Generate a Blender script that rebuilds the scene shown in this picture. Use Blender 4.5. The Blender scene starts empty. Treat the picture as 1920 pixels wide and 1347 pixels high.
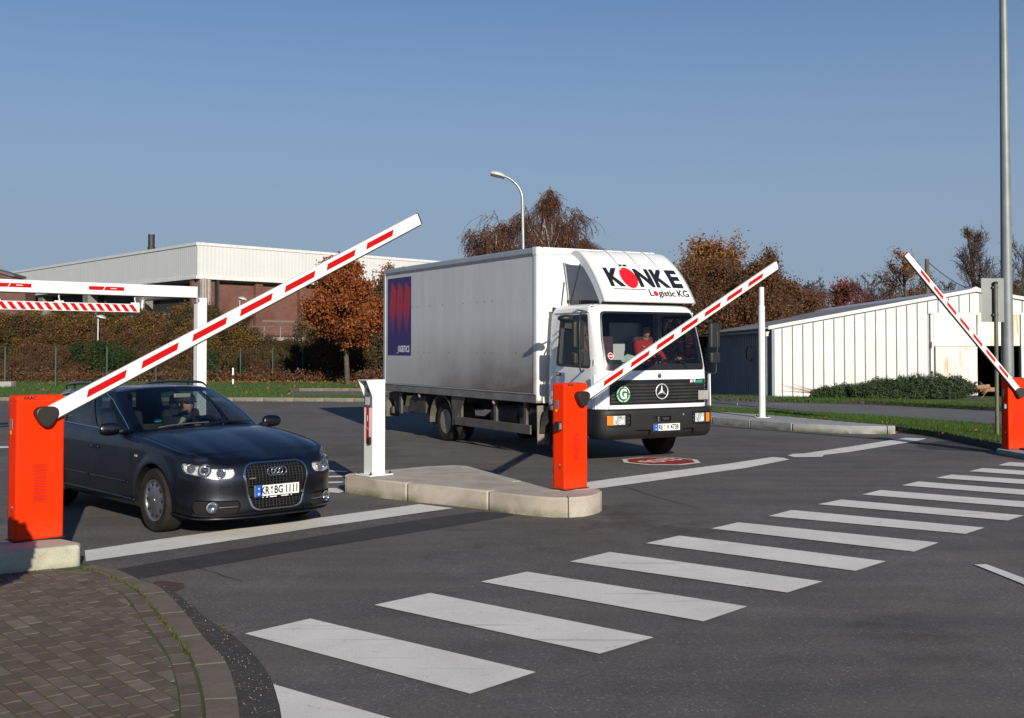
import bpy, bmesh, math, random
import numpy as np
from mathutils import Vector, Matrix
R=math.radians; PI=math.pi
rnd=random.Random(7)
scene=bpy.context.scene; COL=scene.collection
# ---------------------------------------------------------------- camera
F=2080.; H=1.85; PITCH=R(1.5); HY=650.; PY=HY-F*math.tan(PITCH)
cd=bpy.data.cameras.new('camera'); cam=bpy.data.objects.new('camera',cd); COL.objects.link(cam)
cam.location=(0,0,H); cam.rotation_euler=(R(90)+PITCH,0,0)
cd.sensor_width=36; cd.lens=F/1920*36; cd.shift_y=-(673.5-PY)/1920; cd.clip_start=.1; cd.clip_end=3000
scene.camera=cam
# ---------------------------------------------------------------- light
SUN_AZ,SUN_EL=18,19.5
w=bpy.data.worlds.new('World'); scene.world=w; w.use_nodes=True
nt=w.node_tree; nt.nodes.clear()
sk=nt.nodes.new('ShaderNodeTexSky'); sk.sky_type='NISHITA'; sk.sun_disc=False
sk.sun_elevation=R(SUN_EL); sk.sun_rotation=R(180-SUN_AZ); sk.altitude=0; sk.air_density=1.0; sk.dust_density=0.0; sk.ozone_density=7
bg=nt.nodes.new('ShaderNodeBackground'); bg.inputs[1].default_value=.085
ow=nt.nodes.new('ShaderNodeOutputWorld')
# a pale belt of horizon haze, the same all the way round, thins out with height
tc=nt.nodes.new('ShaderNodeTexCoord'); sz=nt.nodes.new('ShaderNodeSeparateXYZ'); nt.links.new(tc.outputs['Generated'],sz.inputs[0])
hr=nt.nodes.new('ShaderNodeValToRGB'); hr.color_ramp.interpolation='B_SPLINE'; el=hr.color_ramp.elements; el[0].position=0; el[0].color=(1,1,1,1); el[1].position=.62; el[1].color=(0,0,0,1)
for p_,c_ in ((.09,.97),(.20,.60),(.32,.17)):
    q_=el.new(p_); q_.color=(c_,c_,c_,1)
nt.links.new(sz.outputs[2],hr.inputs[0])
tm=nt.nodes.new('ShaderNodeMix'); tm.data_type='RGBA'; tm.blend_type='MULTIPLY'; tm.inputs[0].default_value=1; tm.inputs[7].default_value=(.92,.88,.86,1); nt.links.new(sk.outputs[0],tm.inputs[6])
hm_=nt.nodes.new('ShaderNodeMix'); hm_.data_type='RGBA'; nt.links.new(hr.outputs[0],hm_.inputs[0]); nt.links.new(tm.outputs[2],hm_.inputs[6]); hm_.inputs[7].default_value=(.285/.108,.375/.108,.495/.108,1)
nt.links.new(hm_.outputs[2],bg.inputs[0]); nt.links.new(bg.outputs[0],ow.inputs[0])
sd=bpy.data.lights.new('sun','SUN'); sd.energy=4.5; sd.angle=R(.5); sd.color=(1,.925,.80)
so=bpy.data.objects.new('sun',sd); COL.objects.link(so)
SV=Vector((math.sin(R(SUN_AZ))*math.cos(R(SUN_EL)),-math.cos(R(SUN_AZ))*math.cos(R(SUN_EL)),math.sin(R(SUN_EL))))
so.rotation_euler=SV.to_track_quat('Z','Y').to_euler(); so.location=SV*60
vs=scene.view_settings; vs.view_transform='Standard'; vs.look='None'; vs.gamma=1; vs.exposure=.28; vs.use_curve_mapping=False
# ---------------------------------------------------------------- placing helpers: a ray of the survey photograph meets the ground or a depth
def ray(u,v):
    xc=(u-960)/F; yc=-(v-PY)/F; c,s=math.cos(PITCH),math.sin(PITCH)
    return xc, c-yc*s, s+yc*c
def gp(u,v,z=0):
    x,y,q=ray(u,v); t=(z-H)/q
    return (x*t,y*t)
def at(u,v,Y):
    x,y,q=ray(u,v); t=Y/y
    return Vector((x*t,Y,H+q*t))
# ---------------------------------------------------------------- mesh helpers
class MB:
    def __init__(s): s.v=[]; s.f=[]; s.m=[]; s.mi=0
    def add(s,vs,fs):
        o=len(s.v); s.v+= [tuple(p) for p in vs]; s.f+=[tuple(o+i for i in f) for f in fs]; s.m+=[s.mi]*len(fs); return s
    def box(s,c,d,rz=0,M=None):
        x,y,z=d[0]/2,d[1]/2,d[2]/2
        P=[Vector((a,b,e)) for e in(-z,z) for a,b in((-x,-y),(x,-y),(x,y),(-x,y))]
        Rm=Matrix.Rotation(rz,3,'Z') if M is None else M
        return s.add([Rm@p+Vector(c) for p in P],[(3,2,1,0),(4,5,6,7),(0,1,5,4),(1,2,6,5),(2,3,7,6),(3,0,4,7)])
    def box2(s,a,b):
        return s.box([(a[i]+b[i])/2 for i in range(3)],[abs(b[i]-a[i]) for i in range(3)])
    def prism(s,poly,z0,z1):
        n=len(poly); A=[(p[0],p[1],z0) for p in poly]+[(p[0],p[1],z1) for p in poly]
        ar=sum(poly[i][0]*poly[(i+1)%n][1]-poly[(i+1)%n][0]*poly[i][1] for i in range(n))
        if ar<0:
            A=[(p[0],p[1],z0) for p in poly[::-1]]+[(p[0],p[1],z1) for p in poly[::-1]]
        fs=[tuple(range(n-1,-1,-1)),tuple(range(n,2*n))]+[(i,(i+1)%n,n+(i+1)%n,n+i) for i in range(n)]
        return s.add(A,fs)
    def prism_dir(s,poly,d):
        n=len(poly); d=Vector(d); A=[Vector(p) for p in poly]+[Vector(p)+d for p in poly]
        return s.add(A,[tuple(range(n-1,-1,-1)),tuple(range(n,2*n))]+[(i,(i+1)%n,n+(i+1)%n,n+i) for i in range(n)])
    def tube(s,pts,r,n=8,cap=True):
        pts=[Vector(p) for p in pts]; k=len(pts); rs=r if hasattr(r,'__len__') else [r]*k
        o=[];prev=None
        for i,p in enumerate(pts):
            t=(pts[min(i+1,k-1)]-pts[max(i-1,0)]).normalized()
            if prev is None:
                a=Vector((0,0,1)) if abs(t.z)<.9 else Vector((1,0,0)); x=t.cross(a).normalized()
            else: x=(prev-t*prev.dot(t)).normalized()
            y=t.cross(x); prev=x
            o+=[p+(x*math.cos(2*PI*j/n)+y*math.sin(2*PI*j/n))*rs[i] for j in range(n)]
        fs=[(i*n+j,i*n+(j+1)%n,(i+1)*n+(j+1)%n,(i+1)*n+j) for i in range(k-1) for j in range(n)]
        if cap: fs+=[tuple(range(n-1,-1,-1)),tuple(range((k-1)*n,k*n))]
        return s.add(o,fs)
    def lathe(s,prof,c,ax,n=32):
        # prof: (radius, height along ax)
        ax=Vector(ax).normalized(); a=Vector((0,0,1)) if abs(ax.z)<.9 else Vector((1,0,0)); x=ax.cross(a).normalized(); y=ax.cross(x); c=Vector(c)
        o=[c+ax*h+(x*math.cos(2*PI*j/n)+y*math.sin(2*PI*j/n))*r for r,h in prof for j in range(n)]
        k=len(prof)
        fs=[(i*n+j,i*n+(j+1)%n,(i+1)*n+(j+1)%n,(i+1)*n+j) for i in range(k-1) for j in range(n)]
        if prof[0][0]>1e-4: fs.append(tuple(range(n-1,-1,-1)))
        if prof[-1][0]>1e-4: fs.append(tuple(range((k-1)*n,k*n)))
        return s.add(o,fs)
    def grid(s,fn,nu,nv):
        o=[fn(i/nu,j/nv) for i in range(nu+1) for j in range(nv+1)]
        return s.add(o,[(i*(nv+1)+j,(i+1)*(nv+1)+j,(i+1)*(nv+1)+j+1,i*(nv+1)+j+1) for i in range(nu) for j in range(nv)])
    def mesh(s,name,smooth=False):
        me=bpy.data.meshes.new(name); me.from_pydata(s.v,[],s.f); me.update()
        if smooth: me.polygons.foreach_set('use_smooth',[True]*len(me.polygons))
        return me
def setp(o,label=None,cat=None,group=None,kind=None):
    if label:o['label']=label
    if cat:o['category']=cat
    if group:o['group']=group
    if kind:o['kind']=kind
    return o
def link(name,me,mat=None,parent=None,loc=None,rz=None,bevel=0,auto=0,seg=2):
    o=bpy.data.objects.new(name,me); COL.objects.link(o)
    if mat is not None:
        for m in (mat if isinstance(mat,(list,tuple)) else [mat]): me.materials.append(m)
    if parent is not None:o.parent=parent
    if loc is not None:o.location=loc
    if rz is not None:o.rotation_euler=(0,0,rz)
    if bevel:
        b=o.modifiers.new('bevel','BEVEL'); b.width=bevel; b.segments=seg; b.limit_method='ANGLE'; b.angle_limit=R(35)
        b.harden_normals=False
    return o
def obj(name,mb,mat,parent=None,smooth=False,bevel=0,**k):
    me=mb.mesh(name,smooth)
    if isinstance(mat,(list,tuple)) and len(mat)>1:
        o=link(name,me,mat,parent,bevel=bevel,**k); me.polygons.foreach_set('material_index',mb.m); me.update()
    else: o=link(name,me,mat,parent,bevel=bevel,**k)
    if smooth=='auto':
        sharp(me)
    return o
def sharp(me,ang=35):
    bm=bmesh.new(); bm.from_mesh(me)
    for f in bm.faces:f.smooth=True
    for e in bm.edges:
        if len(e.link_faces)==2 and e.calc_face_angle(0)>R(ang): e.smooth=False
    bm.to_mesh(me); bm.free()
def thing(name,label,cat,loc=(0,0,0),rz=0,group=None,kind=None):
    o=bpy.data.objects.new(name,None); COL.objects.link(o); o.location=loc; o.rotation_euler=(0,0,rz); o.empty_display_size=.2
    return setp(o,label,cat,group,kind)
def copy_tree(o,parent=None):
    c=o.copy(); COL.objects.link(c)
    if parent is not None:c.parent=parent
    for ch in [x for x in bpy.data.objects if x.parent==o]: copy_tree(ch,c)
    return c
def text(name,s,size,mat,parent,M,bold=0,xs=1,ext=.0008,align='CENTER',shear=0):
    cu=bpy.data.curves.new(name,'FONT'); cu.body=s; cu.size=size; cu.offset=bold; cu.extrude=ext; cu.align_x=align; cu.align_y='CENTER'; cu.shear=shear; cu.resolution_u=3
    t=bpy.data.objects.new('t',cu); COL.objects.link(t); dg=bpy.context.evaluated_depsgraph_get()
    me=bpy.data.meshes.new_from_object(t.evaluated_get(dg)); bpy.data.objects.remove(t); me.name=name
    me.transform(Matrix.Diagonal((xs,1,1,1))); me.transform(M); me.materials.clear()
    return link(name,me,mat,parent)
def frame(o,x,y):
    "matrix with local x->x, y->y, z->x cross y, at o"
    x=Vector(x).normalized(); y=Vector(y); y=(y-x*y.dot(x)).normalized(); z=x.cross(y); m=Matrix((x,y,z)).transposed().to_4x4(); m.translation=Vector(o); return m
# ---------------------------------------------------------------- materials
def nodes(name):
    m=bpy.data.materials.new(name); m.use_nodes=True; return m,m.node_tree,m.node_tree.nodes['Principled BSDF']
def N(nt,t,**k):
    n=nt.nodes.new(t)
    for a,b in k.items():
        if a.startswith('i_'): n.inputs[int(a[2:])].default_value=b
        else: setattr(n,a,b)
    return n
def noise(nt,vec,scale,detail=4,rough=.55,dist=0):
    n=N(nt,'ShaderNodeTexNoise'); n.inputs['Scale'].default_value=scale; n.inputs['Detail'].default_value=detail; n.inputs['Roughness'].default_value=rough; n.inputs['Distortion'].default_value=dist
    if vec is not None: nt.links.new(vec,n.inputs['Vector'])
    return n
def ramp(nt,fac,stops):
    r=N(nt,'ShaderNodeValToRGB'); e=r.color_ramp.elements
    while len(e)<len(stops): e.new(.5)
    for i,(p,c) in enumerate(stops):
        e[i].position=p; e[i].color=(c,c,c,1) if not hasattr(c,'__len__') else (*c,1)
    nt.links.new(fac,r.inputs[0]); return r
def mix(nt,fac,a,b,mode='MIX'):
    m=N(nt,'ShaderNodeMix',data_type='RGBA',blend_type=mode); ins=[x for x in m.inputs if x.enabled]
    F_=m.inputs['Factor'] if 'Factor' in m.inputs else m.inputs[0]
    if isinstance(fac,(int,float)): m.inputs[0].default_value=fac
    else: nt.links.new(fac,m.inputs[0])
    for k,x in ((6,a),(7,b)):
        if hasattr(x,'links') or hasattr(x,'is_linked'): nt.links.new(x,m.inputs[k])
        else: m.inputs[k].default_value=(*x,1)
    return m.outputs[2]
def coord(nt,kind='Object'): return N(nt,'ShaderNodeTexCoord').outputs[kind]
def bump(nt,b,h,strength,dist=.01):
    n=N(nt,'ShaderNodeBump'); n.inputs['Strength'].default_value=strength; n.inputs['Distance'].default_value=dist; nt.links.new(h,n.inputs['Height']); nt.links.new(n.outputs[0],b.inputs['Normal']); return n
def mat(name,c,rough=.5,metal=0,var=.12,scale=4,bmp=0,bscale=60,coat=0,spec=.5,c2=None,thr=(.35,.65),rand=0):
    m,nt,b=nodes(name); co=coord(nt)
    n=noise(nt,co,scale,5,.6)
    c2=c2 if c2 is not None else tuple(x*(1-2*var) for x in c)
    col=mix(nt,ramp(nt,n.outputs[0],[(thr[0],0),(thr[1],1)]).outputs[0],c2,c)
    if rand:
        oi=N(nt,'ShaderNodeObjectInfo'); rr=ramp(nt,oi.outputs['Random'],[(0,1-rand),(1,1+rand)])
        rr.color_ramp.elements[1].color=(1,1,1,1)
        col=mix(nt,1.0,col,rr.outputs[0],'MULTIPLY')
    nt.links.new(col,b.inputs['Base Color']); b.inputs['Roughness'].default_value=rough; b.inputs['Metallic'].default_value=metal
    b.inputs['Coat Weight'].default_value=coat; b.inputs['Coat Roughness'].default_value=.05; b.inputs['Specular IOR Level'].default_value=spec
    if bmp:
        n2=noise(nt,co,bscale,4,.6); bump(nt,b,n2.outputs[0],bmp,.01)
    return m
def asphalt(name,a,b_,stain=None,sc=1.0,patch=True):
    m,nt,b=nodes(name); co=coord(nt)
    fine=noise(nt,co,170*sc,2,.7); vor=N(nt,'ShaderNodeTexVoronoi'); vor.inputs['Scale'].default_value=95*sc; nt.links.new(co,vor.inputs['Vector'])
    sp=ramp(nt,fine.outputs[0],[(.38,0),(.72,1)])
    col=mix(nt,sp.outputs[0],a,b_)
    # pale aggregate chips
    chip=ramp(nt,vor.outputs['Color'],[(.80,0),(.93,1)])
    col=mix(nt,chip.outputs[0],col,tuple(min(1,x*1.55) for x in b_))
    big=noise(nt,co,.35,5,.6,.6); bb=ramp(nt,big.outputs[0],[(.3,.74),(.7,1.12)])
    col=mix(nt,1.0,col,bb.outputs[0],'MULTIPLY')
    med=noise(nt,co,2.6,5,.65,.3); mb=ramp(nt,med.outputs[0],[(.3,.84),(.7,1.1)]); col=mix(nt,1.0,col,mb.outputs[0],'MULTIPLY')
    if stain:
        st=noise(nt,co,.6,4,.6,1.0); sr=ramp(nt,st.outputs[0],[(.46,0),(.70,.75)])
        col=mix(nt,sr.outputs[0],col,stain)
    gr=noise(nt,co,38,3,.75); col=mix(nt,1.0,col,ramp(nt,gr.outputs[0],[(.32,.72),(.68,1.28)]).outputs[0],'MULTIPLY')
    # stretched tyre polish
    mp=N(nt,'ShaderNodeMapping'); mp.inputs['Rotation'].default_value=(0,0,R(47)); mp.inputs['Scale'].default_value=(.25,2.4,1); nt.links.new(co,mp.inputs[0])
    ty=noise(nt,mp.outputs[0],1.0,4,.55); tr=ramp(nt,ty.outputs[0],[(.35,.86),(.65,1.08)]); col=mix(nt,1.0,col,tr.outputs[0],'MULTIPLY')
    nt.links.new(col,b.inputs['Base Color']); b.inputs['Roughness'].default_value=.85; b.inputs['Specular IOR Level'].default_value=.35
    bump(nt,b,fine.outputs[0],.55,.004)
    return m
def glass(name,tint=(.5,.55,.55),gl=1.45,dark=0):
    m=bpy.data.materials.new(name); m.use_nodes=True; nt=m.node_tree; nt.nodes.clear()
    t=N(nt,'ShaderNodeBsdfTransparent'); t.inputs[0].default_value=(*tint,1); g=N(nt,'ShaderNodeBsdfGlossy'); g.inputs['Roughness'].default_value=.015
    lw=N(nt,'ShaderNodeLayerWeight'); lw.inputs[0].default_value=.5; pw=N(nt,'ShaderNodeMath',operation='POWER'); pw.inputs[1].default_value=4.5; nt.links.new(lw.outputs['Facing'],pw.inputs[0]); f=N(nt,'ShaderNodeMath',operation='MULTIPLY_ADD'); f.inputs[1].default_value=.93; f.inputs[2].default_value=.05; nt.links.new(pw.outputs[0],f.inputs[0]); mx=N(nt,'ShaderNodeMixShader'); o=N(nt,'ShaderNodeOutputMaterial')
    nt.links.new(f.outputs[0],mx.inputs[0]); nt.links.new(t.outputs[0],mx.inputs[1]); nt.links.new(g.outputs[0],mx.inputs[2]); nt.links.new(mx.outputs[0],o.inputs[0]); return m
def concrete(name,a,b_,moss=None,sc=1):
    m,nt,b=nodes(name); co=coord(nt)
    n=noise(nt,co,3*sc,6,.65,.4); n2=noise(nt,co,90,3,.6); n3=noise(nt,co,1.1*sc,4,.6,1)
    col=mix(nt,ramp(nt,n.outputs[0],[(.32,0),(.68,1)]).outputs[0],a,b_)
    col=mix(nt,1.0,col,ramp(nt,n2.outputs[0],[(.35,.86),(.7,1.06)]).outputs[0],'MULTIPLY')
    pit=N(nt,'ShaderNodeTexVoronoi'); pit.inputs['Scale'].default_value=24; nt.links.new(co,pit.inputs[0]); pr=ramp(nt,pit.outputs['Distance'],[(.06,.5),(.11,1)])
    col=mix(nt,1.0,col,pr.outputs[0],'MULTIPLY')
    if moss:
        sx=N(nt,'ShaderNodeSeparateXYZ'); nt.links.new(co,sx.inputs[0])
        mr=N(nt,'ShaderNodeMapRange'); mr.inputs[1].default_value=0;mr.inputs[2].default_value=.10; mr.inputs[3].default_value=1;mr.inputs[4].default_value=0; nt.links.new(sx.outputs[2],mr.inputs[0])
        mu=N(nt,'ShaderNodeMath',operation='MULTIPLY'); nt.links.new(mr.outputs[0],mu.inputs[0]); nt.links.new(ramp(nt,n3.outputs[0],[(.4,0),(.6,1)]).outputs[0],mu.inputs[1])
        col=mix(nt,mu.outputs[0],col,moss)
    nt.links.new(col,b.inputs['Base Color']); b.inputs['Roughness'].default_value=.9
    bump(nt,b,n2.outputs[0],.4,.004); return m
def leafmat(name,cols,trans=.25):
    m,nt,b=nodes(name); geo=N(nt,'ShaderNodeNewGeometry'); k=len(cols)
    r=ramp(nt,geo.outputs['Random Per Island'],[(i/(k-1),c) for i,c in enumerate(cols)])
    nt.links.new(r.outputs[0],b.inputs['Base Color']); b.inputs['Roughness'].default_value=.6; b.inputs['Specular IOR Level'].default_value=.25
    tr=N(nt,'ShaderNodeBsdfTranslucent'); nt.links.new(r.outputs[0],tr.inputs[0]); mx=N(nt,'ShaderNodeMixShader'); mx.inputs[0].default_value=trans
    o=nt.nodes['Material Output']; nt.links.new(b.outputs[0],mx.inputs[1]); nt.links.new(tr.outputs[0],mx.inputs[2]); nt.links.new(mx.outputs[0],o.inputs[0]); return m
A_=asphalt('asphalt',(.092,.083,.077),(.182,.166,.153),stain=(.140,.120,.104))
A_brown=asphalt('asphalt_brown',(.140,.123,.107),(.240,.212,.184))
A_dark=asphalt('asphalt_tar_band',(.035,.033,.034),(.062,.058,.057))
A_pale=asphalt('asphalt_pale',(.085,.078,.076),(.155,.143,.138))
A_road=asphalt('asphalt_back_road',(.115,.115,.12),(.17,.17,.175))
def dirty(name,c,rough,z0,z1,dirt,amt=.8,spec=.3,sc=9):
    m,nt,b=nodes(name); co=coord(nt); sx=N(nt,'ShaderNodeSeparateXYZ'); nt.links.new(co,sx.inputs[0]); mr=N(nt,'ShaderNodeMapRange'); mr.inputs[1].default_value=z0;mr.inputs[2].default_value=z1;mr.inputs[3].default_value=amt;mr.inputs[4].default_value=0; nt.links.new(sx.outputs[2],mr.inputs[0])
    n=noise(nt,co,sc,6,.7,.3); mu=N(nt,'ShaderNodeMath',operation='MULTIPLY'); nt.links.new(mr.outputs[0],mu.inputs[0]); nt.links.new(ramp(nt,n.outputs[0],[(.35,0),(.65,1)]).outputs[0],mu.inputs[1])
    n2=noise(nt,co,1.6,4,.6); base=mix(nt,ramp(nt,n2.outputs[0],[(.3,0),(.7,1)]).outputs[0],tuple(x*.9 for x in c),c); nt.links.new(mix(nt,mu.outputs[0],base,dirt),b.inputs['Base Color']); nt.links.new(ramp(nt,n.outputs[0],[(.3,rough*.85),(.7,min(1,rough*1.3))]).outputs[0],b.inputs['Roughness']); b.inputs['Specular IOR Level'].default_value=spec; return m
M_orange=dirty('orange_powder_coat',(.88,.032,.0012),.5,0,.22,(.30,.06,.02),.75,.10,14)
M_white=mat('white_powder_coat',(.76,.76,.74),.35,0,.03,3)
M_boomw=mat('white_boom_paint',(.82,.79,.74),.4,0,.02,3)
M_red=mat('red_reflective_sticker',(.52,.004,.005),.4,0,.05,6,spec=.25)
M_black=mat('black_plastic',(.018,.018,.018),.45,0,.1,6)
M_rubber=mat('black_rubber',(.022,.022,.022),.75,0,.15,9,bmp=.2,bscale=80)
M_steel=mat('galvanised_steel',(.42,.44,.45),.45,.7,.12,3,bmp=.05)
M_dsteel=mat('dark_steel',(.10,.10,.10),.5,.6,.2,5)
M_conc=concrete('island_concrete',(.36,.31,.25),(.50,.45,.375),(.10,.11,.04))
M_concg=concrete('grey_concrete',(.27,.27,.265),(.40,.40,.39),(.10,.11,.05))
M_concy=concrete('plinth_concrete',(.36,.345,.25),(.54,.52,.42),(.12,.14,.05))
M_kerb=concrete('kerb_concrete',(.16,.145,.12),(.25,.225,.185),(.06,.07,.03))
M_kerbd=concrete('dark_kerb_concrete',(.055,.05,.046),(.10,.09,.08),(.05,.055,.02))
M_kerbb=concrete('brownish_kerb_concrete',(.135,.115,.09),(.20,.17,.135),(.06,.07,.03))
def paintmat():
    m,nt,b=nodes('worn_road_paint'); co=coord(nt)
    n=noise(nt,co,1.3,5,.65,.5); n2=noise(nt,co,140,2,.7); n3=noise(nt,co,9,6,.75,.4)
    mp=N(nt,'ShaderNodeMapping'); mp.inputs['Rotation'].default_value=(0,0,R(-74)); mp.inputs['Scale'].default_value=(.35,9,1); nt.links.new(co,mp.inputs[0])
    st=noise(nt,mp.outputs[0],1.0,4,.65,.5)
    col=mix(nt,ramp(nt,n.outputs[0],[(.3,0),(.7,1)]).outputs[0],(.70,.665,.605),(.84,.80,.735))
    col=mix(nt,1.0,col,ramp(nt,n2.outputs[0],[(.3,.82),(.6,1.04)]).outputs[0],'MULTIPLY')
    col=mix(nt,ramp(nt,st.outputs[0],[(.60,0),(.72,.55)]).outputs[0],col,(.20,.195,.19))
    col=mix(nt,ramp(nt,n3.outputs[0],[(.61,0),(.74,.75)]).outputs[0],col,(.12,.115,.115))
    nt.links.new(col,b.inputs['Base Color']); b.inputs['Roughness'].default_value=.75; bump(nt,b,n2.outputs[0],.35,.003); return m
M_paint=paintmat()
def grassmat():
    m,nt,b=nodes('grass_turf'); co=coord(nt); n=noise(nt,co,.8,5,.6,.5); n2=noise(nt,co,30,4,.75)
    col=mix(nt,ramp(nt,n.outputs[0],[(.35,0),(.65,1)]).outputs[0],(.045,.085,.016),(.09,.12,.03))
    col=mix(nt,1.0,col,ramp(nt,n2.outputs[0],[(.3,.6),(.7,1.15)]).outputs[0],'MULTIPLY')
    nt.links.new(col,b.inputs['Base Color']); b.inputs['Roughness'].default_value=.95; bump(nt,b,n2.outputs[0],1,.05); return m
M_grass=grassmat()
M_blade=leafmat('grass_blades',[(.04,.10,.012),(.06,.13,.02),(.10,.15,.035),(.05,.09,.015)],.3)
M_litter=leafmat('fallen_leaves',[(.30,.10,.03),(.42,.16,.05),(.22,.08,.03),(.50,.25,.10)],.2)
# ================================================================ SETTING: ground
def P(L,z=0): return [gp(u,v,z) for u,v in L]
def ground():
    xs=[-900,-400,-200,-110]+[-70+2*i for i in range(71)]+[110,200,400,900]; ys=[-600,-200,-60]+[-20+2*i for i in range(66)]+[140,200,400,1500]
    def z(x,y):
        sx=max(0,min(1,(x-1)/3)); sy=max(0,min(1,(y-39)/8)); ex=max(0,min(1,(30-x)/3)); ey=max(0,min(1,(95-y)/8))
        return -.9*min(sx,sy,ex,ey)
    v=[(x,y,z(x,y)) for x in xs for y in ys]; n=len(ys)
    f=[(i*n+j,(i+1)*n+j,(i+1)*n+j+1,i*n+j+1) for i in range(len(xs)-1) for j in range(n-1)]
    m=MB().add(v,f); o=obj('ground',m,A_); setp(o,kind='structure')
ground()
def flat(name,poly,z,m,thick=0,kind='structure',parent=None,bevel=0):
    b=MB()
    if thick: b.prism(poly,z-thick,z)
    else: b.add([(p[0],p[1],z) for p in poly],[tuple(range(len(poly)))])
    me=b.mesh(name)
    bm=bmesh.new(); bm.from_mesh(me); bmesh.ops.recalc_face_normals(bm,faces=bm.faces)
    if not thick:
        for f in bm.faces:
            if f.normal.z<0:f.normal_flip()
    bmesh.ops.triangulate(bm,faces=[f for f in bm.faces if len(f.verts)>4]); bm.to_mesh(me); bm.free()
    o=link(name,me,m,parent,bevel=bevel)
    if parent is None: setp(o,kind=kind)
    return o
# asphalt patches
def softstain(m):
    nt=m.node_tree; o=nt.nodes['Material Output']; b=nt.nodes['Principled BSDF']; co=coord(nt,'Generated'); mp=N(nt,'ShaderNodeMapping'); mp.inputs['Location'].default_value=(-.5,-.5,0); nt.links.new(co,mp.inputs[0])
    ln=N(nt,'ShaderNodeVectorMath',operation='LENGTH'); nt.links.new(mp.outputs[0],ln.inputs[0]); n=noise(nt,co,5,4,.6); ad=N(nt,'ShaderNodeMath',operation='MULTIPLY_ADD'); ad.inputs[1].default_value=.35; nt.links.new(n.outputs[0],ad.inputs[0]); nt.links.new(ln.outputs['Value'],ad.inputs[2])
    r=ramp(nt,ad.outputs[0],[(.42,1.0),(.72,0)]); t=N(nt,'ShaderNodeBsdfTransparent'); mx=N(nt,'ShaderNodeMixShader'); nt.links.new(r.outputs[0],mx.inputs[0]); nt.links.new(t.outputs[0],mx.inputs[1]); nt.links.new(b.outputs[0],mx.inputs[2]); nt.links.new(mx.outputs[0],o.inputs[0]); return m
A_st=softstain(A_brown)
flat('asphalt_stain',P([(330,1075),(700,960),(1130,880),(1420,880),(1300,1010),(1000,1110),(600,1180),(380,1180)]),.0022,A_st)
flat('asphalt_stain',P([(300,860),(620,800),(1020,840),(1000,960),(620,1010),(260,1020)]),.0022,A_st)
A_st2=softstain(asphalt('asphalt_oil_dark',(.055,.046,.041),(.105,.09,.08)))
flat('asphalt_stain',P([(1120,925),(1360,935),(1390,990),(1150,1030),(930,1000)]),.0060,A_st2)
flat('asphalt_stain',P([(1030,1030),(1300,975),(1500,960),(1480,990),(1250,1015),(1040,1060)]),.0062,A_st2)
flat('asphalt_stain',P([(1600,838),(1760,828),(1990,850),(1990,885),(1600,878)]),.0030,A_st)
flat('asphalt_stain',P([(1420,1180),(1900,1110),(2000,1260),(1500,1347)]),.0022,A_st)
flat('tar_band',P([(181,1075),(370,1043),(560,1012.5),(680,992),(780,977),(903,960),(960,964),(965,967),(880,982),(760,1002),(560,1034),(400,1062),(239,1090)]),.004,A_dark)
flat('asphalt_patch',P([(161,1056),(600,991),(851,955),(903,960),(780,976),(560,1011),(181,1074)]),.003,A_pale)
flat('asphalt_patch',P([(1716,836),(1760,828),(1830,827),(1880,846),(1820,846),(1740,843)]),.004,A_dark)
flat('drain_patch',P([(265,1098),(300,1090),(345,1095),(346,1104),(315,1113),(280,1109)]),.005,mat('rusty_drain',(.10,.05,.035),.8,0,.3,9,bmp=.5))
flat('back_road',P([(531,742),(540,735),(720,735.2),(1335,752.5),(1640,762),(1880,771),(2500,800),(2500,870),(2200,832),(1870,797),(1640,780),(1335,763),(1000,752),(720,742)]),.006,A_road)
# verges
flat('grass_verge',P([(-500,744),(0,745),(300,745.6),(531,746),(545,728),(720,728.5),(1000,735),(1335,745),(1640,751.5),(1880,764),(2600,800)],.12)+[(40,38.2),(9,38.8),(6.5,39.5),(2,44),(-1,60),(-1,240),(-260,240)],.12,M_grass,.2)
flat('grass_verge',P([(531,746),(720,747),(1000,757),(1250,767),(1335,772),(1430,778),(1607,794),(1690,801),(1767,810),(1832,824),(1880,833),(2100,885),(2500,985),(2500,875),(2200,832),(1870,796),(1640,779),(1335,762),(1000,751),(720,741.5),(531,742)],.12),.12,M_grass,.2)
# kerbs
def poly_resample(pts,step):
    out=[pts[0]]; acc=0; L=[0]
    for a,b in zip(pts,pts[1:]): L.append(L[-1]+math.dist(a,b))
    n=max(1,round(L[-1]/step)); res=[]
    for k in range(n+1):
        d=L[-1]*k/n
        for i in range(len(pts)-1):
            if d<=L[i+1]+1e-9:
                t=(d-L[i])/max(1e-9,L[i+1]-L[i]); res.append((pts[i][0]+(pts[i+1][0]-pts[i][0])*t,pts[i][1]+(pts[i+1][1]-pts[i][1])*t)); break
    return res
def smooth_line(pts,n=8):
    out=[]
    for i in range(len(pts)-1):
        p0=pts[max(i-1,0)];p1=pts[i];p2=pts[i+1];p3=pts[min(i+2,len(pts)-1)]
        for k in range(n):
            t=k/n; out.append(tuple(.5*((2*p1[j])+(-p0[j]+p2[j])*t+(2*p0[j]-5*p1[j]+4*p2[j]-p3[j])*t*t+(-p0[j]+3*p1[j]-3*p2[j]+p3[j])*t**3) for j in range(len(p1))))
    out.append(pts[-1]); return out
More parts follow.
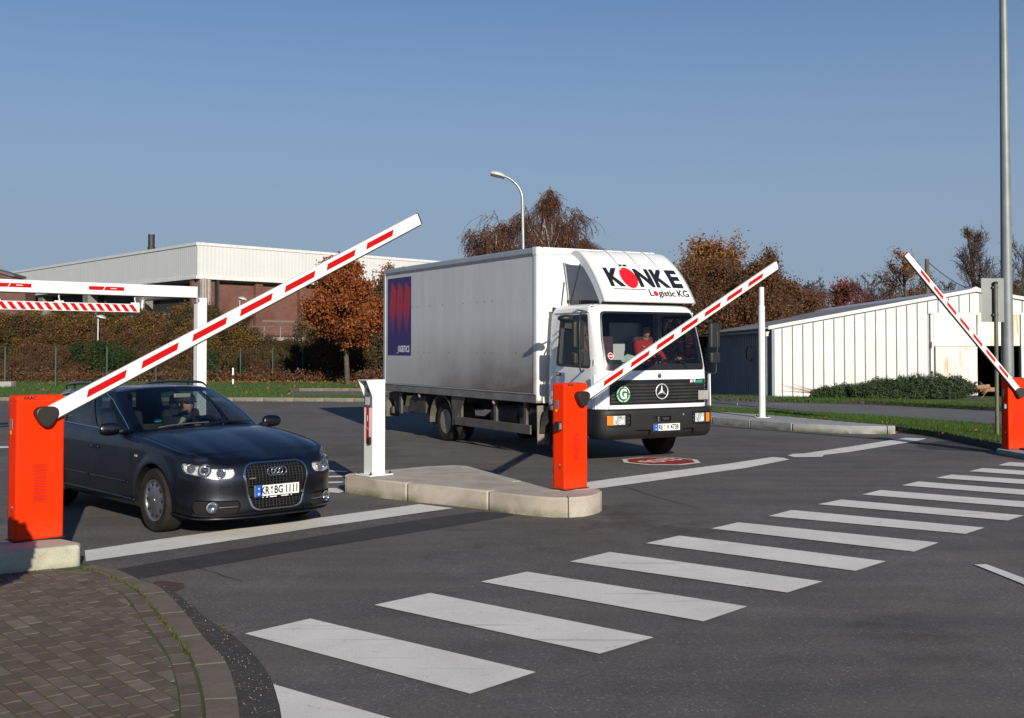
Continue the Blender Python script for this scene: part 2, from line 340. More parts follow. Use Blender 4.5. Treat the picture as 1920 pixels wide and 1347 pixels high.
def kerb(name,pts,z,width,m,step=1.0,side=1,stone='kerb_stone',z0=-.1,jit=.004,bev=.012):
    root=thing(name,None,None,kind='structure'); q=poly_resample(smooth_line(pts,6),step)
    for a,b in zip(q,q[1:]):
        a=Vector((*a,0));b=Vector((*b,0)); L=(b-a).length; d=(b-a)/L; nrm=Vector((-d.y,d.x,0))*side
        c=(a+b)/2+nrm*(width/2-.01); mb=MB().box((0,0,0),(L-.012,width,z-z0))
        o=obj(stone,mb,m,root,bevel=bev,loc=(c.x,c.y,(z+z0)/2+rnd.uniform(-jit,jit)),rz=math.atan2(d.y,d.x)+rnd.uniform(-.004,.004))
    return root
kerb('yard_kerb',P([(-120,744.5),(0,745),(300,745.6),(531,746),(720,747)],.125),.125,.14,M_kerb)
kerb('back_road_kerb',P([(560,728.3),(720,728.6),(900,733)],.125),.125,.14,M_kerbb)
kerb('verge_kerb',P([(1330,745),(1640,751.5),(1880,764),(1960,768)],.125),.125,.14,M_kerbd)
kerb('exit_kerb',P([(1683,799.5),(1720,802),(1767,809),(1832,822.5),(1880,832),(1960,850)],.135),.135,.15,M_kerbd,.8)
def joint(pts,w_=.012):
    q=smooth_line(P(pts),5); L=[];Rr=[]
    for i in range(len(q)):
        a=Vector(q[max(i-1,0)]);b=Vector(q[min(i+1,len(q)-1)]); d=(b-a).normalized(); n=Vector((-d.y,d.x)); ww=w_*rnd.uniform(.4,1.1); c=Vector(q[i])+n*rnd.uniform(-.012,.012); L.append(tuple(c+n*ww));Rr.append(tuple(c-n*ww))
    m=MB(); m.add([(p[0],p[1],.006) for pr in zip(L,Rr) for p in pr],[(2*i,2*i+1,2*i+3,2*i+2) for i in range(len(L)-1)]); setp(obj('asphalt_crack',m,M_crack),kind='structure')
M_crack=mat('crack_dark',(.030,.027,.025),.95,0,.2,6)
joint([(321,1049),(390,1072),(455,1091)],.006); joint([(1168,912),(1235,934),(1320,957)],.007)
# ---- painted markings
def quad(name,pts,z=.009,m=None): return flat(name,P(pts),z,m or M_paint)
Z={1:[(458.8,1190.8),(581.7,1162.5),(1004.6,1263.3),(881.7,1304.2)],2:[(701.3,1136.7),(806.7,1114.2),(1225.8,1197.9),(1124.2,1228.8)],
3:[(901.3,1092.9),(987.9,1074.2),(1401.2,1139.6),(1318.7,1167.8)],4:[(1068.3,1055),(1143,1037),(1542.3,1092.6),(1476,1113.4)],5:[(1210.8,1020.5),(1273.7,1006.3),(1660.6,1054.5),(1604,1072.6)],
6:[(1333.4,992.8),(1384.3,981.2),(1759.7,1019.4),(1713.8,1036.4)],7:[(1440.9,969.3),(1484.5,958),(1846,991.3),(1810,1002.8)],8:[(1533.9,947.2),(1577.4,938.3),(1920,968.1),(1889.2,977.8)],
9:[(1616.7,928.8),(1650.5,920.4),(1985,947),(1958,956)],10:[(1690.3,911.5),(1722,904.2),(2040,929),(2016,937)],11:[(1755.3,897.4),(1784.6,891.2),(2095,912.5),(2072,920)],
12:[(1816.3,885),(1842.8,879),(2145,898.5),(2122,905)],13:[(1871.3,873.6),(1893,867.6),(2190,885),(2170,891)]}
for k in Z:
    quad('zebra_stripe',Z[k])
quad('zebra_stripe',[(512,1286),(740,1352),(940,1410),(760,1440),(532,1375),(524,1325)])
quad('stop_line',[(159,1034.4),(300,1013),(600,972.5),(786.7,947),(850,954.5),(600,990),(330,1031),(161,1054.8)])
quad('stop_line',[(1098,906),(1140,900),(1367.5,870.5),(1449,858),(1470,860),(1480,863),(1400,878.6),(1140,915),(1100,920)])
quad('stop_line',[(1477,855.4),(1485,852.5),(1507.7,851.4),(1591,839),(1699,821.8),(1738,823.3),(1716,828.6),(1591,849),(1545,854.2),(1541,858),(1490,858.5)])
quad('lane_line',[(600,883),(650,884.5),(650,886.5),(600,885.3)]); quad('lane_line',[(595,894),(648,893),(648,896),(596,897)]); quad('lane_line',[(590,905.5),(645,904),(640,907),(590,908.5)]); quad('lane_line',[(590,917),(630,916.5),(645,923),(636,926),(590,923)])
quad('lane_line',[(-60,839),(24,837.5),(24,841),(-60,843)])
quad('lane_line',[(1827,1060.6),(1849,1060),(1925,1088),(1990,1118),(1990,1135),(1915,1096)])
# octagonal stop marking, read from the arriving lane
def octagon():
    c=Vector((*gp(1239,865.6),0)); dirx=Vector((.73,.68,0)); diry=Vector((.68,-.73,0))
    r=.66
    def oc(r,z,m):
        pts=[]
        for k in range(8):
            a=PI/8+k*PI/4; p=c+dirx*math.cos(a)*r+diry*math.sin(a)*r; pts.append((p.x,p.y))
        return pts
    root=thing('stop_marking',None,None,kind='structure')
    o=flat('octagon_border',oc(r,0,0),.008,M_paint,parent=root); o=flat('octagon_field',oc(r*.86,0,0),.012,mat('red_road_paint',(.42,.03,.03),.7,0,.2,6),parent=root)
    text('lettering','STOP',.46,M_paint,root,frame(c+Vector((0,0,.016)),-dirx,-diry),xs=.75,ext=.0005,bold=.008)
octagon()
# ---- middle traffic island
def ring_stones(root,outline,z,zb,m,cuts,width=.15):
    pass
def island(name,pts_px,z,m,mtop,n_step,stone='kerb_stone',closed=True):
    root=thing(name,None,None,kind='structure')
    pts=[gp(u,v,z) for u,v in pts_px]; n=len(pts)
    cx=sum(p[0] for p in pts)/n; cy=sum(p[1] for p in pts)/n
    ar=sum(pts[i][0]*pts[(i+1)%n][1]-pts[(i+1)%n][0]*pts[i][1] for i in range(n))
    if ar<0: pts=pts[::-1]
    # inner offset
    def off(i,w):
        a=Vector(pts[i-1]);b=Vector(pts[i]);c=Vector(pts[(i+1)%n]); d1=(b-a).normalized();d2=(c-b).normalized()
        n1=Vector((-d1.y,d1.x));n2=Vector((-d2.y,d2.x)); q=(n1+n2).normalized(); k=1/max(.45,q.dot(n1)); r=b+q*w*k; return (r.x,r.y)
    inner=[off(i,.14) for i in range(n)]
    core=[off(i,.13) for i in range(n)]
    flat('slab_top',core,z-.004,mtop,thick=z+.05,parent=root)
    # group edges into stones
    start=0; acc=0; i=0; groups=[]; cur=[0]
    for i in range(n):
        L=math.dist(pts[i],pts[(i+1)%n])
        if L>n_step*1.3:
            if len(cur)>1: groups.append(cur); 
            k=round(L/n_step); groups.append(('long',i,(i+1)%n,k)); cur=[(i+1)%n]; acc=0
        else:
            cur=cur+[(i+1)%n]; acc+=L
            if acc>n_step: groups.append(cur); cur=[(i+1)%n]; acc=0
    if len(cur)>1: groups.append(cur)
    def lerp(a,b,t): return (a[0]+(b[0]-a[0])*t,a[1]+(b[1]-a[1])*t)
    for g in groups:
        if g[0]=='long':
            _,a,b,k=g
            for j in range(k):
                t0=j/k+.004/ max(.1,math.dist(pts[a],pts[b])); t1=(j+1)/k-.004/max(.1,math.dist(pts[a],pts[b]))
                poly=[lerp(pts[a],pts[b],t0),lerp(pts[a],pts[b],t1),lerp(inner[a],inner[b],t1),lerp(inner[a],inner[b],t0)]
                obj(stone,MB().prism(poly,-.05,z+rnd.uniform(-.001,.002)),m,root,bevel=.018,seg=3)
        else:
            o=[pts[x] for x in g]; q=[inner[x] for x in g]; e=.003
            o[0]=lerp(o[0],o[1],.02);q[0]=lerp(q[0],q[1],.02);o[-1]=lerp(o[-1],o[-2],.02);q[-1]=lerp(q[-1],q[-2],.02)
            so_=obj(stone,MB().prism(o+q[::-1],-.05,z+rnd.uniform(-.001,.002)),m,root,bevel=.018,seg=3); sharp(so_.data,40)
    return root
island('traffic_island',[(646.7,891),(712,900),(762,905.3),(848,913),(915,920.5),(960,926),(1000,930.3),(1035,932.6),(1066,932.7),(1092,931.3),(1112,928.4),(1124,924.5),(1128.5,921),(1124,917.5),(1110,915.6),(1085,915),(1050,916.5),(1034,917),(980,902),(925,887),(884,875.5),(873,873),(853,872),(798,874.3),(713,882),(652,888.5)],.22,M_conc,M_conc,.95)
island('exit_island',[(1290,777),(1335,781.5),(1484,793.5),(1580,798.3),(1665,799.5),(1679,798.4),(1640,795.2),(1607,792.8),(1430,777.5),(1335,771.6),(1290,769)],.17,M_concg,M_concg,1.6)
# concrete plinth on the left and slab under the right barrier
def plinth():
    z=.22; a=gp(-160,1050,z); b=gp(0,1036.5,z); c=gp(150,1021.5,z); d=gp(151.7,1017,z); e=gp(117,1009.6,z); f=gp(-160,1026,z)
    o=obj('concrete_plinth',MB().prism([a,b,c,d,e,f],-.05,z),M_concy,bevel=.03,seg=3); setp(o,kind='structure')
plinth()
o=obj('concrete_slab',MB().prism(P([(1868,842),(1990,862),(2060,848),(1960,832),(1890,834)],.1),-.05,.1),M_concg,bevel=.015); setp(o,kind='structure')
# ---- brick pavement, lower left
def clip(poly,a,b):
    out=[]; n=len(poly)
    def sd(p): return (b[0]-a[0])*(p[1]-a[1])-(b[1]-a[1])*(p[0]-a[0])
    for i in range(n):
        p,q=poly[i],poly[(i+1)%n]; sp,sq=sd(p),sd(q)
        if sp>=0: out.append(p)
        if sp*sq<0:
            t=sp/(sp-sq); out.append((p[0]+(q[0]-p[0])*t,p[1]+(q[1]-p[1])*t))
    return out
def pavement():
    root=thing('brick_pavement',None,None,kind='structure')
    inner_px=[(150,1078),(192,1088),(257,1119),(295,1164),(335,1214),(359,1252),(376,1304),(384,1350),(386,1420)]
    outer_px=[(176,1073),(222,1083),(268,1104),(303,1117.5),(347,1164),(382,1212),(423,1257.5),(440,1304),(448,1350),(452,1420)]
    gut_px=[(232,1083),(300,1098),(352,1130),(386,1161),(432,1190),(478,1231),(507.5,1275),(520,1310),(527,1350),(531,1420)]
    inn=smooth_line([gp(*p) for p in inner_px],3); out=smooth_line([gp(*p) for p in outer_px],3); gut=smooth_line([gp(*p) for p in gut_px],3)
    zb=.05
    bed=[gp(u,v) for u,v in [(-260,1115),(0,1085),(128,1071),(162,1067),(222,1083),(303,1117),(382,1212),(440,1304),(452,1420),(-400,1420)]]
    moss=mat('mossy_joint_sand',(.045,.05,.02),.95,0,.3,6,bmp=.8,c2=(.07,.10,.02),bscale=90)
    flat('joint_bed',bed,zb-.005,moss,thick=.1,parent=root)
    MBs=[mat('grey_brick',(.165,.128,.098),.9,0,.15,7,bmp=.4,rand=.09),mat('pale_brick',(.215,.172,.13),.9,0,.12,7,bmp=.4,rand=.15),mat('brown_brick',(.135,.098,.072),.9,0,.15,7,bmp=.4,rand=.10)]
    # a course that follows the kerb
    def offs(line,w):
        r=[]
        for i in range(len(line)):
            a=Vector(line[max(i-1,0)]);b=Vector(line[min(i+1,len(line)-1)]); d=(b-a).normalized(); n=Vector((-d.y,d.x)); # left of travel (travel is towards camera): left = +x side
            r.append((line[i][0]-n.x*w,line[i][1]-n.y*w))
        return r
    c1=offs(inn,.012); c2=offs(inn,.115); q1=poly_resample(c1,.2); q2=[]
    for p in q1:
        q2.append(min(c2_dense,key=lambda t:math.dist(t,p)) if False else None)
    cd_=poly_resample(c2,.02)
    prev=None
    for i in range(len(q1)-1):
        a,b=q1[i],q1[i+1]; A=min(cd_,key=lambda t:math.dist(t,a)); B=min(cd_,key=lambda t:math.dist(t,b))
        poly=[a,b,B,A]; cx=sum(p[0] for p in poly)/4;cy=sum(p[1] for p in poly)/4; poly=[(cx+(p[0]-cx)*.965,cy+(p[1]-cy)*.95) for p in poly]
        obj('brick',MB().prism(poly,zb-.04,zb+rnd.uniform(-.002,.002)),rnd.choice(MBs[::2]),root)
    # field bricks in diagonal rows
    lim=offs(inn,.122); e=Vector((.646,-.763)); f=Vector((.763,.646)); o0=Vector(gp(0,1085)); top=[gp(-200,1110),gp(0,1086),gp(128,1072.5),gp(162,1069)]
    bl,bw=.205,.100; cnt=0
    for r in range(-40,30):
        for k in range(-30,40):
            c=o0+f*(r*bw)+e*((k+.5*(r%2))*bl+.03*math.sin(r*1.7))
            g=.006
            poly=[c+e*s*(bl/2-g)+f*t*(bw/2-g) for s,t in((-1,-1),(1,-1),(1,1),(-1,1))]; poly=[(p.x,p.y) for p in poly]
            u=960+F*c.x/c.y if c.y>1 else 9999; v=HY+F*(H)/c.y if c.y>1 else 9999
            if not(-25<u<480 and v<1375): continue
            for a,b in zip(lim,lim[1:]):
                poly=clip(poly,b,a)
                if len(poly)<3: break
            if len(poly)<3: continue
            for a,b in zip(top,top[1:]):
                poly=clip(poly,b,a)
                if len(poly)<3: break
            if len(poly)<3: continue
            ar=abs(sum(poly[i][0]*poly[(i+1)%len(poly)][1]-poly[(i+1)%len(poly)][0]*poly[i][1] for i in range(len(poly))))/2
            if ar<.002: continue
            if cnt>265: continue
            cnt+=1
            m=MBs[1] if rnd.random()<.035 else rnd.choice(MBs[::2])
            ob=obj('brick',MB().prism(poly,zb-.04,zb+rnd.uniform(-.0012,.0012)),m,root)
    # kerb stones and gutter slabs
    def stones(nm,A,B,step,z,m,zt=None):
        k=MB(); qa=poly_resample(A,step); n=len(qa)-1; qb=poly_resample(B,math.dist(B[0],B[0]) or 1) if False else None
        LB=poly_resample(B,.02)
        m_=len(LB)-1
        for i in range(n):
            ia=round(i/n*m_); ib=round((i+1)/n*m_); seg=LB[ia:ib+1:4] or [LB[ia],LB[ib]]
            if seg[-1]!=LB[ib]: seg.append(LB[ib])
            LA=poly_resample(A,.02); ma=len(LA)-1; sa=LA[round(i/n*ma):round((i+1)/n*ma)+1:4]
            if sa[-1]!=LA[round((i+1)/n*ma)]: sa.append(LA[round((i+1)/n*ma)])
            poly=sa+seg[::-1]; cx=sum(p[0] for p in poly)/len(poly);cy=sum(p[1] for p in poly)/len(poly)
            poly=[(cx+(p[0]-cx)*.988,cy+(p[1]-cy)*.988) for p in poly]
            obj(nm,MB().prism(poly,-.06,z+rnd.uniform(-.002,.002)),m,root,bevel=.008 if nm=='kerb_stone' else 0)
    stones('kerb_stone',inn,out,.62,zb+.012,concrete('pavement_kerb',(.125,.096,.072),(.185,.150,.115),None))
    stones('gutter_slab',out,gut,.5,.008,asphalt('gutter_concrete',(.05,.046,.042),(.085,.078,.07)))
    # grit and moss lying in the gutter
    g=MB(); gm=[(a,b) for a,b in zip(out,gut)]
    for i in range(330):
        t=rnd.random()**1.2; a,b=gm[min(len(gm)-1,int(2+t*(len(gm)-3)))]; s=rnd.gauss(.35,.35); x=a[0]+(b[0]-a[0])*s+rnd.gauss(0,.03); y=a[1]+(b[1]-a[1])*s+rnd.gauss(0,.06); r=rnd.uniform(.0015,.0045)
        g.add([(x-r,y-r,.012),(x+r,y-r,.012),(x,y+r,.012),(x,y,.012+r*1.2)],[(0,1,3),(1,2,3),(2,0,3)])
    o=obj('gutter_grit',g,leafmat('grit',[(.2,.18,.15),(.14,.11,.085),(.34,.31,.27),(.09,.08,.065)],0)); setp(o,kind='stuff')
    mo=MB()
    for line,n_,sp in((inn,900,.012),):
        for i in range(n_):
            t=rnd.random()*.62; j=min(len(line)-2,int(t*(len(line)-1))); fr=t*(len(line)-1)-j; p=line[j];q=line[j+1]
            x=p[0]+(q[0]-p[0])*fr+rnd.gauss(0,sp); y=p[1]+(q[1]-p[1])*fr+rnd.gauss(0,sp); h=rnd.uniform(.005,.02)
            a=rnd.uniform(0,6.28); mo.add([(x,y,zb),(x+.008*math.cos(a),y+.008*math.sin(a),zb),(x+rnd.uniform(-.01,.01),y+rnd.uniform(-.01,.01),zb+.01+h)],[(0,1,2)])
    for i in range(2600):
        r=rnd.randint(-12,14); x0=o0+f*((r+.5)*bw)+e*rnd.uniform(-1,3); u=960+F*x0.x/max(1,x0.y); v=HY+F*H/max(1,x0.y)
        if not(0<u<290 and 1090<v<1190) or rnd.random()<.55: continue
        if any(((b[0]-a[0])*(x0.y-a[1])-(b[1]-a[1])*(x0.x-a[0]))>0 for a,b in zip(lim,lim[1:])): continue
        a=rnd.uniform(0,6.28); x,y=x0.x+rnd.gauss(0,.006),x0.y+rnd.gauss(0,.006); mo.add([(x,y,zb-.005),(x+.007*math.cos(a),y+.007*math.sin(a),zb-.005),(x+rnd.uniform(-.01,.01),y+rnd.uniform(-.01,.01),zb+rnd.uniform(.003,.014))],[(0,1,2)])
    o=obj('joint_moss',mo,leafmat('moss',[(.045,.065,.018),(.08,.095,.025),(.11,.095,.04)],.2)); setp(o,kind='stuff')
pavement()
# ================================================================ barriers
BD=Vector((.731,.682,0)); HD=Vector((.682,-.731,0))     # along the booms / towards the arriving side
BRZ=math.atan2(.682,.731)                               # local x = along boom, local -y = front
def barrier(name_label,base,tilt,rz,logo=True,hcab=1.14,flip=False,arm_len=4.35,rest=None,top_cap=False,cable=False,cw=.375,cdp=.2,ah=.14,side=1):
    """local frame: x along the boom's swing plane, -y towards the front face, cabinet base at z=0; cabinet from x=-cw/2..cw/2"""
    t=thing('barrier_gate',name_label,'barrier',base,rz,'orange barrier gates with striped booms')
    d=cdp
    cab=obj('cabinet',MB().box((0,0,hcab/2),(cw,d,hcab)),M_orange,t,bevel=.022,seg=3)
    # lid edge line and door seam
    obj('lid_seam',MB().box((0,0,hcab-.045),(cw+.001,d+.001,.003)),mat('orange_shadow_gap',(.35,.03,.004),.6),cab)
    obj('door_seam',MB().box((-cw/2-.0008,d/2-.03,hcab/2-.02),(.002,.004,hcab-.1)),M_black,cab)
    for zz_ in(.22,hcab-.22): obj('hinge',MB().box((-cw/2-.004,d/2-.022,zz_),(.008,.012,.06)),M_dsteel,cab)
    for k in range(12):
        z=.34+k*.026
        obj('vent_shadow',MB().box((-.005,-d/2-.0008,z-.007),(.105,.003,.007)),mat('orange_vent_gap',(.30,.012,.001),.7) if 'orange_vent_gap' not in bpy.data.materials else bpy.data.materials['orange_vent_gap'],cab)
        obj('vent_slot',MB().box((-.005,-d/2-.001,z),(.095,.006,.006)).add([(-.05,-d/2-.002,z+.004),(.042,-d/2-.002,z+.004),(.042,-d/2-.011,z+.009),(-.05,-d/2-.011,z+.009)],[(0,1,2,3)]),M_orange,cab)
    if logo: text('lettering','FAAC',.036,M_black,cab,frame((-.09*side,-d/2-.003,hcab-.022),(1,0,0),(0,0,1)),bold=.0015,xs=1.15)
    # left side fittings: rating plate, lock, keyhole
    sx=-cw/2
    obj('rating_plate',MB().box((sx-.002,.02,hcab-.24),(.003,.055,.09)),M_steel,cab)
    obj('yellow_sticker',MB().box((sx-.002,.03,hcab-.31),(.003,.03,.03)),mat('yellow_sticker',(.75,.5,.03),.4),cab)
    if base[0]>-1: lk=obj('card_sensor',MB().box((sx-.03,-.03,hcab*.60),(.06,.07,.105)),M_black,cab,bevel=.008)
    if base[0]>-1: obj('sensor_lens',MB().box((sx-.031,-.03-.0352,hcab*.60),(.035,.003,.07)),M_steel,lk)
    obj('key_lock',MB().lathe([(.012,0),(.012,.006),(.006,.008)],(sx,-.02,.285),(-1,0,0),14),M_steel,cab)
    obj('emblem_disc',MB().lathe([(.016,0),(.016,.003)],(sx,-.025,.25),(-1,0,0),14),M_dsteel,cab)
    # pivot hub and boom
    pz=hcab-(.25 if flip else .17); px=.0 if rest is None else rest
    B=Matrix.Translation((px,-d/2-.035,pz))@Matrix.Rotation(-tilt*(1 if not flip else -1),4,'Y')
    if flip: B=Matrix.Translation((px,-d/2-.035,pz))@Matrix.Rotation(PI+tilt,4,'Y')
    def bx(mb,x0,x1,y0,y1,z0,z1): mb.box2((x0,y0,z0),(x1,y1,z1))
    hub=MB()
    prof=[]
    for ang,r in((210,.10),(250,.085),(290,.085),(330,.10),(355,.09),(30,.10),(60,.085),(90,.10),(115,.10),(150,.088),(180,.09)): prof.append((math.cos(R(ang))*r,math.sin(R(ang))*r))
    tri=[]
    for k in range(48):
        a=2*PI*k/48; r=.092+.011*math.cos(3*(a-PI/2)); tri.append((math.cos(a)*r,0,math.sin(a)*r*.95))
    hub.prism_dir([(p[0],-.05,-p[2]) for p in tri],(0,.11,0))
    h=obj('pivot_cap',hub,mat('black_pivot_plastic',(.022,.017,.015),.5,0,.1,8),t,bevel=.012,seg=2)
    h.location=(px,-d/2-.03,pz)
    boom=thing('boom',None,None); boom.parent=t; boom.matrix_local=B
    bm_=MB(); y0=-.022;y1=.022
    bx(bm_,.03,arm_len,y0,y1,-ah/2,ah/2)
    o=obj('boom_profile',bm_,M_boomw,boom,bevel=.008,seg=3)
    rb=MB(); bx(rb,.06,arm_len-.003,y0+.004,y1-.004,-ah/2-.011 if not flip else ah/2,-ah/2 if not flip else ah/2+.016)
    obj('rubber_edge',rb,M_rubber,boom,bevel=.004)
    tip=MB(); bx(tip,arm_len,arm_len+.012,y0-.001,y1+.001,-ah/2-.001,ah/2+.001)
    obj('boom_end_cap',tip,M_red if top_cap else M_black,boom,bevel=.004)
    n=7; per_=(arm_len-.62)/n
    for k in range(n):
        c=.30+per_*(k+.5); L=per_*.70
        z0,z1=(-.024*ah/.13,.034*ah/.13)
        sl=.022
        for yy,th in ((y0-.0015,0),(y1+.0015,0)):
            pts=[(c-L/2-sl,yy,z0),(c+L/2-sl,yy,z0),(c+L/2+sl,yy,z1),(c-L/2+sl,yy,z1)]
            if flip: pts=[(p[0],p[1],-p[2]) for p in pts]
            if yy>0: continue
            obj('red_stripe',MB().prism_dir([(p[0],p[1]+.001,p[2]) for p in pts],(0,-.0025,0)),M_red,boom)
    obj('fixing_foot',MB().box((0,0,.004),(cw+.02,d+.02,.008)),M_black,t)
    return t
# cabinet 1: front-left corner foot ; centre derived from the measured corners
def cab_center(u0,v0,u1,v1,z,d=.2):
    a=Vector((*gp(u0,v0,z),z)); b=Vector((*gp(u1,v1,z),z)); return a,b
b1=(-4.045,9.46,.22); b2=(.668,12.80,.22)
barrier('orange barrier on the left concrete plinth, its raised boom crossing the dark estate car',b1,R(26.4),BRZ,hcab=1.218,arm_len=4.44,rest=.03,cw=.40,ah=.126)
barrier('orange barrier on the round end of the traffic island, boom crossing the truck cab',b2,R(23.6),BRZ,hcab=1.21,arm_len=4.30,rest=.06,cw=.385,ah=.112)
barrier('farthest orange barrier, on the grass verge at the right edge, boom leaning left',(8.56,18.98,.10),R(47.6),R(12),hcab=1.22,arm_len=3.13,flip=True,rest=.03,top_cap=True,side=-1,cw=.33,ah=.098)
# ================================================================ card reader column
def column():
    t=thing('card_reader_column','white card reader column with grey hood and red strip on the island','access column',(*gp(702,890.5,.22),.22),BRZ)
    w_,d_,h=.195,.185,1.21
    body=MB().box((0,0,h/2),(w_,d_,h)); obj('housing',body,M_white,t,bevel=.004)
    # hood standing out on the left-facing side
    x=-w_/2
    hood=MB().prism_dir([(x,-d_/2+.001,h),(x-.10,-d_/2+.001,h),(x,-d_/2+.001,h-.22)],(0,.008,0)).prism_dir([(x,d_/2-.009,h),(x-.10,d_/2-.009,h),(x,d_/2-.009,h-.22)],(0,.008,0)).box((x-.05,0,h-.004),(.10,d_-.002,.008))
    obj('hood',hood,M_white,t)
    obj('reader_recess',MB().box((x-.002,0,h-.19),(.004,d_-.02,.32)),mat('grey_reader_panel',(.17,.17,.175),.5,.3,.1,6),t)
    rd=obj('reader',MB().box((x-.008,0,h-.265),(.012,d_-.05,.16)),mat('dark_grey_reader',(.10,.10,.105),.5),t,bevel=.004)
    obj('reader_pad',MB().box((x-.016,.0,h-.27),(.006,.09,.10)),mat('pale_pad',(.5,.5,.52),.4),rd)
    obj('speaker_grille',MB().box((x-.006,0,h-.13),(.006,.08,.05)),M_dsteel,t)
    st=obj('red_strip',MB().box((x-.003,.01,h-.58),(.005,.055,.46)),M_red,t)
    obj('white_print',MB().box((x-.0065,.01,h-.49),(.001,.013,.075)),M_white,st)
    obj('slanted_line',MB().add([(x-.0062,.038,h-.585),(x-.0062,-.018,h-.635),(x-.0062,-.018,h-.642),(x-.0062,.038,h-.592)],[(0,1,2,3)]),M_white,st)
    obj('lock_box',MB().box((x-.015,-.045,h-.77),(.03,.05,.095)),M_black,t,bevel=.006)
    bp=obj('base_plate',MB().box((0,0,.008),(.36,.32,.016)),M_white,t,bevel=.003)
    for a in(-.15,.15):
        for b in(-.13,.13): obj('anchor_bolt',MB().lathe([(.018,0),(.018,.014),(.009,.016),(.009,.034),(0,.036)],(a,b,.016),(0,0,1),8),M_black,bp)
column()
# ================================================================ boom rest post
def restpost():
    x,y=gp(1429,783,.17)
    t=thing('boom_rest_post','slim white round post standing bolted on the concrete island','post',(x,y,.17))
    z1=at(1428,540,y).z-.17
    obj('tube',MB().lathe([(.078,0),(.078,z1-.45),(.062,z1-.43),(.062,z1)],(0,0,.015),(0,0,1),24),M_white,t,smooth='auto')
    bp=obj('base_plate',MB().prism([(math.cos(a)*.19,math.sin(a)*.19) for a in[2*PI*k/16 for k in range(16)]],0,.015),M_white,t)
    for k in range(4):
        a=PI/4+k*PI/2; obj('anchor_bolt',MB().lathe([(.02,0),(.02,.02),(0,.045)],(.15*math.cos(a),.15*math.sin(a),.015),(0,0,1),8),M_black,bp)
restpost()
# ================================================================ height limiter portal
def portal():
    Y=22.; p=at(376,559,Y); x,y=p.x,p.y
    t=thing('height_limiter','white height limiter portal with post and beam behind the dark car','height limiter',(x,y,0),BRZ)
    post=MB().box((0,0,p.z/2),(.20,.17,p.z)); obj('post',post,M_white,t,bevel=.01)
    bw=.215; L=6.2
    def lo(s,z): return (-s,0,z)
    zt=3.03; bm_=MB().box((-L/2-.10,0,zt-.11),(L,.16,.22)); beam=obj('beam',bm_,M_white,t,bevel=.008)
    obj('rubber_pad',MB().box((-.09,-.02,zt-.27),(.07,.13,.10)),M_steel,t,bevel=.01)
    obj('underside_profile',MB().box((-L/2-.1,0,zt-.225),(L,.10,.012)),M_black,beam)
    for s0,s1 in((1.60,2.27),(3.3,3.98)):
        o=obj('red_sticker',MB().box2((-s1,-.0835,zt-.135),(-s0,-.0805,zt-.065)),M_red,beam)
        sl=-s0-.38; obj('slanted_line',MB().add([(sl-.03,-.0845,zt-.135),(sl-.012,-.0845,zt-.135),(sl+.03,-.0845,zt-.065),(sl+.012,-.0845,zt-.065)],[(0,1,2,3)]),M_white,o)
        obj('white_print',MB().box2((-s0-.26,-.0845,zt-.105),(-s0-.15,-.0838,zt-.093)),M_white,o)
    # hanging striped bar
    bar=thing('warning_bar','red and white striped warning bar hanging under the white beam','warning bar',(x,y,0),BRZ)
    z0,z1=2.50,2.655; s_=1.26; L2=4.6
    obj('panel',MB().box2((-s_-L2,-.012,z0),(-s_,.012,z1)),M_white,bar,bevel=.003)
    def stripe(a,b,slope,zz0=z0+.012,zz1=z1-.012):
        pts=[(a,-.0125,zz0),(b,-.0125,zz0),(b+slope,-.0125,zz1),(a+slope,-.0125,zz1)]
        obj('red_stripe',MB().prism_dir(pts,(0,-.002,0)),M_red,bar)
    ctr=-s_-2.62
    k=0; a=-s_-.115
    while a>ctr+.12:
        stripe(a-.01,a+.075,-.10); a-=.158; k+=1
    obj('red_stripe',MB().prism_dir([(ctr-.07,-.0125,z0+.012),(ctr+.07,-.0125,z0+.012),(ctr,-.0125,z0+.07)],(0,-.002,0)),M_red,bar)
    a=ctr-.17
    while a>-s_-L2+.1:
        stripe(a-.06,a+.025,.10); a-=.158
    obj('edge_strip',MB().box2((-s_-L2,-.014,z0-.006),(-s_,.014,z0)),M_black,bar)
    for s in(.09,1.52,2.62,3.9):
        b=obj('bracket',MB().box((-s_-s,0,z1+.014),(.16,.03,.028)),M_white,bar)
        obj('chain',MB().tube([(-s_-s,0,z1+.02),(-s_-s+.008,0,z1+.05),(-s_-s-.006,0,z1+.08),(-s_-s,0,zt-.22)],.011,6),M_white,b)
portal()
# ================================================================ traffic sign seen from behind, tall mast, street lamps
def backsign():
    x,y=gp(1870,818,.12); t=thing('road_sign','grey back of a rectangular road sign on a thin steel post','road sign',(x,y,.12),R(4))
    zt=at(1862,533,y).z-.12; obj('post',MB().lathe([(.038,0),(.038,zt),(.0,zt+.01)],(0,0,0),(0,0,1),16),mat('weathered_sign_post',(.17,.16,.12),.6,.4,.15,4),t,smooth='auto')
    a=at(1839,522,y+.06); b=at(1884,604,y+.06); pn=MB().box(((a.x+b.x)/2-x+.0,.06,(a.z+b.z)/2-.12),(b.x-a.x,.006,a.z-b.z))
    o=obj('sign_panel',pn,mat('sign_back_grey',(.20,.215,.21),.5,.3,.08,2),t,bevel=.0)
    for z in(a.z-.18-.12,b.z+.14-.12): obj('clamp',MB().box((0,.03,z),(.12,.06,.035)),M_dsteel,t)
    obj('post_cap',MB().lathe([(.045,0),(.045,.03),(.03,.05)],(0,0,zt),(0,0,1),12),M_black,t)
backsign()
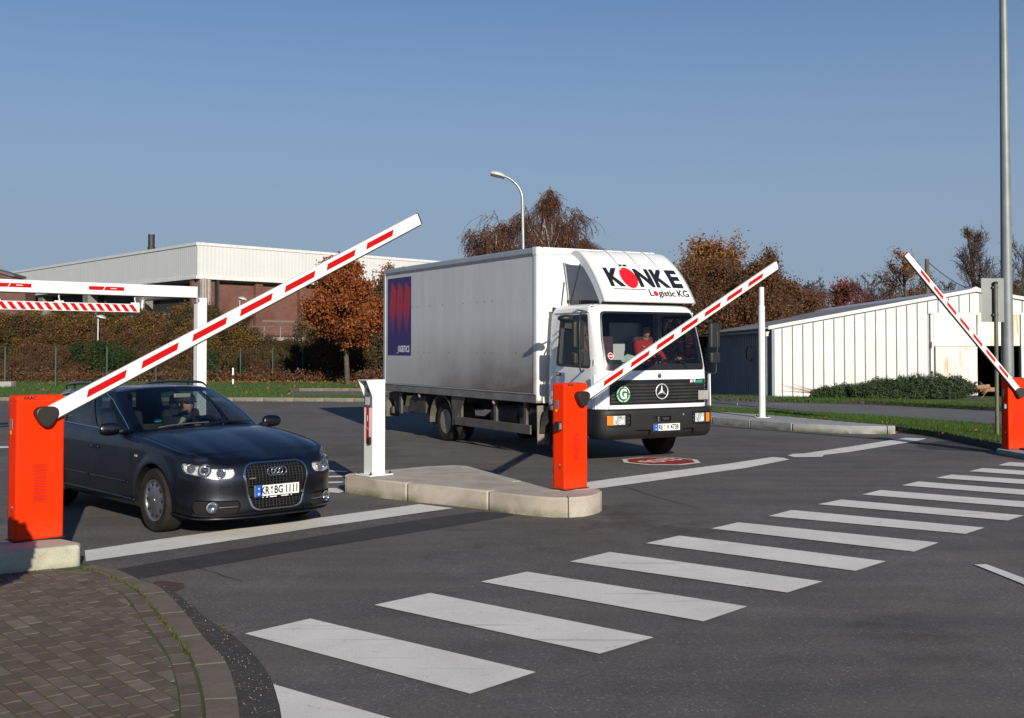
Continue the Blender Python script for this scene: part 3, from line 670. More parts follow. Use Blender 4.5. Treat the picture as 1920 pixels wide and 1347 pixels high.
def mast():
    y=24.; b=at(1890,760,y); x=b.x; t=thing('lamp_mast','tall galvanised steel mast rising out of the top of the picture','mast',(x,y,0))
    obj('shaft',MB().lathe([(.135,0),(.125,2.1),(.118,3.2),(.085,9.0),(.082,9.02),(.075,14)],(0,0,0),(0,0,1),28),mat('zinc_mast',(.25,.275,.27),.55,.3,.16,1.2,bmp=.1,bscale=12),t,smooth='auto')
    obj('door_plate',MB().box((.0,-.128,1.0),(.09,.02,.4)),M_steel,t,bevel=.004)
mast()
def streetlamp():
    Y=40.; c=at(981,470,Y); f=Y/F
    t=thing('street_lamp','grey street lamp with curved arm behind the truck box','street lamp',(c.x,Y,0))
    z=lambda v:H+(HY-v)*f+.0; X=lambda u:(u-960)*f-c.x
    pts=[(0,0,0),(0,0,z(470)),(X(980),0,z(400)),(X(979.5),0,z(372)),(X(977),0,z(360)),(X(972),0,z(350)),(X(964),0,z(341)),(X(955),0,z(334)),(X(945),0,z(329))]
    pts=[pts[0],pts[1]]+smooth_line(pts[2:],4)
    rr=[.08,.06]+[.055-.02*i/(len(pts)-3) for i in range(len(pts)-2)]
    obj('pole',MB().tube(pts,rr,12),M_steel,t,smooth='auto')
    hm=MB(); n=7; sec=[]
    A=Vector((X(948),0,z(331))); B=Vector((X(919),0,z(323)-.02)); ax=(B-A).normalized(); up=Vector((-ax.z,0,ax.x)); up=up if up.z>0 else -up; L=(B-A).length
    prof=[(0,.05,.03),(.08,.10,.07),(.3,.14,.11),(.6,.15,.12),(.9,.13,.09),(1,.08,.03)]
    def sec_(s,wd,ht): return [A+ax*(s*L)+Vector((0,math.cos(a)*wd,0))+up*(max(-.02,math.sin(a)*ht)) for a in[2*PI*k/14 for k in range(14)]]
    V=[p for q in prof for p in sec_(*q)]; 
    hm.add(V,[(i*14+j,i*14+(j+1)%14,(i+1)*14+(j+1)%14,(i+1)*14+j) for i in range(5) for j in range(14)]+[tuple(range(14)),tuple(range(70,84))])
    hd=obj('lamp_head',hm,mat('pale_lamp_hood',(.62,.62,.60),.4),t,smooth='auto')
    ln=MB(); q=[A+ax*(s*L)+Vector((0,y_,0))-up*.02 for s,y_ in((.05,-.08),(.05,.08),(.95,.11),(.95,-.11))]; ln.prism_dir(q,-up*.06); obj('lamp_glass',ln,mat('dark_lamp_glass',(.05,.05,.05),.2),hd)
streetlamp()
def farlamp(u,vtop,Y,label,arm=1):
    p=at(u,vtop,Y); t=thing('area_lamp',label,'lamp',(p.x,Y,0))
    obj('pole',MB().tube([(0,0,0),(0,0,p.z-.1)],[.06,.035],8),M_steel,t)
    f=Y/F; obj('lamp_head',MB().lathe([(.08*1,0),(.26,.04),(.24,.10),(.10,.17)],(arm*.15,0,p.z-.2),(.25*arm,0,1),10),mat('lamp_head_white',(.6,.6,.6),.4),t,smooth='auto')
farlamp(449.5,556,62,'small lamp on a thin pole in front of the brick wall with pilasters')
farlamp(699,505,66,'small lamp on a thin pole beside the rust coloured oak crown',1)
farlamp(184,590,58,'small lamp on a short pole in the thicket under the striped bar')
# ================================================================ buildings
M_ribw=mat('white_cladding',(.65,.645,.625),.45,0,.03,.4)
def brickmat(name,a,b_,mo,scale=1):
    m,nt,b=nodes(name); co=coord(nt); mp=N(nt,'ShaderNodeMapping'); mp.inputs['Rotation'].default_value=(R(90),0,0); nt.links.new(co,mp.inputs[0])
    br=N(nt,'ShaderNodeTexBrick'); br.inputs['Scale'].default_value=scale; br.inputs['Color1'].default_value=(*a,1);br.inputs['Color2'].default_value=(*b_,1);br.inputs['Mortar'].default_value=(*mo,1); br.inputs['Mortar Size'].default_value=.012; br.inputs['Brick Width'].default_value=.25; br.inputs['Row Height'].default_value=.083
    nt.links.new(mp.outputs[0],br.inputs[0]); n=noise(nt,co,.5,5,.6); col=mix(nt,1.0,br.outputs[0],ramp(nt,n.outputs[0],[(.3,.7),(.7,1.1)]).outputs[0],'MULTIPLY'); nt.links.new(col,b.inputs['Base Color']); b.inputs['Roughness'].default_value=.9; return m
M_brick=brickmat('red_brick',(.155,.055,.036),(.20,.075,.05),(.12,.08,.065))
def hall():
    Y=110.; c=at(370,457,Y); f=Y/F
    aR=math.atan2(2080,2867-960)     # direction of the right-hand wall (from +x)
    dR=Vector((math.cos(aR),math.sin(aR),0)); aL=math.atan2(2080,-860-960); dL=Vector((math.cos(aL),math.sin(aL),0))
    zt=c.z; zb=at(370,520,Y).z
    t=thing('factory_hall','large brick factory hall with white ribbed upper cladding beyond the thicket','building',(c.x,c.y,0))
    def corr(d,L,out,z0,z1,pitch=.45,dep=.010):
        mb=MB(); n=int(L/pitch); vs=[]
        for i in range(n+1):
            for s,q in((0,0),(.5,0),(.62,dep),(.88,dep)):
                x=(i+s)*pitch
                if x>L: break
                p=d*x+out*(dep-q) ; vs+=[(p.x,p.y,z0),(p.x,p.y,z1)]
        k=len(vs)//2; mb.add(vs,[(2*i,2*i+2,2*i+3,2*i+1) for i in range(k-1)]); return mb
    oR=Vector((dR.y,-dR.x,0)); oL=Vector((-dL.y,dL.x,0)); oL=oL if oL.y<0 else -oL
    LR=75; LL=95
    obj('upper_cladding',corr(dR,LR,oR,zb,zt),M_ribw,t); obj('upper_cladding',corr(dL,LL,oL,zb,zt),M_ribw,t)
    tr=MB(); 
    for d,L,o in((dR,LR,oR),(dL,LL,oL)):
        for z,th in((zt,.28),(zb,.30)):
            a=o*.10; p=[Vector((0,0,z-th/2))-o*.15,Vector((0,0,z-th/2))+a,Vector((0,0,z+th/2))+a,Vector((0,0,z+th/2))-o*.15]; tr.prism_dir(p,d*L)
    obj('fascia_trim',tr,mat('fascia_white',(.78,.77,.74),.4),t)
    o_=(dR+dL)*.4; rf=MB().prism([(o_.x,o_.y),(dR.x*LR+o_.x,dR.y*LR+o_.y),(dR.x*LR+dL.x*LL,dR.y*LR+dL.y*LL),(dL.x*LL+o_.x,dL.y*LL+o_.y)],zb-.3,zt-.3); obj('roof',rf,mat('roof_grey',(.25,.25,.25),.8),t)
    # set-back brick wall with pilasters on the right-hand side
    s=2.6; nR=-oR; wl=MB().prism_dir([nR*s*.35,nR*(s*.35+.4),nR*(s*.35+.4)+Vector((0,0,zb-.3)),nR*s*.35+Vector((0,0,zb-.3))],dR*LR)
    wall=obj('brick_wall',wl,M_brick,t)
    for k in range(12):
        x=1.6+k*5.6; q=dR*x+nR*(s*.35-.5); obj('pilaster',MB().prism([((q+a).x,(q+a).y) for a in(Vector(),dR*.85,dR*.85+nR*.52,nR*.52)],0,zb-.15),M_brick,t)
        # recessed darker panel head
        q2=dR*(x+1.0)+nR*(s*.35-.03); obj('ledge',MB().prism([((q2+a).x,(q2+a).y) for a in(Vector(),dR*4.3,dR*4.3+nR*.1,nR*.1)],zb-4.3,zb-4.1),mat('ledge_concrete',(.2,.16,.14),.9),t)
    # gallery with railing
    zg=at(500,632,Y).z; g=MB(); q=dR*3+oR*.0; g.prism_dir([q+Vector((0,0,zg-.35)),q+oR*1.5+Vector((0,0,zg-.35)),q+oR*1.5+Vector((0,0,zg)),q+Vector((0,0,zg))],dR*26); gl=obj('gallery',g,mat('pale_gallery',(.42,.39,.35),.8,0,.2,2),t)
    rl=MB()
    for zz in(.55,1.1): rl.tube([q+oR*1.4+Vector((0,0,zg+zz)),q+oR*1.4+dR*26+Vector((0,0,zg+zz))],.04,5)
    for k in range(14): rl.tube([q+oR*1.4+dR*(k*2)+Vector((0,0,zg)),q+oR*1.4+dR*(k*2)+Vector((0,0,zg+1.1))],.04,5)
    obj('railing',rl,M_steel,gl)
    # left-hand wall: recessed dark bay with louvres, and grey columns
    dm=mat('dark_bay',(.035,.035,.038),.8); lv=mat('louvre_grey',(.28,.27,.26),.6)
    nL=-oL; bay=MB().prism_dir([nL*2.2,nL*2.4,nL*2.4+Vector((0,0,zb-.2)),nL*2.2+Vector((0,0,zb-.2))],dL*LL); obj('recessed_wall',bay,dm,t)
    cp=MB()
    for x in(.0,14,30,46,62): 
        q=dL*x+nL*.3; obj('concrete_column',MB().prism([((q+a).x,(q+a).y) for a in(Vector(),dL*1.7,dL*1.7+nL*1.2,nL*1.2)],0,zb-.1),mat('column_grey',(.24,.23,.22),.85,0,.2,1),t)
    for k in range(9):
        z=zb-3.6-k*.62; obj('louvre',MB().prism_dir([oL*.1+dL*2+Vector((0,0,z)),oL*.5+dL*2+Vector((0,0,z-.12)),oL*.5+dL*2+Vector((0,0,z)),oL*.1+dL*2+Vector((0,0,z+.12))],dL*15),lv,t)
    for a in(1.0,1.45,2.1):
        q=dR*(a*.6)+oR*.12; obj('drain_pipe',MB().tube([(q.x,q.y,0),(q.x,q.y,zb-.1)],.09,8),mat('pipe_pale',(.45,.36,.30),.5),t)
    pw=MB(); cpt=dL*12+oL*.5
    pp=[cpt+Vector((0,0,at(190,565,Y).z-1.4)),cpt+Vector((0,0,at(190,556,Y).z-.1)),cpt+Vector((.5,0,at(190,553,Y).z)),cpt+dL*-10+Vector((0,0,at(190,553,Y).z))]
    obj('steam_pipe',pw.tube(smooth_line([tuple(p) for p in pp],4),.28,10),mat('lagged_pipe',(.40,.39,.37),.4,.5),t)
    ch=at(284,452,122.); obj('chimney',MB().lathe([(.42,-3),(.42,.2),(.36,.25),(.36,1.6)],(ch.x-c.x,122-c.y,ch.z-.9),(0,0,1),16),mat('black_flue',(.03,.03,.035),.5),t)
    # pale window behind the trees
    for (u,v,ww,hh) in((215,626,34,18),(498,655,22,16)):
        p=at(u,v,Y-24); fr=obj('window',MB().box((p.x-c.x,p.y-c.y,p.z),(ww*f*.8,.1,hh*f*.8)),M_white,t)
        obj('pane',MB().box((p.x-c.x-ww*f*.19,p.y-c.y-.06,p.z),(ww*f*.34,.02,hh*f*.66)),dm,fr); obj('pane',MB().box((p.x-c.x+ww*f*.19,p.y-c.y-.06,p.z),(ww*f*.34,.02,hh*f*.66)),dm,fr)
    # low brick annexe with pitched roof at the far left
    Y2=95.; a0=at(0,512,Y2); f2=Y2/F
    t2=thing('brick_annexe','low brown brick annexe with a sloping roof at the left edge','building',(a0.x,Y2,0))
    zz=a0.z; zr=at(26,521,Y2).z
    obj('wall',MB().prism_dir([(-16,0,0),(2.2,0,0),(2.2,0,zr-.5),(1.2,0,zr),(0,0,zz),(-6,0,zz+1.6),(-16,0,zz-.9)],(0,2,0)),brickmat('brown_brick_wall',(.13,.055,.045),(.17,.075,.055),(.12,.08,.07)),t2)
    obj('roof_edge',MB().prism_dir([(-6,-.2,zz+1.6),(0,-.2,zz),(1.3,-.2,zr+.02),(1.3,-.2,zr+.22),(0,-.2,zz+.2),(-6,-.2,zz+1.8)],(0,2.4,0)),mat('slate_edge',(.12,.11,.11),.6),t2)
hall()
def shed():
    Y=38.4; A=at(1447,617,Y); Rg=at(1823,548,Y); zb=0.0; f=Y/F
    th=R(2.6); dB=Vector((math.sin(th),math.cos(th),0)); dX=Vector((math.cos(th),-math.sin(th),0))   # back / right
    W=Rg.x-A.x; ez=A.z; rz=Rg.z; Lb=26
    t=thing('storage_shed','long white sheet metal shed with an open gable door behind the road','shed',(A.x,Y,0))
    P3=lambda s,z,b=0: dX*s+dB*b+Vector((0,0,z))
    hz=lambda s: ez+(rz-ez)*(s/W if s<W else (2*W-s)/W)
    m1=mat('shed_panel_white',(.66,.66,.64),.5,0,.05,1.5,rand=.04)
    # door opening in panel coordinates
    d0=(at(1740,590,Y).x-A.x); d1=(at(1910,590,Y).x-A.x); dz=at(1740,590,Y).z
    open0=at(1824,650,Y).x-A.x; open1=at(1905,650,Y).x-A.x; oz=at(1824,648,Y).z
    pw=.355; n=int(2*W/pw)
    core=MB(); core.prism_dir([P3(0,zb-.3,.08),P3(open0,zb-.3,.08),P3(open0,oz,.08),P3(open1,oz,.08),P3(open1,zb-.3,.08),P3(2*W,zb-.3,.08),P3(2*W,ez,.08),P3(W,rz,.08),P3(0,ez,.08)],dB*.1)
    bm=bmesh.new(); me=core.mesh('gable_wall'); bm.from_mesh(me); bmesh.ops.triangulate(bm,faces=bm.faces); bmesh.ops.recalc_face_normals(bm,faces=bm.faces); bm.to_mesh(me); bm.free(); link('gable_wall',me,mat('shed_core_grey',(.42,.42,.41),.7),t)
    for i in range(n+1):
        s0=i*pw+.013; s1=min((i+1)*pw-.013,2*W)
        if s0>2*W-.05: continue
        zlo=zb+.05
        if s1>d0 and s0<d1: zlo=dz+.02
        dep=-.055
        poly=[P3(s0,zlo,.078),P3(s1,zlo,.078),P3(s1,hz(s1)-.04,.078)]+([P3(W,rz-.04,.078)] if s0<W<s1 else [])+[P3(s0,hz(s0)-.04,.078)]
        o=MB().prism_dir(poly,dB*dep); obj('cladding_panel',o,m1,t,bevel=.012,seg=1)
    for sg in(0,1):
        a=P3(0 if sg==0 else 2*W,ez,-.04)-(dX*.12 if sg==0 else -dX*.12)-Vector((0,0,.02)); b=P3(W,rz+.0,-.04)
        obj('verge_board',MB().prism_dir([a,b,b+Vector((0,0,.12)),a+Vector((0,0,.12))],dB*.14),m1,t)
    rm=mat('roof_sheet_grey',(.30,.295,.28),.7,0,.2,.8)
    for sg in(0,1):
        s=0 if sg==0 else 2*W; q=-dX*.25 if sg==0 else dX*.25
        a=P3(s,ez+.03,.0)+q-Vector((0,0,.04)); b=P3(W,rz+.04,.0)
        mb=MB(); mb.prism_dir([a,b,b+Vector((0,0,.05)),a+Vector((0,0,.05))],dB*Lb); obj('roof',mb,rm,t)
    obj('ridge_cap',MB().prism_dir([P3(W-.35,rz+.02,-.02),P3(W+.35,rz+.02,-.02),P3(W,rz+.17,-.02)],dB*Lb),m1,t)
    sw=MB(); sw.prism_dir([P3(0,-1.2,.0),P3(.1,-1.2,.0),P3(.1,ez,.0),P3(0,ez,.0)],dB*Lb)
    side=obj('side_wall',sw,mat('grey_blue_side_sheet',(.24,.265,.29),.6,0,.08,.8),t)
    for k in range(60): obj('wall_rib',MB().prism_dir([P3(-.02,-1.2,.25+k*.42),P3(-.02,-1.2,.29+k*.42),P3(-.02,ez,.29+k*.42),P3(-.02,ez,.25+k*.42)],dX*.02),side.data.materials[0],side)
    gt=[P3(-.30,ez-.10+.05*math.cos(a)*0,0)+Vector((.07*math.cos(a),0,.07*math.sin(a))) for a in[PI+PI*k/8 for k in range(9)]]
    obj('gutter',MB().prism_dir([p+Vector((0,0,.03)) for p in gt],dB*Lb),mat('gutter_pale',(.55,.55,.53),.4),t)
    obj('gutter_outlet',MB().lathe([(.055,-.05),(.06,.02),(.085,.09),(.10,.11)],P3(-.18,ez-.2,-.04),(0,0,1),12),M_white,t)
    obj('downpipe',MB().tube([P3(-.10,ez-.2,.35),P3(-.10,-.9,.35)],.055,10),mat('downpipe_grey',(.35,.37,.38),.4),t,smooth='auto')
    # door leaves, interior
    dm=mat('door_enamel',(.78,.75,.69),.45,0,.04,1)
    def rusty():
        m,nt,b=nodes('rusty_door_enamel'); co=coord(nt); mp=N(nt,'ShaderNodeMapping'); mp.inputs['Scale'].default_value=(9,9,.55); nt.links.new(co,mp.inputs[0]); n=noise(nt,mp.outputs[0],1,5,.7); n2=noise(nt,co,1.1,2,.5)
        mu=N(nt,'ShaderNodeMath',operation='MULTIPLY'); nt.links.new(ramp(nt,n.outputs[0],[(.47,0),(.64,1)]).outputs[0],mu.inputs[0]); nt.links.new(ramp(nt,n2.outputs[0],[(.42,0),(.6,1)]).outputs[0],mu.inputs[1])
        nt.links.new(mix(nt,mu.outputs[0],(.76,.72,.64),(.46,.23,.08)),b.inputs['Base Color']); b.inputs['Roughness'].default_value=.6; return m
    rd=rusty()
    zmid=at(1780,650,Y).z
    obj('door_header',MB().prism_dir([P3(d0,dz-.03,.0),P3(d1,dz-.03,.0),P3(d1,dz+.05,.0),P3(d0,dz+.05,.0)],dB*.08),m1,t)
    obj('upper_door_panel',MB().prism_dir([P3(d0+.12,zmid+.02,.02),P3((d0+d1)/2-.02,zmid+.02,.02),P3((d0+d1)/2-.02,dz-.03,.02),P3(d0+.12,dz-.03,.02)],dB*.06),dm,t,bevel=.01)
    obj('upper_door_panel',MB().prism_dir([P3((d0+d1)/2+.02,zmid+.02,.02),P3(d1-.1,zmid+.02,.02),P3(d1-.1,dz-.03,.02),P3((d0+d1)/2+.02,dz-.03,.02)],dB*.06),rd,t,bevel=.01)
    leaf=obj('sliding_door',MB().prism_dir([P3(d0+.15,.05,-.03),P3(open0+.02,.05,-.03),P3(open0+.02,zmid,-.03),P3(d0+.15,zmid,-.03)],dB*.06),rd,t,bevel=.008)
    for z in(zmid-.06,.62): obj('door_rail',MB().prism_dir([P3(d0+.15,z,-.05),P3(open0,z,-.05),P3(open0,z+.04,-.05),P3(d0+.15,z+.04,-.05)],dB*.02),dm,leaf)
    for k in range(1,5):
        s=d0+.15+(open0-d0-.15)*k/5; obj('door_batten',MB().box(P3(s,(zmid+.05)/2,-.035),(.02,.012,zmid-.2)),rd,leaf)
    obj('door_handle',MB().box(P3(open0-.05,.62,-.08),(.06,.06,.08)),M_dsteel,leaf)
    obj('door_frame',MB().prism_dir([P3(d0,.05,-.0),P3(d0+.10,.05,-.0),P3(d0+.10,dz,-.0),P3(d0,dz,-.0)],dB*.07),m1,t)
    obj('hinge',MB().box(P3(d0+.02,1.9,-.02),(.03,.03,.22)),M_dsteel,t); obj('hinge',MB().box(P3(d0+.03,.9,-.02),(.03,.03,.22)),M_dsteel,t)
    obj('door_frame',MB().prism_dir([P3(open1,.05,-.05),P3(open1+.14,.05,-.05),P3(open1+.14,dz,-.05),P3(open1,dz,-.05)],dB*.12),dm,t)
    it=MB(); it.prism_dir([P3(.3,.0,.2),P3(2*W-.3,.0,.2),P3(2*W-.3,.02,.2),P3(.3,.02,.2)],dB*(Lb-1)); it.prism_dir([P3(.3,.0,Lb-1),P3(2*W,.0,Lb-1),P3(2*W,ez,Lb-1),P3(.3,ez,Lb-1)],dB*.1); it.prism_dir([P3(2*W-.1,-.2,.2),P3(2*W,-.2,.2),P3(2*W,ez,.2),P3(2*W-.1,ez,.2)],dB*Lb)
    obj('interior',it,mat('dark_interior',(.04,.038,.035),.9),t)
    # hose coil hanging on the side wall
    hc=P3(-.12,0,0)+Vector((A.x,Y,0)); yy=Y+3.6; p=at(1409,665,yy); hx=hc.x+(yy-Y)*math.tan(th)-.02
    hs=thing('hose_coil','yellow and black hose coil hanging on the grey side wall of the shed','hose',(hx,yy,p.z+.3))
    for q,(rr,c_) in enumerate(((.30,(.55,.42,.14)),(.27,(.03,.03,.03)),(.315,(.5,.4,.15)))):
        obj('hose',MB().tube([(-.03-.02*q,.62*math.sin(2*PI*k/28)*rr/.3*.9,-.28+math.cos(2*PI*k/28)*rr) for k in range(29)],.018,6,cap=False),mat('hose_%s'%('yellow','black','ochre')[q],c_,.5),hs)
    obj('hook',MB().tube([(.1,0,.02),(-.1,0,.02),(-.12,0,.06)],.012,6),M_dsteel,hs)
    # wooden pole with wire behind
    yp=70.; p=at(1738,486,yp); tp=thing('wooden_pole','wooden pole with a sagging wire behind the shed roof','pole',(p.x,yp,0))
    obj('shaft',MB().tube([(0,0,-.5),(0,0,p.z)],[.17,.13],10),mat('old_wood',(.14,.11,.08),.85,0,.2,3,bmp=.4),tp)
    e=at(1860,545,yp+5); obj('wire',MB().tube([(0,0,p.z-.15)]+[((e.x-p.x)*k/10,5*k/10,p.z-.15+(e.z-p.z)*k/10-.25*math.sin(PI*k/10)*2) for k in range(1,11)],.03,4),M_dsteel,tp)
shed()
# ================================================================ curved panels cut from a surface given in two parameters
def interp(x,xs,ys):
    if x<=xs[0]: return ys[0]
    for i in range(len(xs)-1):
        if x<=xs[i+1]:
            t=(x-xs[i])/(xs[i+1]-xs[i]); return ys[i]+(ys[i+1]-ys[i])*t
    return ys[-1]
def sinterp(x,xs,ys):
    "smooth monotone-ish interpolation"
    n=len(xs)
    if x<=xs[0]: return ys[0]
    if x>=xs[-1]: return ys[-1]
    i=0
    while x>xs[i+1]: i+=1
    def sl(k):
        if k==0: return (ys[1]-ys[0])/(xs[1]-xs[0])
        if k==n-1: return (ys[-1]-ys[-2])/(xs[-1]-xs[-2])
        a=(ys[k]-ys[k-1])/(xs[k]-xs[k-1]); b=(ys[k+1]-ys[k])/(xs[k+1]-xs[k])
        return 0 if a*b<=0 else 2*a*b/(a+b)
    h=xs[i+1]-xs[i]; t=(x-xs[i])/h; m0,m1=sl(i)*h,sl(i+1)*h
    return ys[i]*(2*t**3-3*t*t+1)+m0*(t**3-2*t*t+t)+ys[i+1]*(-2*t**3+3*t*t)+m1*(t**3-t*t)
def inpoly(p,poly):
    x,y=p; r=False; n=len(poly)
    for i in range(n):
        x0,y0=poly[i];x1,y1=poly[(i+1)%n]
        if (y0>y)!=(y1>y) and x<(x1-x0)*(y-y0)/(y1-y0)+x0: r=not r
    return r
def cut_panels(us,vs,regions,drop=lambda u,v:False):
    """flat sheet in (u,v), cut along every region outline -> dict name -> (list of 2d verts, faces)"""
    bm=bmesh.new(); V=[[bm.verts.new((u,v,0)) for v in vs] for u in us]
    for i in range(len(us)-1):
        for j in range(len(vs)-1): bm.faces.new((V[i][j],V[i+1][j],V[i+1][j+1],V[i][j+1]))
    for name,poly in regions:
        x0=min(p[0] for p in poly);x1=max(p[0] for p in poly);y0=min(p[1] for p in poly);y1=max(p[1] for p in poly); e=1e-4
        n=len(poly)
        for i in range(n):
            a=poly[i];b=poly[(i+1)%n]
            if math.dist(a,b)<1e-6: continue
            bx0,bx1=min(a[0],b[0])-e,max(a[0],b[0])+e; by0,by1=min(a[1],b[1])-e,max(a[1],b[1])+e
            fs=[]
            for f in bm.faces:
                fx=[v.co.x for v in f.verts]; fy=[v.co.y for v in f.verts]
                if min(fx)<bx1 and max(fx)>bx0 and min(fy)<by1 and max(fy)>by0: fs.append(f)
            if not fs: continue
            geom=list({v for f in fs for v in f.verts})+list({ed for f in fs for ed in f.edges})+fs
            bmesh.ops.bisect_plane(bm,geom=geom,plane_co=(a[0],a[1],0),plane_no=(-(b[1]-a[1]),b[0]-a[0],0),dist=1e-5)
    out={}
    for f in bm.faces:
        c=f.calc_center_median(); lab='body'
        for name,poly in regions:
            if inpoly((c.x,c.y),poly): lab=name
        if drop(c.x,c.y): continue
        out.setdefault(lab,[]).append(tuple((v.co.x,v.co.y) for v in f.verts))
    bm.free()
    res={}
    for k,fl in out.items():
        idx={}; vv=[]; ff=[]
        for f in fl:
            t=[]
            for p in f:
                q=(round(p[0],5),round(p[1],5))
                if q not in idx: idx[q]=len(vv); vv.append(p)
                t.append(idx[q])
            if len(set(t))>2: ff.append(tuple(t))
        res[k]=(vv,ff)
    return res
def panel(name,reg,fn,mat_,parent,off=0,rim=None,smooth=True,back=None):
    """map a cut region onto the surface; rim = depth of the wall folded in along its border"""
    vv,ff=reg; P0=[fn(u,v,off) for u,v in vv]; F_=list(ff)
    if rim is not None:
        cnt={}
        for f in ff:
            for i in range(len(f)):
                a,b=f[i],f[(i+1)%len(f)]; cnt[(min(a,b),max(a,b))]=cnt.get((min(a,b),max(a,b)),0)+1
        ed=[]
        for f in ff:
            for i in range(len(f)):
                a,b=f[i],f[(i+1)%len(f)]
                if cnt[(min(a,b),max(a,b))]==1: ed.append((a,b))
        m={}
        for a,b in ed:
            for k in(a,b):
                if k not in m: m[k]=len(P0); P0.append(fn(vv[k][0],vv[k][1],off+rim))
            F_.append((b,a,m[a],m[b]))
    me=bpy.data.meshes.new(name); me.from_pydata([tuple(p) for p in P0],[],F_); me.update()
    bm=bmesh.new(); bm.from_mesh(me); bmesh.ops.recalc_face_normals(bm,faces=bm.faces)
    c=sum((f.calc_center_median().y*f.normal.y+f.calc_center_median().x*f.normal.x*.2+f.normal.z*.3) for f in bm.faces)
    for f in bm.faces: f.smooth=smooth
    for e in bm.edges:
        if len(e.link_faces)==2 and e.calc_face_angle(0)>R(32): e.smooth=False
    bm.to_mesh(me); bm.free()
    return link(name,me,mat_,parent)
def rpoly(pts,r=.03,n=4):
    "rounded polygon"
    out=[];k=len(pts)
    for i in range(k):
        p=Vector(pts[i]);a=Vector(pts[i-1]);b=Vector(pts[(i+1)%k]); d1=(a-p);d2=(b-p); q=min(r,d1.length*.45,d2.length*.45); s=p+d1.normalized()*q; e=p+d2.normalized()*q
        for j in range(n+1):
            t=j/n; w_=s*(1-t)**2+p*2*t*(1-t)+e*t*t; out.append((w_.x,w_.y))
    return out
def mirror(poly): return [(-a,b) for a,b in poly][::-1]
def outline(pts,n=400):
    "half outline from the front centre, returns functions of signed arc length"
    q=smooth_line([(-0+pts[0][0],-pts[1][1])]+pts,10); q=q[10:]
    L=[0]
    for a,b in zip(q,q[1:]): L.append(L[-1]+math.dist(a,b))
    qx=[p[0] for p in q];qy=[p[1] for p in q]
    Ln=np.array(L); X=np.array(qx);Y=np.array(qy)
    def pos(s):
        t=abs(s); x=float(np.interp(t,Ln,X)); y=float(np.interp(t,Ln,Y)); e=.02
        dx=float(np.interp(min(L[-1],t+e),Ln,X)-np.interp(max(0,t-e),Ln,X)); dy=float(np.interp(min(L[-1],t+e),Ln,Y)-np.interp(max(0,t-e),Ln,Y))
        if t<e: dx=0;dy=1
        l=math.hypot(dx,dy) or 1; nx,ny=dy/l,-dx/l
        sg=1 if s>=0 else -1
        return x,y*sg,nx,ny*sg
    def s_y(y): return float(np.interp(y,Y[:int(len(Y)*.3)],Ln[:int(len(Y)*.3)]))
    def s_x(x):
        i=int(np.argmax(Y>.6*max(qy))); j=len(X)-int(np.argmax(Y[::-1]>.6*max(qy)))
        return float(np.interp(-x,-X[i:j],Ln[i:j]))
    return pos,s_y,s_x,L[-1]
# ---- materials for vehicles
def paint(name,c,metal,rough,coat=1,flake=0):
    m,nt,b=nodes(name); co=coord(nt); n=noise(nt,co,2.2,4,.6); 
    b.inputs['Base Color'].default_value=(*c,1); nt.links.new(ramp(nt,n.outputs[0],[(.3,rough*.85),(.7,rough*1.25)]).outputs[0],b.inputs['Roughness'])
    b.inputs['Metallic'].default_value=metal; b.inputs['Coat Weight'].default_value=coat; b.inputs['Coat Roughness'].default_value=.04
    # dust low down
    sx=N(nt,'ShaderNodeSeparateXYZ'); nt.links.new(co,sx.inputs[0]); mr=N(nt,'ShaderNodeMapRange'); mr.inputs[1].default_value=.15;mr.inputs[2].default_value=.6;mr.inputs[3].default_value=.35;mr.inputs[4].default_value=0; nt.links.new(sx.outputs[2],mr.inputs[0])
    mu=N(nt,'ShaderNodeMath',operation='MULTIPLY'); nt.links.new(mr.outputs[0],mu.inputs[0]); nt.links.new(n.outputs[0],mu.inputs[1])
    nt.links.new(mix(nt,mu.outputs[0],c,(.16,.13,.10)),b.inputs['Base Color'])
    return m
M_car=paint('dark_blue_grey_paint',(.048,.052,.068),1.0,.37,coat=.38)
M_chrome=mat('chrome',(.75,.75,.76),.12,1,.02,3)
M_trim=mat('satin_black_trim',(.012,.012,.013),.35,0,.1,5)
M_hole=mat('unlit_cavity',(.006,.006,.006),.9,0,.1,5)
M_glass=glass('tinted_car_glass',(.54,.60,.62),1.5)
M_glassd=glass('dark_side_glass',(.42,.48,.50),1.5)
M_clear=glass('clear_lamp_cover',(.93,.94,.95),1.45)
M_int=mat('dark_cabin_fabric',(.030,.030,.032),.85,0,.2,6)
M_silver=mat('silver_hubcap',(.26,.26,.265),.32,.75,.08,6)
M_tyre=mat('tyre_rubber',(.014,.0125,.011),.85,0,.25,7,bmp=.3,bscale=70,c2=(.026,.021,.017),spec=.2)
M_amber=mat('amber_lens',(.85,.22,.01),.25,0,.08,8,coat=.6)
M_plate=mat('plate_white',(.80,.80,.77),.4,0,.02,5)
M_eu=mat('plate_blue',(.01,.10,.55),.4,0,.02,5)
M_ink=mat('plate_black_ink',(.01,.01,.01),.45)
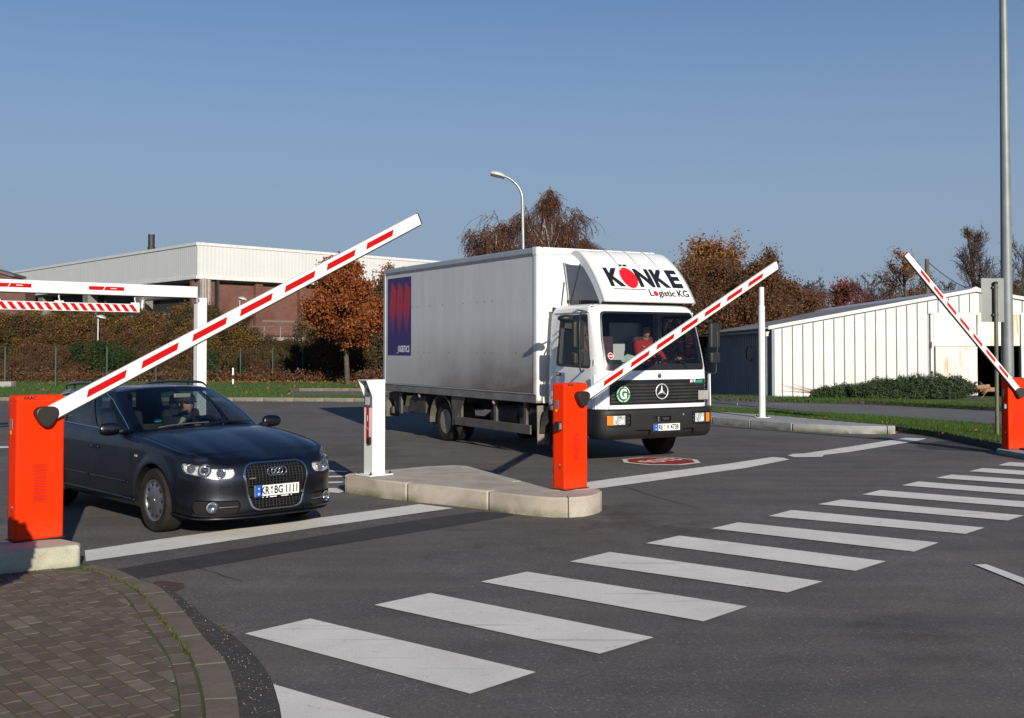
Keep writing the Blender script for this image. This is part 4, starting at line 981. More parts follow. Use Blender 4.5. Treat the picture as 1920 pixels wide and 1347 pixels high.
def wheel(parent,c,r,wd,axis,rimr,kind='car',name='wheel'):
    """c centre, axis = outward direction"""
    ax=Vector(axis).normalized(); c=Vector(c)
    t=obj(name,MB().lathe([(rimr,-wd/2+.0),(r*.93,-wd/2),(r*.985,-wd/2+.02),(r,-wd/2+.05),(r,wd/2-.045),(r*.985,wd/2-.018),(r*.93,wd/2),(rimr*1.06,wd/2-.004),(rimr*1.0,wd/2-.014),(rimr*.98,wd/2-.03)],c,ax,48),M_tyre,parent,smooth='auto')
    gr=MB()
    for k in(-.25,-.08,.08,.25): gr.lathe([(r+.0012,-.006),(r+.0012,.006)],c+ax*(k*wd),ax,48)
    obj('tread_groove',gr,M_hole,t)
    if kind=='car':
        M=frame(c+ax*(wd/2-.028),Vector((0,0,1)).cross(ax),Vector((0,0,1)))
        ho=obj('rim',MB().lathe([(rimr*.99,-.0),(rimr*.98,.018),(rimr*.90,.014),(rimr*.86,.0),(rimr*.55,.012),(rimr*.30,.022),(rimr*.16,.022),(rimr*.15,.026),(0,.027)],c+ax*(wd/2-.028),ax,48),M_silver,t,smooth='auto')
        for k in range(10):
            hl=MB()
            a=2*PI*k/10; pts=[]
            for j in range(8):
                b=2*PI*j/8; q=Vector((math.cos(a)*(rimr*.76+math.cos(b)*rimr*.10)-math.sin(a)*math.sin(b)*rimr*.085,math.sin(a)*(rimr*.76+math.cos(b)*rimr*.10)+math.cos(a)*math.sin(b)*rimr*.085,.0105)); pts.append(M@q)
            hl.add(pts,[tuple(range(8))]); obj('rim_hole',hl,M_hole,ho)
            # pale bevel by each opening
        bl=MB()
        for k in range(10):
            a=2*PI*k/10+.16; q0=[M@Vector((math.cos(a+d)*rimr*rr,math.sin(a+d)*rimr*rr,h_)) for d,rr,h_ in((-.05,.68,.013),(.05,.68,.016),(.05,.86,.016),(-.05,.86,.006))]; bl.add(q0,[(0,1,2,3)])
        obj('rim_bevel',bl,M_chrome,ho)['kind']='stuff'
    else:
        m=mat('dusty_steel_rim',(.33,.28,.22),.7,.2,.2,6) if 'dusty_steel_rim' not in bpy.data.materials else bpy.data.materials['dusty_steel_rim']
        if kind=='rear': prof=[(rimr,-.01),(rimr*.96,-.012),(rimr*.88,-.10),(rimr*.62,-.13),(rimr*.5,-.13),(rimr*.42,-.05),(rimr*.30,-.03),(0,-.03)]
        else: prof=[(rimr,-.01),(rimr*.96,-.01),(rimr*.86,-.04),(rimr*.7,.0),(rimr*.45,.03),(0,.05)]
        ho=obj('rim',MB().lathe(prof,c+ax*(wd/2-.005),ax,40),m,t,smooth='auto')
        bo=MB()
        for k in range(8):
            a=2*PI*k/8; M=frame(c+ax*(wd/2-.005),Vector((0,0,1)).cross(ax),Vector((0,0,1))); bo.lathe([(.016,-.13 if kind=='rear' else 0),(.016,-.10 if kind=='rear' else .03)],M@Vector((math.cos(a)*rimr*.56,math.sin(a)*rimr*.56,0)),ax,6)
        obj('wheel_nuts',bo,M_dsteel,ho)['kind']='stuff'

    return t
def platefn(root,c,right,up,w_,h_,txt,ts,xs,blue=.085,name='number_plate',gap=None):
    M=frame(c,right,up)
    nrm=M.to_3x3()@Vector((0,0,1))
    pl=obj(name,MB().add([M@Vector(p) for p in((-w_/2,-h_/2,0),(w_/2,-h_/2,0),(w_/2,h_/2,0),(-w_/2,h_/2,0),(-w_/2,-h_/2,-.008),(w_/2,-h_/2,-.008),(w_/2,h_/2,-.008),(-w_/2,h_/2,-.008))],[(0,1,2,3),(7,6,5,4),(0,4,5,1),(1,5,6,2),(2,6,7,3),(3,7,4,0)]),M_plate,root)
    e=.003
    fr=MB()
    for a,b in(((-w_/2,-h_/2),(w_/2,-h_/2+.004)),((-w_/2,h_/2-.004),(w_/2,h_/2)),((-w_/2,-h_/2),(-w_/2+.004,h_/2)),((w_/2-.004,-h_/2),(w_/2,h_/2))):
        fr.add([M@Vector(p) for p in((a[0],a[1],.0012),(b[0],a[1],.0012),(b[0],b[1],.0012),(a[0],b[1],.0012))],[(0,1,2,3)])
    obj('plate_border',fr,M_ink,pl)
    x1=-w_/2+blue*w_/.52
    obj('blue_band',MB().add([M@Vector(p) for p in((-w_/2+.004,-h_/2+.004,.0016),(x1,-h_/2+.004,.0016),(x1,h_/2-.004,.0016),(-w_/2+.004,h_/2-.004,.0016))],[(0,1,2,3)]),M_eu,pl)
    st=MB().lathe([(.010,0),(.010,.001)],M@Vector(((-w_/2+x1)/2,.022,.002)),nrm,8); text('band_letter','D',.030,M_plate,pl,M@Matrix.Translation(((-w_/2+x1)/2,-.03,.003)),bold=.001)
    obj('star_ring',st,mat('star_yellow',(.7,.6,.1),.5) if 'star_yellow' not in bpy.data.materials else bpy.data.materials['star_yellow'],pl)
    for s,x in txt: text('plate_lettering',s,ts*1.08,M_ink,pl,M@Matrix.Translation((x,-.002,.003)),bold=.0022,xs=xs)
    return pl,M
# ================================================================ person (skin-modifier body)
def person(label,loc,rz,skinm,topm,trousm,hairm,pose,scale=1,extras=None,group=None):
    """pose: dict joint->xyz (local; x forward, y left, z up)"""
    t=thing('person',label,'person',loc,rz,group)
    def skinned(name,verts,edges,rad,m,root_i,sub=1):
        me=bpy.data.meshes.new(name); me.from_pydata([Vector(v)*scale for v in verts],edges,[]); me.update(); o=link(name,me,m,t)
        md=o.modifiers.new('skin','SKIN'); md.use_smooth_shade=True
        for i,r in enumerate(rad):
            sv=me.skin_vertices[0].data[i]; sv.radius=(r*scale,r*scale) if not hasattr(r,'__len__') else (r[0]*scale,r[1]*scale); sv.use_root=(i==root_i)
        s=o.modifiers.new('sub','SUBSURF'); s.levels=sub; s.render_levels=sub; return o
    J=pose
    V=[J['pelvis'],J['waist'],J['chest'],J['neck0'],J['shL'],J['elL'],J['wrL'],J['shR'],J['elR'],J['wrR'],J['hipL'],J['knL'],J['anL'],J['hipR'],J['knR'],J['anR']]
    E_=[(0,1),(1,2),(2,3),(2,4),(4,5),(5,6),(2,7),(7,8),(8,9),(0,10),(10,11),(11,12),(0,13),(13,14),(14,15)]
    Rd=[(.15,.12),(.15,.12),(.17,.125),(.07,.07),.085,.052,.036,.085,.052,.036,.10,.065,.045,.10,.065,.045]
    body=skinned('body',V,E_,Rd,topm,0,2)
    hd=Vector(J['head']); nk=Vector(J['neck0'])
    # head: one shaped surface with brow, nose, chin; looks along J['look']
    lk=Vector(J.get('look',(1,0,0))).normalized(); up=Vector((0,0,1)); lf=up.cross(lk).normalized(); up=lk.cross(lf)
    def headpt(a,b,k=1.0,grow=0):
        # a azimuth (0 = face), b elevation
        x=math.cos(b)*math.cos(a); y=math.cos(b)*math.sin(a); z=math.sin(b)
        rx,ry,rz_=.098+grow,.076+grow,.118+grow
        p=Vector((x*rx,y*ry,z*rz_))
        face=max(0,math.cos(a))**2
        if z<0: p.x*=1-.0*z; p.y*=1+.32*z*abs(z); p.x+=.010*face*(-z)
        p.x-=.010*face*math.exp(-((z-.10)/.14)**2)*(1-math.exp(-(y/.2)**2)*.9)  # eye line
        p.x+=.026*math.exp(-(y/.13)**2)*math.exp(-((z+.13)/.16)**2)*(1 if x>0 else 0)   # nose
        p.x+=.006*face*math.exp(-((z+.48)/.07)**2)*math.exp(-(y/.3)**2)        # lips
        p.x+=.008*face*math.exp(-((z+.80)/.12)**2)                             # chin
        return (hd+lk*p.x+lf*p.y+up*p.z)*scale
    mb=MB().grid(lambda i,j:headpt(i*2*PI,(j-.5)*PI*.998),36,26)
    neck=MB().tube([nk*scale-Vector((0,0,.02)),(hd-up*.06-lk*.012)*scale],[.058*scale,.054*scale],14)
    h=obj('head',mb,skinm,t,smooth=True); obj('neck',neck,skinm,t,smooth=True)
    for s in(1,-1):
        e=hd+lk*.083+lf*.031*s+up*.014; obj('eye',MB().lathe([(0,-.011),(.008,-.008),(.012,0),(.008,.008),(0,.010)],e*scale,lk,10),mat('eye_white',(.6,.58,.55),.3) if 'eye_white' not in bpy.data.materials else bpy.data.materials['eye_white'],h,smooth=True)
        q=hd+lk*.0945+lf*.031*s+up*.014; obj('iris',MB().lathe([(.0055,0),(0,.001)],q*scale,lk,10),M_ink,h)
        b=[(hd+lk*(.090-.006*abs(k))+lf*(.031*s+.013*k)+up*(.036+.003*(1-abs(k))))*scale for k in(-1,0,1)]; obj('eyebrow',MB().tube(b,.0042,5),hairm,h)
        ee=hd+lf*.077*s-lk*.008; obj('ear',MB().lathe([(.0,.0),(.020,.0),(.026,.010),(.018,.016),(0,.012)],ee*scale,lf*s-lk*.3,12),skinm,h,smooth=True)
    obj('mouth',MB().tube([(hd+lk*(.0935-.010*abs(k))+lf*.022*k-up*.052)*scale for k in(-1,-.5,0,.5,1)],.0035,5),mat('lip',(.30,.10,.08),.5) if 'lip' not in bpy.data.materials else bpy.data.materials['lip'],h)
    def hairpt(i,j):
        a=PI*.30+i*(2*PI-PI*.60) ; b=-.35+j*(PI/2+.35); p=headpt(a,b,grow=.011); return p
    hair=MB().grid(hairpt,26,12).grid(lambda i,j:headpt(-PI*.32+i*PI*.64,.62+j*(PI/2-.62),grow=.010),12,6)
    obj('hair',hair,hairm,t,smooth=True)
    # hands: palm and five separate curled fingers round the wheel rim
    for sd,w_,e_ in(('L',J['wrL'],J['elL']),('R',J['wrR'],J['elR'])):
        w0=Vector(w_); d=(w0-Vector(e_)).normalized(); side=(Vector((0,1,0))*(1 if sd=='L' else -1)); side=(side-d*side.dot(d)).normalized(); dn=d.cross(side); dn=dn if dn.z<0 else -dn
        V=[w0,w0+d*.045,w0+d*.085]; E_=[(0,1),(1,2)]; Rd=[(.027,.02),(.038,.018),(.036,.016)]
        for k,(o_,L) in enumerate(((-.03,.062),(-.010,.072),(.010,.068),(.028,.055))):
            b=w0+d*.088+side*o_; i=len(V); V+= [b,b+d*L*.45+dn*.012,b+d*L*.6+dn*L*.5,b+d*L*.35+dn*L*.85]; E_+=[(2,i),(i,i+1),(i+1,i+2),(i+2,i+3)]; Rd+=[.0100,.0095,.0085,.0075]
        i=len(V); b=w0+d*.03-side*.032; V+=[b,b+d*.03-side*.02+dn*.01,b+d*.055-side*.016+dn*.03]; E_+=[(1,i),(i,i+1),(i+1,i+2)]; Rd+=[.012,.010,.0085]
        skinned('hand',V,E_,Rd,skinm,0,1)
    if extras: extras(t,J,scale)
    return t
def sitpose(wheel_c,wheel_r,seat=(0,0),lean=.10,twist=0):
    sx,sz=seat; 
    P_=dict(pelvis=(sx,0,sz+.10),waist=(sx-.01,0,sz+.26),chest=(sx-lean*.7,0,sz+.46),neck0=(sx-lean*.8,0,sz+.60),head=(sx-lean*.75+.02,0,sz+.745),
      shL=(sx-lean*.7,.19,sz+.53),shR=(sx-lean*.7,-.19,sz+.53),hipL=(sx+.05,.10,sz+.09),hipR=(sx+.05,-.10,sz+.09),knL=(sx+.46,.16,sz+.16),knR=(sx+.46,-.16,sz+.16),anL=(sx+.72,.15,sz-.22),anR=(sx+.72,-.15,sz-.22))
    for s,n in((1,'L'),(-1,'R')):
        wx=wheel_c[0]-.09; wz=wheel_c[1]+.05
        P_['wr'+n]=(wx,s*wheel_r*.92,wz); P_['el'+n]=((wx+P_['sh'+n][0])/2-.02,s*.27,min(wz,P_['sh'+n][2])-.14)
    return P_
def steering(parent,c,r,tilt,m):
    rot=Matrix.Rotation(-tilt,3,'Y'); pts=[Vector(c)+rot@Vector((0,math.cos(2*PI*k/28)*r,math.sin(2*PI*k/28)*r)) for k in range(29)]
    o=obj('steering_wheel',MB().tube(pts,.014,8,cap=False),m,parent,smooth=True)
    sp=MB()
    for a in(0,PI,-PI/2): sp.tube([Vector(c),Vector(c)+rot@Vector((0,math.cos(a)*r,math.sin(a)*r))],[.03,.014],6)
    obj('spokes',sp,m,o); obj('column_stalk',MB().tube([Vector(c),Vector(c)+rot@Vector((.35,0,0))],.035,8),m,o); return o
# ================================================================ the estate car
def estate_car():
    rz=math.atan2(-.731,.682); ox,oy=-3.895,12.713
    t=thing('estate_car','dark blue-grey estate car waiting under the raised boom with its driver inside','car',(ox,oy,0),rz)
    o_pts=[(2.293,0),(2.287,.30),(2.255,.50),(2.185,.66),(2.05,.775),(1.85,.835),(1.60,.866),(1.2,.884),(.5,.886),(-.5,.884),(-1.2,.874),(-1.75,.845),(-2.05,.79),(-2.2,.69),(-2.27,.5),(-2.29,0)]
    pos,s_y,s_x,S=outline(o_pts)
    def ztop(s):
        x=pos(s)[0]; a=abs(s)
        if x>1.95: return sinterp(a,[0,.30,.45,.62,.80,1.0],[.735,.735,.722,.735,.770,.795])
        return sinterp(-x,[-1.95,-1.6,-1.0,-.7,0,1.2,2.0,2.29],[.80,.852,.915,.935,.955,.975,.985,.97])
    def zbot(s):
        x=pos(s)[0]; return sinterp(-x,[-2.29,-1.9,-1.75,-1.0,.9,1.9,2.29],[.175,.185,.20,.215,.215,.26,.27])
    fz=[.17,.21,.25,.40,.55,.64,.74]; fo=[.055,.012,-.004,.010,.0,.026,.085]        # front profile, inward offset
    sz_=[.20,.26,.36,.52,.66,.80,.90,.97]; sof=[.060,.022,.008,.000,.004,.012,.030,.060]
    def off_at(s,z):
        x=pos(s)[0]; t_=max(0,min(1,(x-1.75)/.42)); t_=t_*t_*(3-2*t_)
        return sinterp(z,fz,fo)*t_+sinterp(z,sz_,sof)*(1-t_)
    def body(s,v,off=0):
        """v = height in metres on the band, clamped to the shoulder line"""
        x,y,nx,ny=pos(s); zb,zt=zbot(s),ztop(s); z=zb+(zt-zb)*v
        o_=off_at(s,z)-off
        k=max(0,(v-.93)/.07); # roll over to the bonnet
        o_+=.018*k*k
        # fender flare round the arches
        for wx in(1.40,-1.245):
            d=math.hypot(x-wx,z-.33); 
            if abs(y)>.6 and .33<d<.50: o_-=.012*math.exp(-((d-.37)/.05)**2)
        return Vector((x-nx*o_,y-ny*o_,z))
    def vz(s,z): zb,zt=zbot(s),ztop(s); return (z-zb)/(zt-zb)
    def poly_sz(pts): return [(s,vz(s,z)) for s,z in pts]
    sf=lambda x:s_x(x)
    regs=[]
    # wheel arches (side s, z)
    def arch(wx,sg):
        p=[]
        for k in range(25):
            a=-.30+ (PI+.60)*k/24; x=wx+math.cos(a)*.362; z=.325+math.sin(a)*.362; p.append((sg*sf(x),z))
        p+= [(sg*sf(wx-.33),-.1),(sg*sf(wx+.33),-.1)]
        return [(s,max(-.05,vz(s,z))) for s,z in p]
    for sg in(1,-1):
        for wx in(1.40,-1.245): regs.append(('arch',arch(wx,sg)))
    # headlights: in front/side arc coordinates
    hl=[(.455,.668),(.60,.672),(.80,.700),(.985,.716),(1.03,.712),(1.015,.655),(.97,.625),(.80,.603),(.72,.582),(.60,.567),(.475,.578),(.440,.615)]
    for sg,nm in((1,'headlight_l'),(-1,'headlight_r')):
        p=rpoly([(s,z) for s,z in hl],.02,3); p=[(sg*s,z) for s,z in p]; regs.append((nm,poly_sz(p if sg>0 else p[::-1])))
    gl=[(.0,.705),(.26,.700),(.325,.672),(.345,.60),(.305,.40),(.262,.285),(.20,.262),(0,.258)]
    gp_=[(s,z) for s,z in gl]+[(-s,z) for s,z in gl[::-1]]; gp_=[p for i,p in enumerate(gp_) if i not in(0,len(gp_)//2-1,len(gp_)//2,len(gp_)-1)]
    gpr=rpoly(gp_,.03,4); regs.append(('grille',poly_sz(gpr)))
    def grow(poly,d):
        n=len(poly); ar=sum(poly[i][0]*poly[(i+1)%n][1]-poly[(i+1)%n][0]*poly[i][1] for i in range(n)); sg=1 if ar>0 else -1; o=[]
        for i in range(n):
            a=Vector(poly[i-1]);b=Vector(poly[(i+1)%n]); q=(b-a).normalized(); o.append((poly[i][0]+q.y*d*sg,poly[i][1]-q.x*d*sg))
        return o
    regs.insert(-1,('grille_frame',poly_sz(grow(gpr,.016))))
    fg=[(.400,.362),(.70,.372),(.86,.372),(.885,.30),(.84,.232),(.66,.228),(.42,.236),(.385,.30)]
    for sg in(1,-1):
        p=[(sg*s,z) for s,z in rpoly(fg,.03,3)]; regs.append(('air_intake%d'%sg,poly_sz(p)))
    # shut lines
    def seam(pts,w_=.006):
        pts=[Vector(p) for p in pts]; L=[];Rr=[]
        for i,p in enumerate(pts):
            a=pts[max(i-1,0)];b=pts[min(i+1,len(pts)-1)]; d=(b-a).normalized(); n_=Vector((-d.y,d.x))*w_/2; L.append(tuple(p+n_));Rr.append(tuple(p-n_))
        return L+Rr[::-1]
    X=lambda x,z:(sf(x),z)
    seams=[[X(.915,.30),X(.93,.60),X(.905,.80),X(.80,.925)],[X(-.14,.24),X(-.14,.93)],[X(-1.03,.95),X(-1.02,.72),X(-.90,.50),X(-.86,.26)],[X(.915,.305),X(-.87,.255)],[X(1.81,.62),X(1.80,.45),X(1.84,.28)]]
    for sg in(1,-1):
        for q in seams: regs.append(('seam',poly_sz([(sg*s,z) for s,z in seam(q)])))
    regs.append(('seam',poly_sz(seam([(-.385,.235),(-.2,.228),(.2,.228),(.385,.235)],.008))))
    rub=[X(.87,.46),X(-.80,.475)]
    us=sorted(set([round(k*.028,4) for k in range(-int(S/.028),int(S/.028)+1)])); us=[-S]+us+[S]
    vs_=[0,.035,.07]+[.07+.93*k/22 for k in range(1,20)]+[.92,.945,.965,.985,1.0]
    vs_=sorted(set(round(v,4) for v in vs_))
    C_=cut_panels(us,vs_,regs)
    bd=panel('body',C_['body'],body,M_car,t,0,rim=-.02)
    if 'seam' in C_: panel('shut_lines',C_['seam'],body,M_hole,bd,-.012)
    panel('wheel_arch_liner',C_['arch'],body,M_hole,bd,-.20)
    # arch lip: folded inwards band
    for sg in(1,-1):
        for wx in(1.40,-1.245):
            mb=MB(); pts=[]
            for k in range(25):
                a=-.30+(PI+.60)*k/24; x=wx+math.cos(a)*.362; z=.325+math.sin(a)*.362; s=sg*sf(x); v=max(0,vz(s,z)); pts.append((body(s,v,.0),body(s,v,-.24)))
            mb.add([p for q in pts for p in q],[(2*i,2*i+1,2*i+3,2*i+2) for i in range(24)])
            obj('arch_lip',mb,M_trim if True else M_car,bd,smooth=True)
    # front apron underside and splitter
    sp=MB().grid(lambda i,j:body((i-.5)*2*1.28,0,.012*(1-j)-.30*j)+Vector((0,0,-.0)),60,2); obj('splitter',sp,M_trim,t)
    lip=MB(); pts=[body((k/60-.5)*2*1.2,.028,.014) for k in range(61)]; obj('chin_strip',MB().tube(pts,.011,6),M_car,t,smooth=True)
    # grille
    g=panel('grille',C_['grille'],body,M_hole,t,-.045,rim=.045)
    fr=panel('grille_frame',C_['grille_frame'],body,M_chrome,t,.010,rim=-.03)
    zt_=.70;zb_=.262; gb_=mat('grille_bar_grey',(.07,.07,.075),.35,.6)
    for k in range(-8,9):
        s=k*.038
        p=[]
        for z in [zb_+.01+(zt_-.02-zb_)*j/10 for j in range(11)]:
            if inpoly((s,z),gpr) and not(.375<z<.475): p.append(body(s,vz(s,z),-.004))
            else:
                if len(p)>1: obj('grille_bar',MB().tube(p,.0042,4),gb_,g)
                p=[]
        if len(p)>1: obj('grille_bar',MB().tube(p,.0042,4),gb_,g)
    for k in range(17):
        z=.278+k*.0255
        p=[body(s_,vz(s_,z),-.018) for s_ in[-.36+.72*j/40 for j in range(41)] if inpoly((s_,z),gpr)]
        if len(p)>1: obj('grille_crossbar',MB().tube(p,.0052,4),M_trim,g)
    cb=MB(); a_=[(s_,z) for s_ in[-.30+.6*j/20 for j in range(21)] for z in(.385,.47)]; cb.add([body(s_,vz(s_,z),-.004) for s_,z in a_],[(2*i,2*i+1,2*i+3,2*i+2) for i in range(20)]); obj('plate_carrier',cb,M_trim,g)
    # four rings
    rg=MB(); fc=body(0,vz(0,.60),.004)
    for k in(-1.5,-.5,.5,1.5):
        pts=[(fc.x+.006+.0,-k*.058*.78*1.0+math.cos(2*PI*j/24)*.040,.618+math.sin(2*PI*j/24)*.040) for j in range(25)]; rg.tube(pts,.0058,8,cap=False)
    obj('ring_emblem',rg,M_chrome,g,smooth=True)
    fb=Vector((0,-1,0))
    # small badge on the grille
    p=body(-.27,vz(-.27,.565),.006); b=obj('side_badge',MB().box(p,(.006,.07,.014),M=Matrix.Rotation(R(4),3,'Z')),M_chrome,g); obj('red_chip',MB().box(p+Vector((.003,-.024,0)),(.004,.012,.012)),M_red,g)
    # number plate (right of image = car's left = +y)
    p=body(0,vz(0,.43),.022); 
    platefn(t,(p.x,0,.436),(0,1,0),(0,0,1),.50,.112,[('KR',-.142),('BG',.012),('1111',.160)],.098,.74)
    pc=Vector((p.x,-.075,.436))
    # plate right vector is +y, so negative local x is the car's right (left in the picture)
    obj('plate_seal',MB().lathe([(.014,0),(.014,.002)],Vector((p.x+.001,-.065,.46)),(1,0,0),12),mat('seal_red',(.30,.05,.03),.5),t); obj('plate_seal',MB().lathe([(.016,0),(.016,.002)],Vector((p.x+.001,-.065,.418)),(1,0,0),12),mat('seal_grey',(.4,.4,.42),.5),t)
    obj('plate_holder',MB().box((p.x-.012,0,.428),(.012,.525,.135)),M_trim,t,bevel=.004)
    hm=MB()
    for y_,w_ in((-.16,.012),(-.115,.016),(-.045,.075),(.085,.08),(.16,.012)): hm.box((p.x-.004,y_,.371),(.004,w_,.009))
    obj('holder_print',hm,M_plate,t)
    # headlights
    for sg,nm in((1,'headlight_l'),(-1,'headlight_r')):
        h=panel('headlight',C_[nm],body,mat('lamp_bowl',(.88,.88,.88),.34,.35,.18,22,bmp=.8,bscale=30) if 'lamp_bowl' not in bpy.data.materials else bpy.data.materials['lamp_bowl'],t,-.055,rim=.055)
        panel('lamp_cover',C_[nm],body,M_clear,h,.003)
        for s_,z,r_ in((.93,.674,.040),(.765,.655,.060),(.585,.625,.044)):
            c=body(sg*s_,vz(sg*s_,z),-.04); x,y,nx,ny=pos(sg*s_); ax=Vector((nx*.55+.45,ny*.55,0)).normalized()
            obj('reflector',MB().lathe([(r_*.35,.0),(r_*.8,.014),(r_,.034),(r_*1.06,.036),(r_*1.06,.02)],c,ax,24),M_chrome,h,smooth='auto')
            if r_>.045: obj('projector_lens',MB().lathe([(r_*.62,.016),(r_*.55,.028),(r_*.3,.038),(0,.041)],c,ax,20),mat('projector_glass',(.03,.04,.07),.03,.0,.02,3,coat=1,spec=1) if 'projector_glass' not in bpy.data.materials else bpy.data.materials['projector_glass'],h,smooth=True)
            else: obj('bulb',MB().lathe([(.010,.006),(.010,.024),(0,.03)],c,ax,10),M_chrome,h,smooth=True)
    # intakes, fog lights, trims
    for sg in(1,-1):
        fi=panel('air_intake',C_['air_intake%d'%sg],body,M_hole,t,-.04,rim=.04)
        c=body(sg*.665,vz(sg*.665,.302),-.012); x,y,nx,ny=pos(sg*.6); ax=Vector((nx,ny*.6,0)).normalized()
        fl=obj('fog_light',MB().lathe([(.058,-.02),(.056,.008),(.046,.010),(.044,.002),(.030,-.01),(0,-.014)],c,ax,24),M_chrome,t,smooth='auto')
        obj('fog_glass',MB().lathe([(.044,.006),(.02,.012),(0,.013)],c,ax,20),M_clear,fl)
        bz=[body(sg*s_,vz(sg*s_,.302),-.006) for s_ in[.42+.18*j/6 for j in range(7)]]; obj('intake_blade',MB().tube(bz,.006,5),M_silver,t)
        w_=[(sg*s_,z) for s_,z in rpoly([(.49,.492),(.595,.496),(.60,.455),(.585,.44),(.505,.437),(.495,.45)],.012,3)]
        wl=[body(s_,vz(s_,z),.0015) for s_,z in w_]; obj('washer_cover_outline',MB().tube(wl+[wl[0]],.0024,4),M_hole,t)
        tc=[body(sg*(.395)+math.cos(2*PI*k/16)*.024,vz(sg*.395,.415+math.sin(2*PI*k/16)*.024),.0015) for k in range(17)]
        if sg<0: obj('tow_cover_outline',MB().tube(tc,.0022,4),M_hole,t)
    # side rubbing strips, sill line, door handles, repeaters
    for sg in(1,-1):
        for a,b in((.86,-.10),(-.18,-.80)):
            pts=[body(sg*sf(a+(b-a)*k/14),vz(sg*sf(a+(b-a)*k/14),.455),.006) for k in range(15)]; obj('rubbing_strip',MB().tube(pts,.011,5),M_car,t,smooth=True)
        for x in(.10,-.93):
            h=MB(); p=[body(sg*sf(x-.19*k/8),vz(sg*sf(x),.765),.012+.022*math.sin(PI*k/8)) for k in range(9)]; obj('door_handle',h.tube(p,.012,6),M_car,t,smooth=True)
        c=body(sg*sf(1.02),vz(sg*sf(1.02),.735),.004); obj('side_repeater',MB().box(c,(.055,.008,.022)),mat('repeater_clear',(.5,.45,.4),.2) if 'repeater_clear' not in bpy.data.materials else bpy.data.materials['repeater_clear'],t,bevel=.003)
        sl=[body(sg*sf(1.0-1.85*k/20),.10,.006) for k in range(21)]; obj('sill_strip',MB().tube(sl,.014,5),M_car,t,smooth=True)
    # bonnet: Coons patch
    nf=18
    sc=s_y(.70)
    fc_=lambda i:body(i*sc,1.0)                     # centre -> corner, i in 0..1 (one half)
    x_c=.93
    def edge(j):  # corner back to windscreen corner
        x0=pos(sc)[0]; x=x0+(.70-x0)*j; s=s_x(x) if x<1.9 else None
        s=sc+(s_x(.70)-sc)*j
        return body(s,1.0)
    def cowl(i): y=.735*i; e=edge(1); return Vector((x_c-(x_c-e.x)*i**2.2, e.y*i, .985-(.985-e.z)*i**2))
    def cen(j): p0=fc_(0); return Vector((p0.x+(x_c-p0.x)*j,0,p0.z+(.985-p0.z)*(1-(1-j)**1.75)))
    def bonnet(i,j,sg=1):
        P_=fc_(i)*(1-j)+cowl(i)*j+cen(j)*(1-i)+edge(j)*i-(fc_(0)*(1-i)*(1-j)+fc_(1)*i*(1-j)+cowl(0)*(1-i)*j+cowl(1)*i*j)
        # power crease
        P_.z+=.016*math.sin(PI*min(1,j*1.0))**.5*math.exp(-((i-.72)/.14)**2)*(1 if j>0 else 0)+.020*math.sin(PI*i)*math.sin(PI*j)**.7
        return Vector((P_.x,P_.y*sg,P_.z))
    bm_=MB()
    bm_.grid(lambda i,j:bonnet(abs(2*i-1),j,1 if i>=.5 else -1),44,36)
    bn=obj('bonnet',bm_,M_car,t,smooth=True)
    for sg in(1,-1):
        pts=[bonnet(.93,j/24,sg)+Vector((0,0,.002)) for j in range(1,25)]; obj('bonnet_gap',MB().tube(pts,.0032,4),M_hole,bn)
    # greenhouse: base and roof curves sharing a parameter u
    anch=[ # u, base(x,y,z), top(x,y,z)
     (0,(.905,0,.985),(.02,0,1.395)),(.5,(.87,.38,.975),(-.0,.30,1.385)),(1.0,(.735,.70,.948),(-.075,.545,1.350)),
     (1.16,(.665,.745,.945),(-.16,.595,1.345)),(2.0,(-.10,.805,.957),(-.55,.612,1.362)),(3.0,(-1.02,.800,.975),(-1.15,.600,1.355)),
     (4.0,(-1.75,.755,.990),(-1.65,.565,1.325)),(4.7,(-2.08,.68,1.0),(-1.86,.50,1.295)),(5.0,(-2.15,.58,1.0),(-1.90,.45,1.29)),(6,(-2.19,0,1.0),(-1.96,0,1.30))]
    U=[a[0] for a in anch]
    def bc(u,k,c): return sinterp(u,U,[a[k][c] for a in anch])
    def house(u,v,off=0):
        sg=1 if u>=0 else -1; a=abs(u); b=Vector([bc(a,1,c) for c in range(3)]); tp=Vector([bc(a,2,c) for c in range(3)])
        v0=v; p=b+(tp-b)*v; e=.02
        b2=Vector([bc(min(6,a+e),1,c) for c in range(3)]);b1=Vector([bc(max(0,a-e),1,c) for c in range(3)]); d=(b2-b1); n_=Vector((d.y,-d.x,0)).normalized() if a>e else Vector((1,0,0))
        n_=(n_+Vector((0,0,.35))).normalized()
        p+=n_*(.030*math.sin(PI*v)+off)
        if a<=1e-6: p.y=0
        return Vector((p.x,p.y*sg,p.z))
    HR=[('windscreen',rpoly([(-.93,.03),(.93,.03),(.955,.93),(.80,.965),(-.80,.965),(-.955,.93)],.06,3))]
    def side(poly,nm): 
        HR.append((nm,[(u,v) for u,v in poly])); HR.append((nm+'_r',mirror(poly)))
    side(rpoly([(1.25,.03),(2.03,.03),(2.10,.86),(1.62,.90),(1.34,.72)],.05,3),'front_glass')
    side(rpoly([(2.20,.03),(3.02,.03),(3.05,.83),(2.22,.86)],.04,3),'rear_glass')
    side(rpoly([(3.17,.05),(4.05,.10),(3.95,.74),(3.19,.82)],.06,3),'quarter_glass')
    side([(2.03,.0),(2.20,.0),(2.22,.88),(2.10,.88)],'pillar_b'); side([(3.02,.0),(3.17,.0),(3.19,.84),(3.05,.86)],'pillar_c')
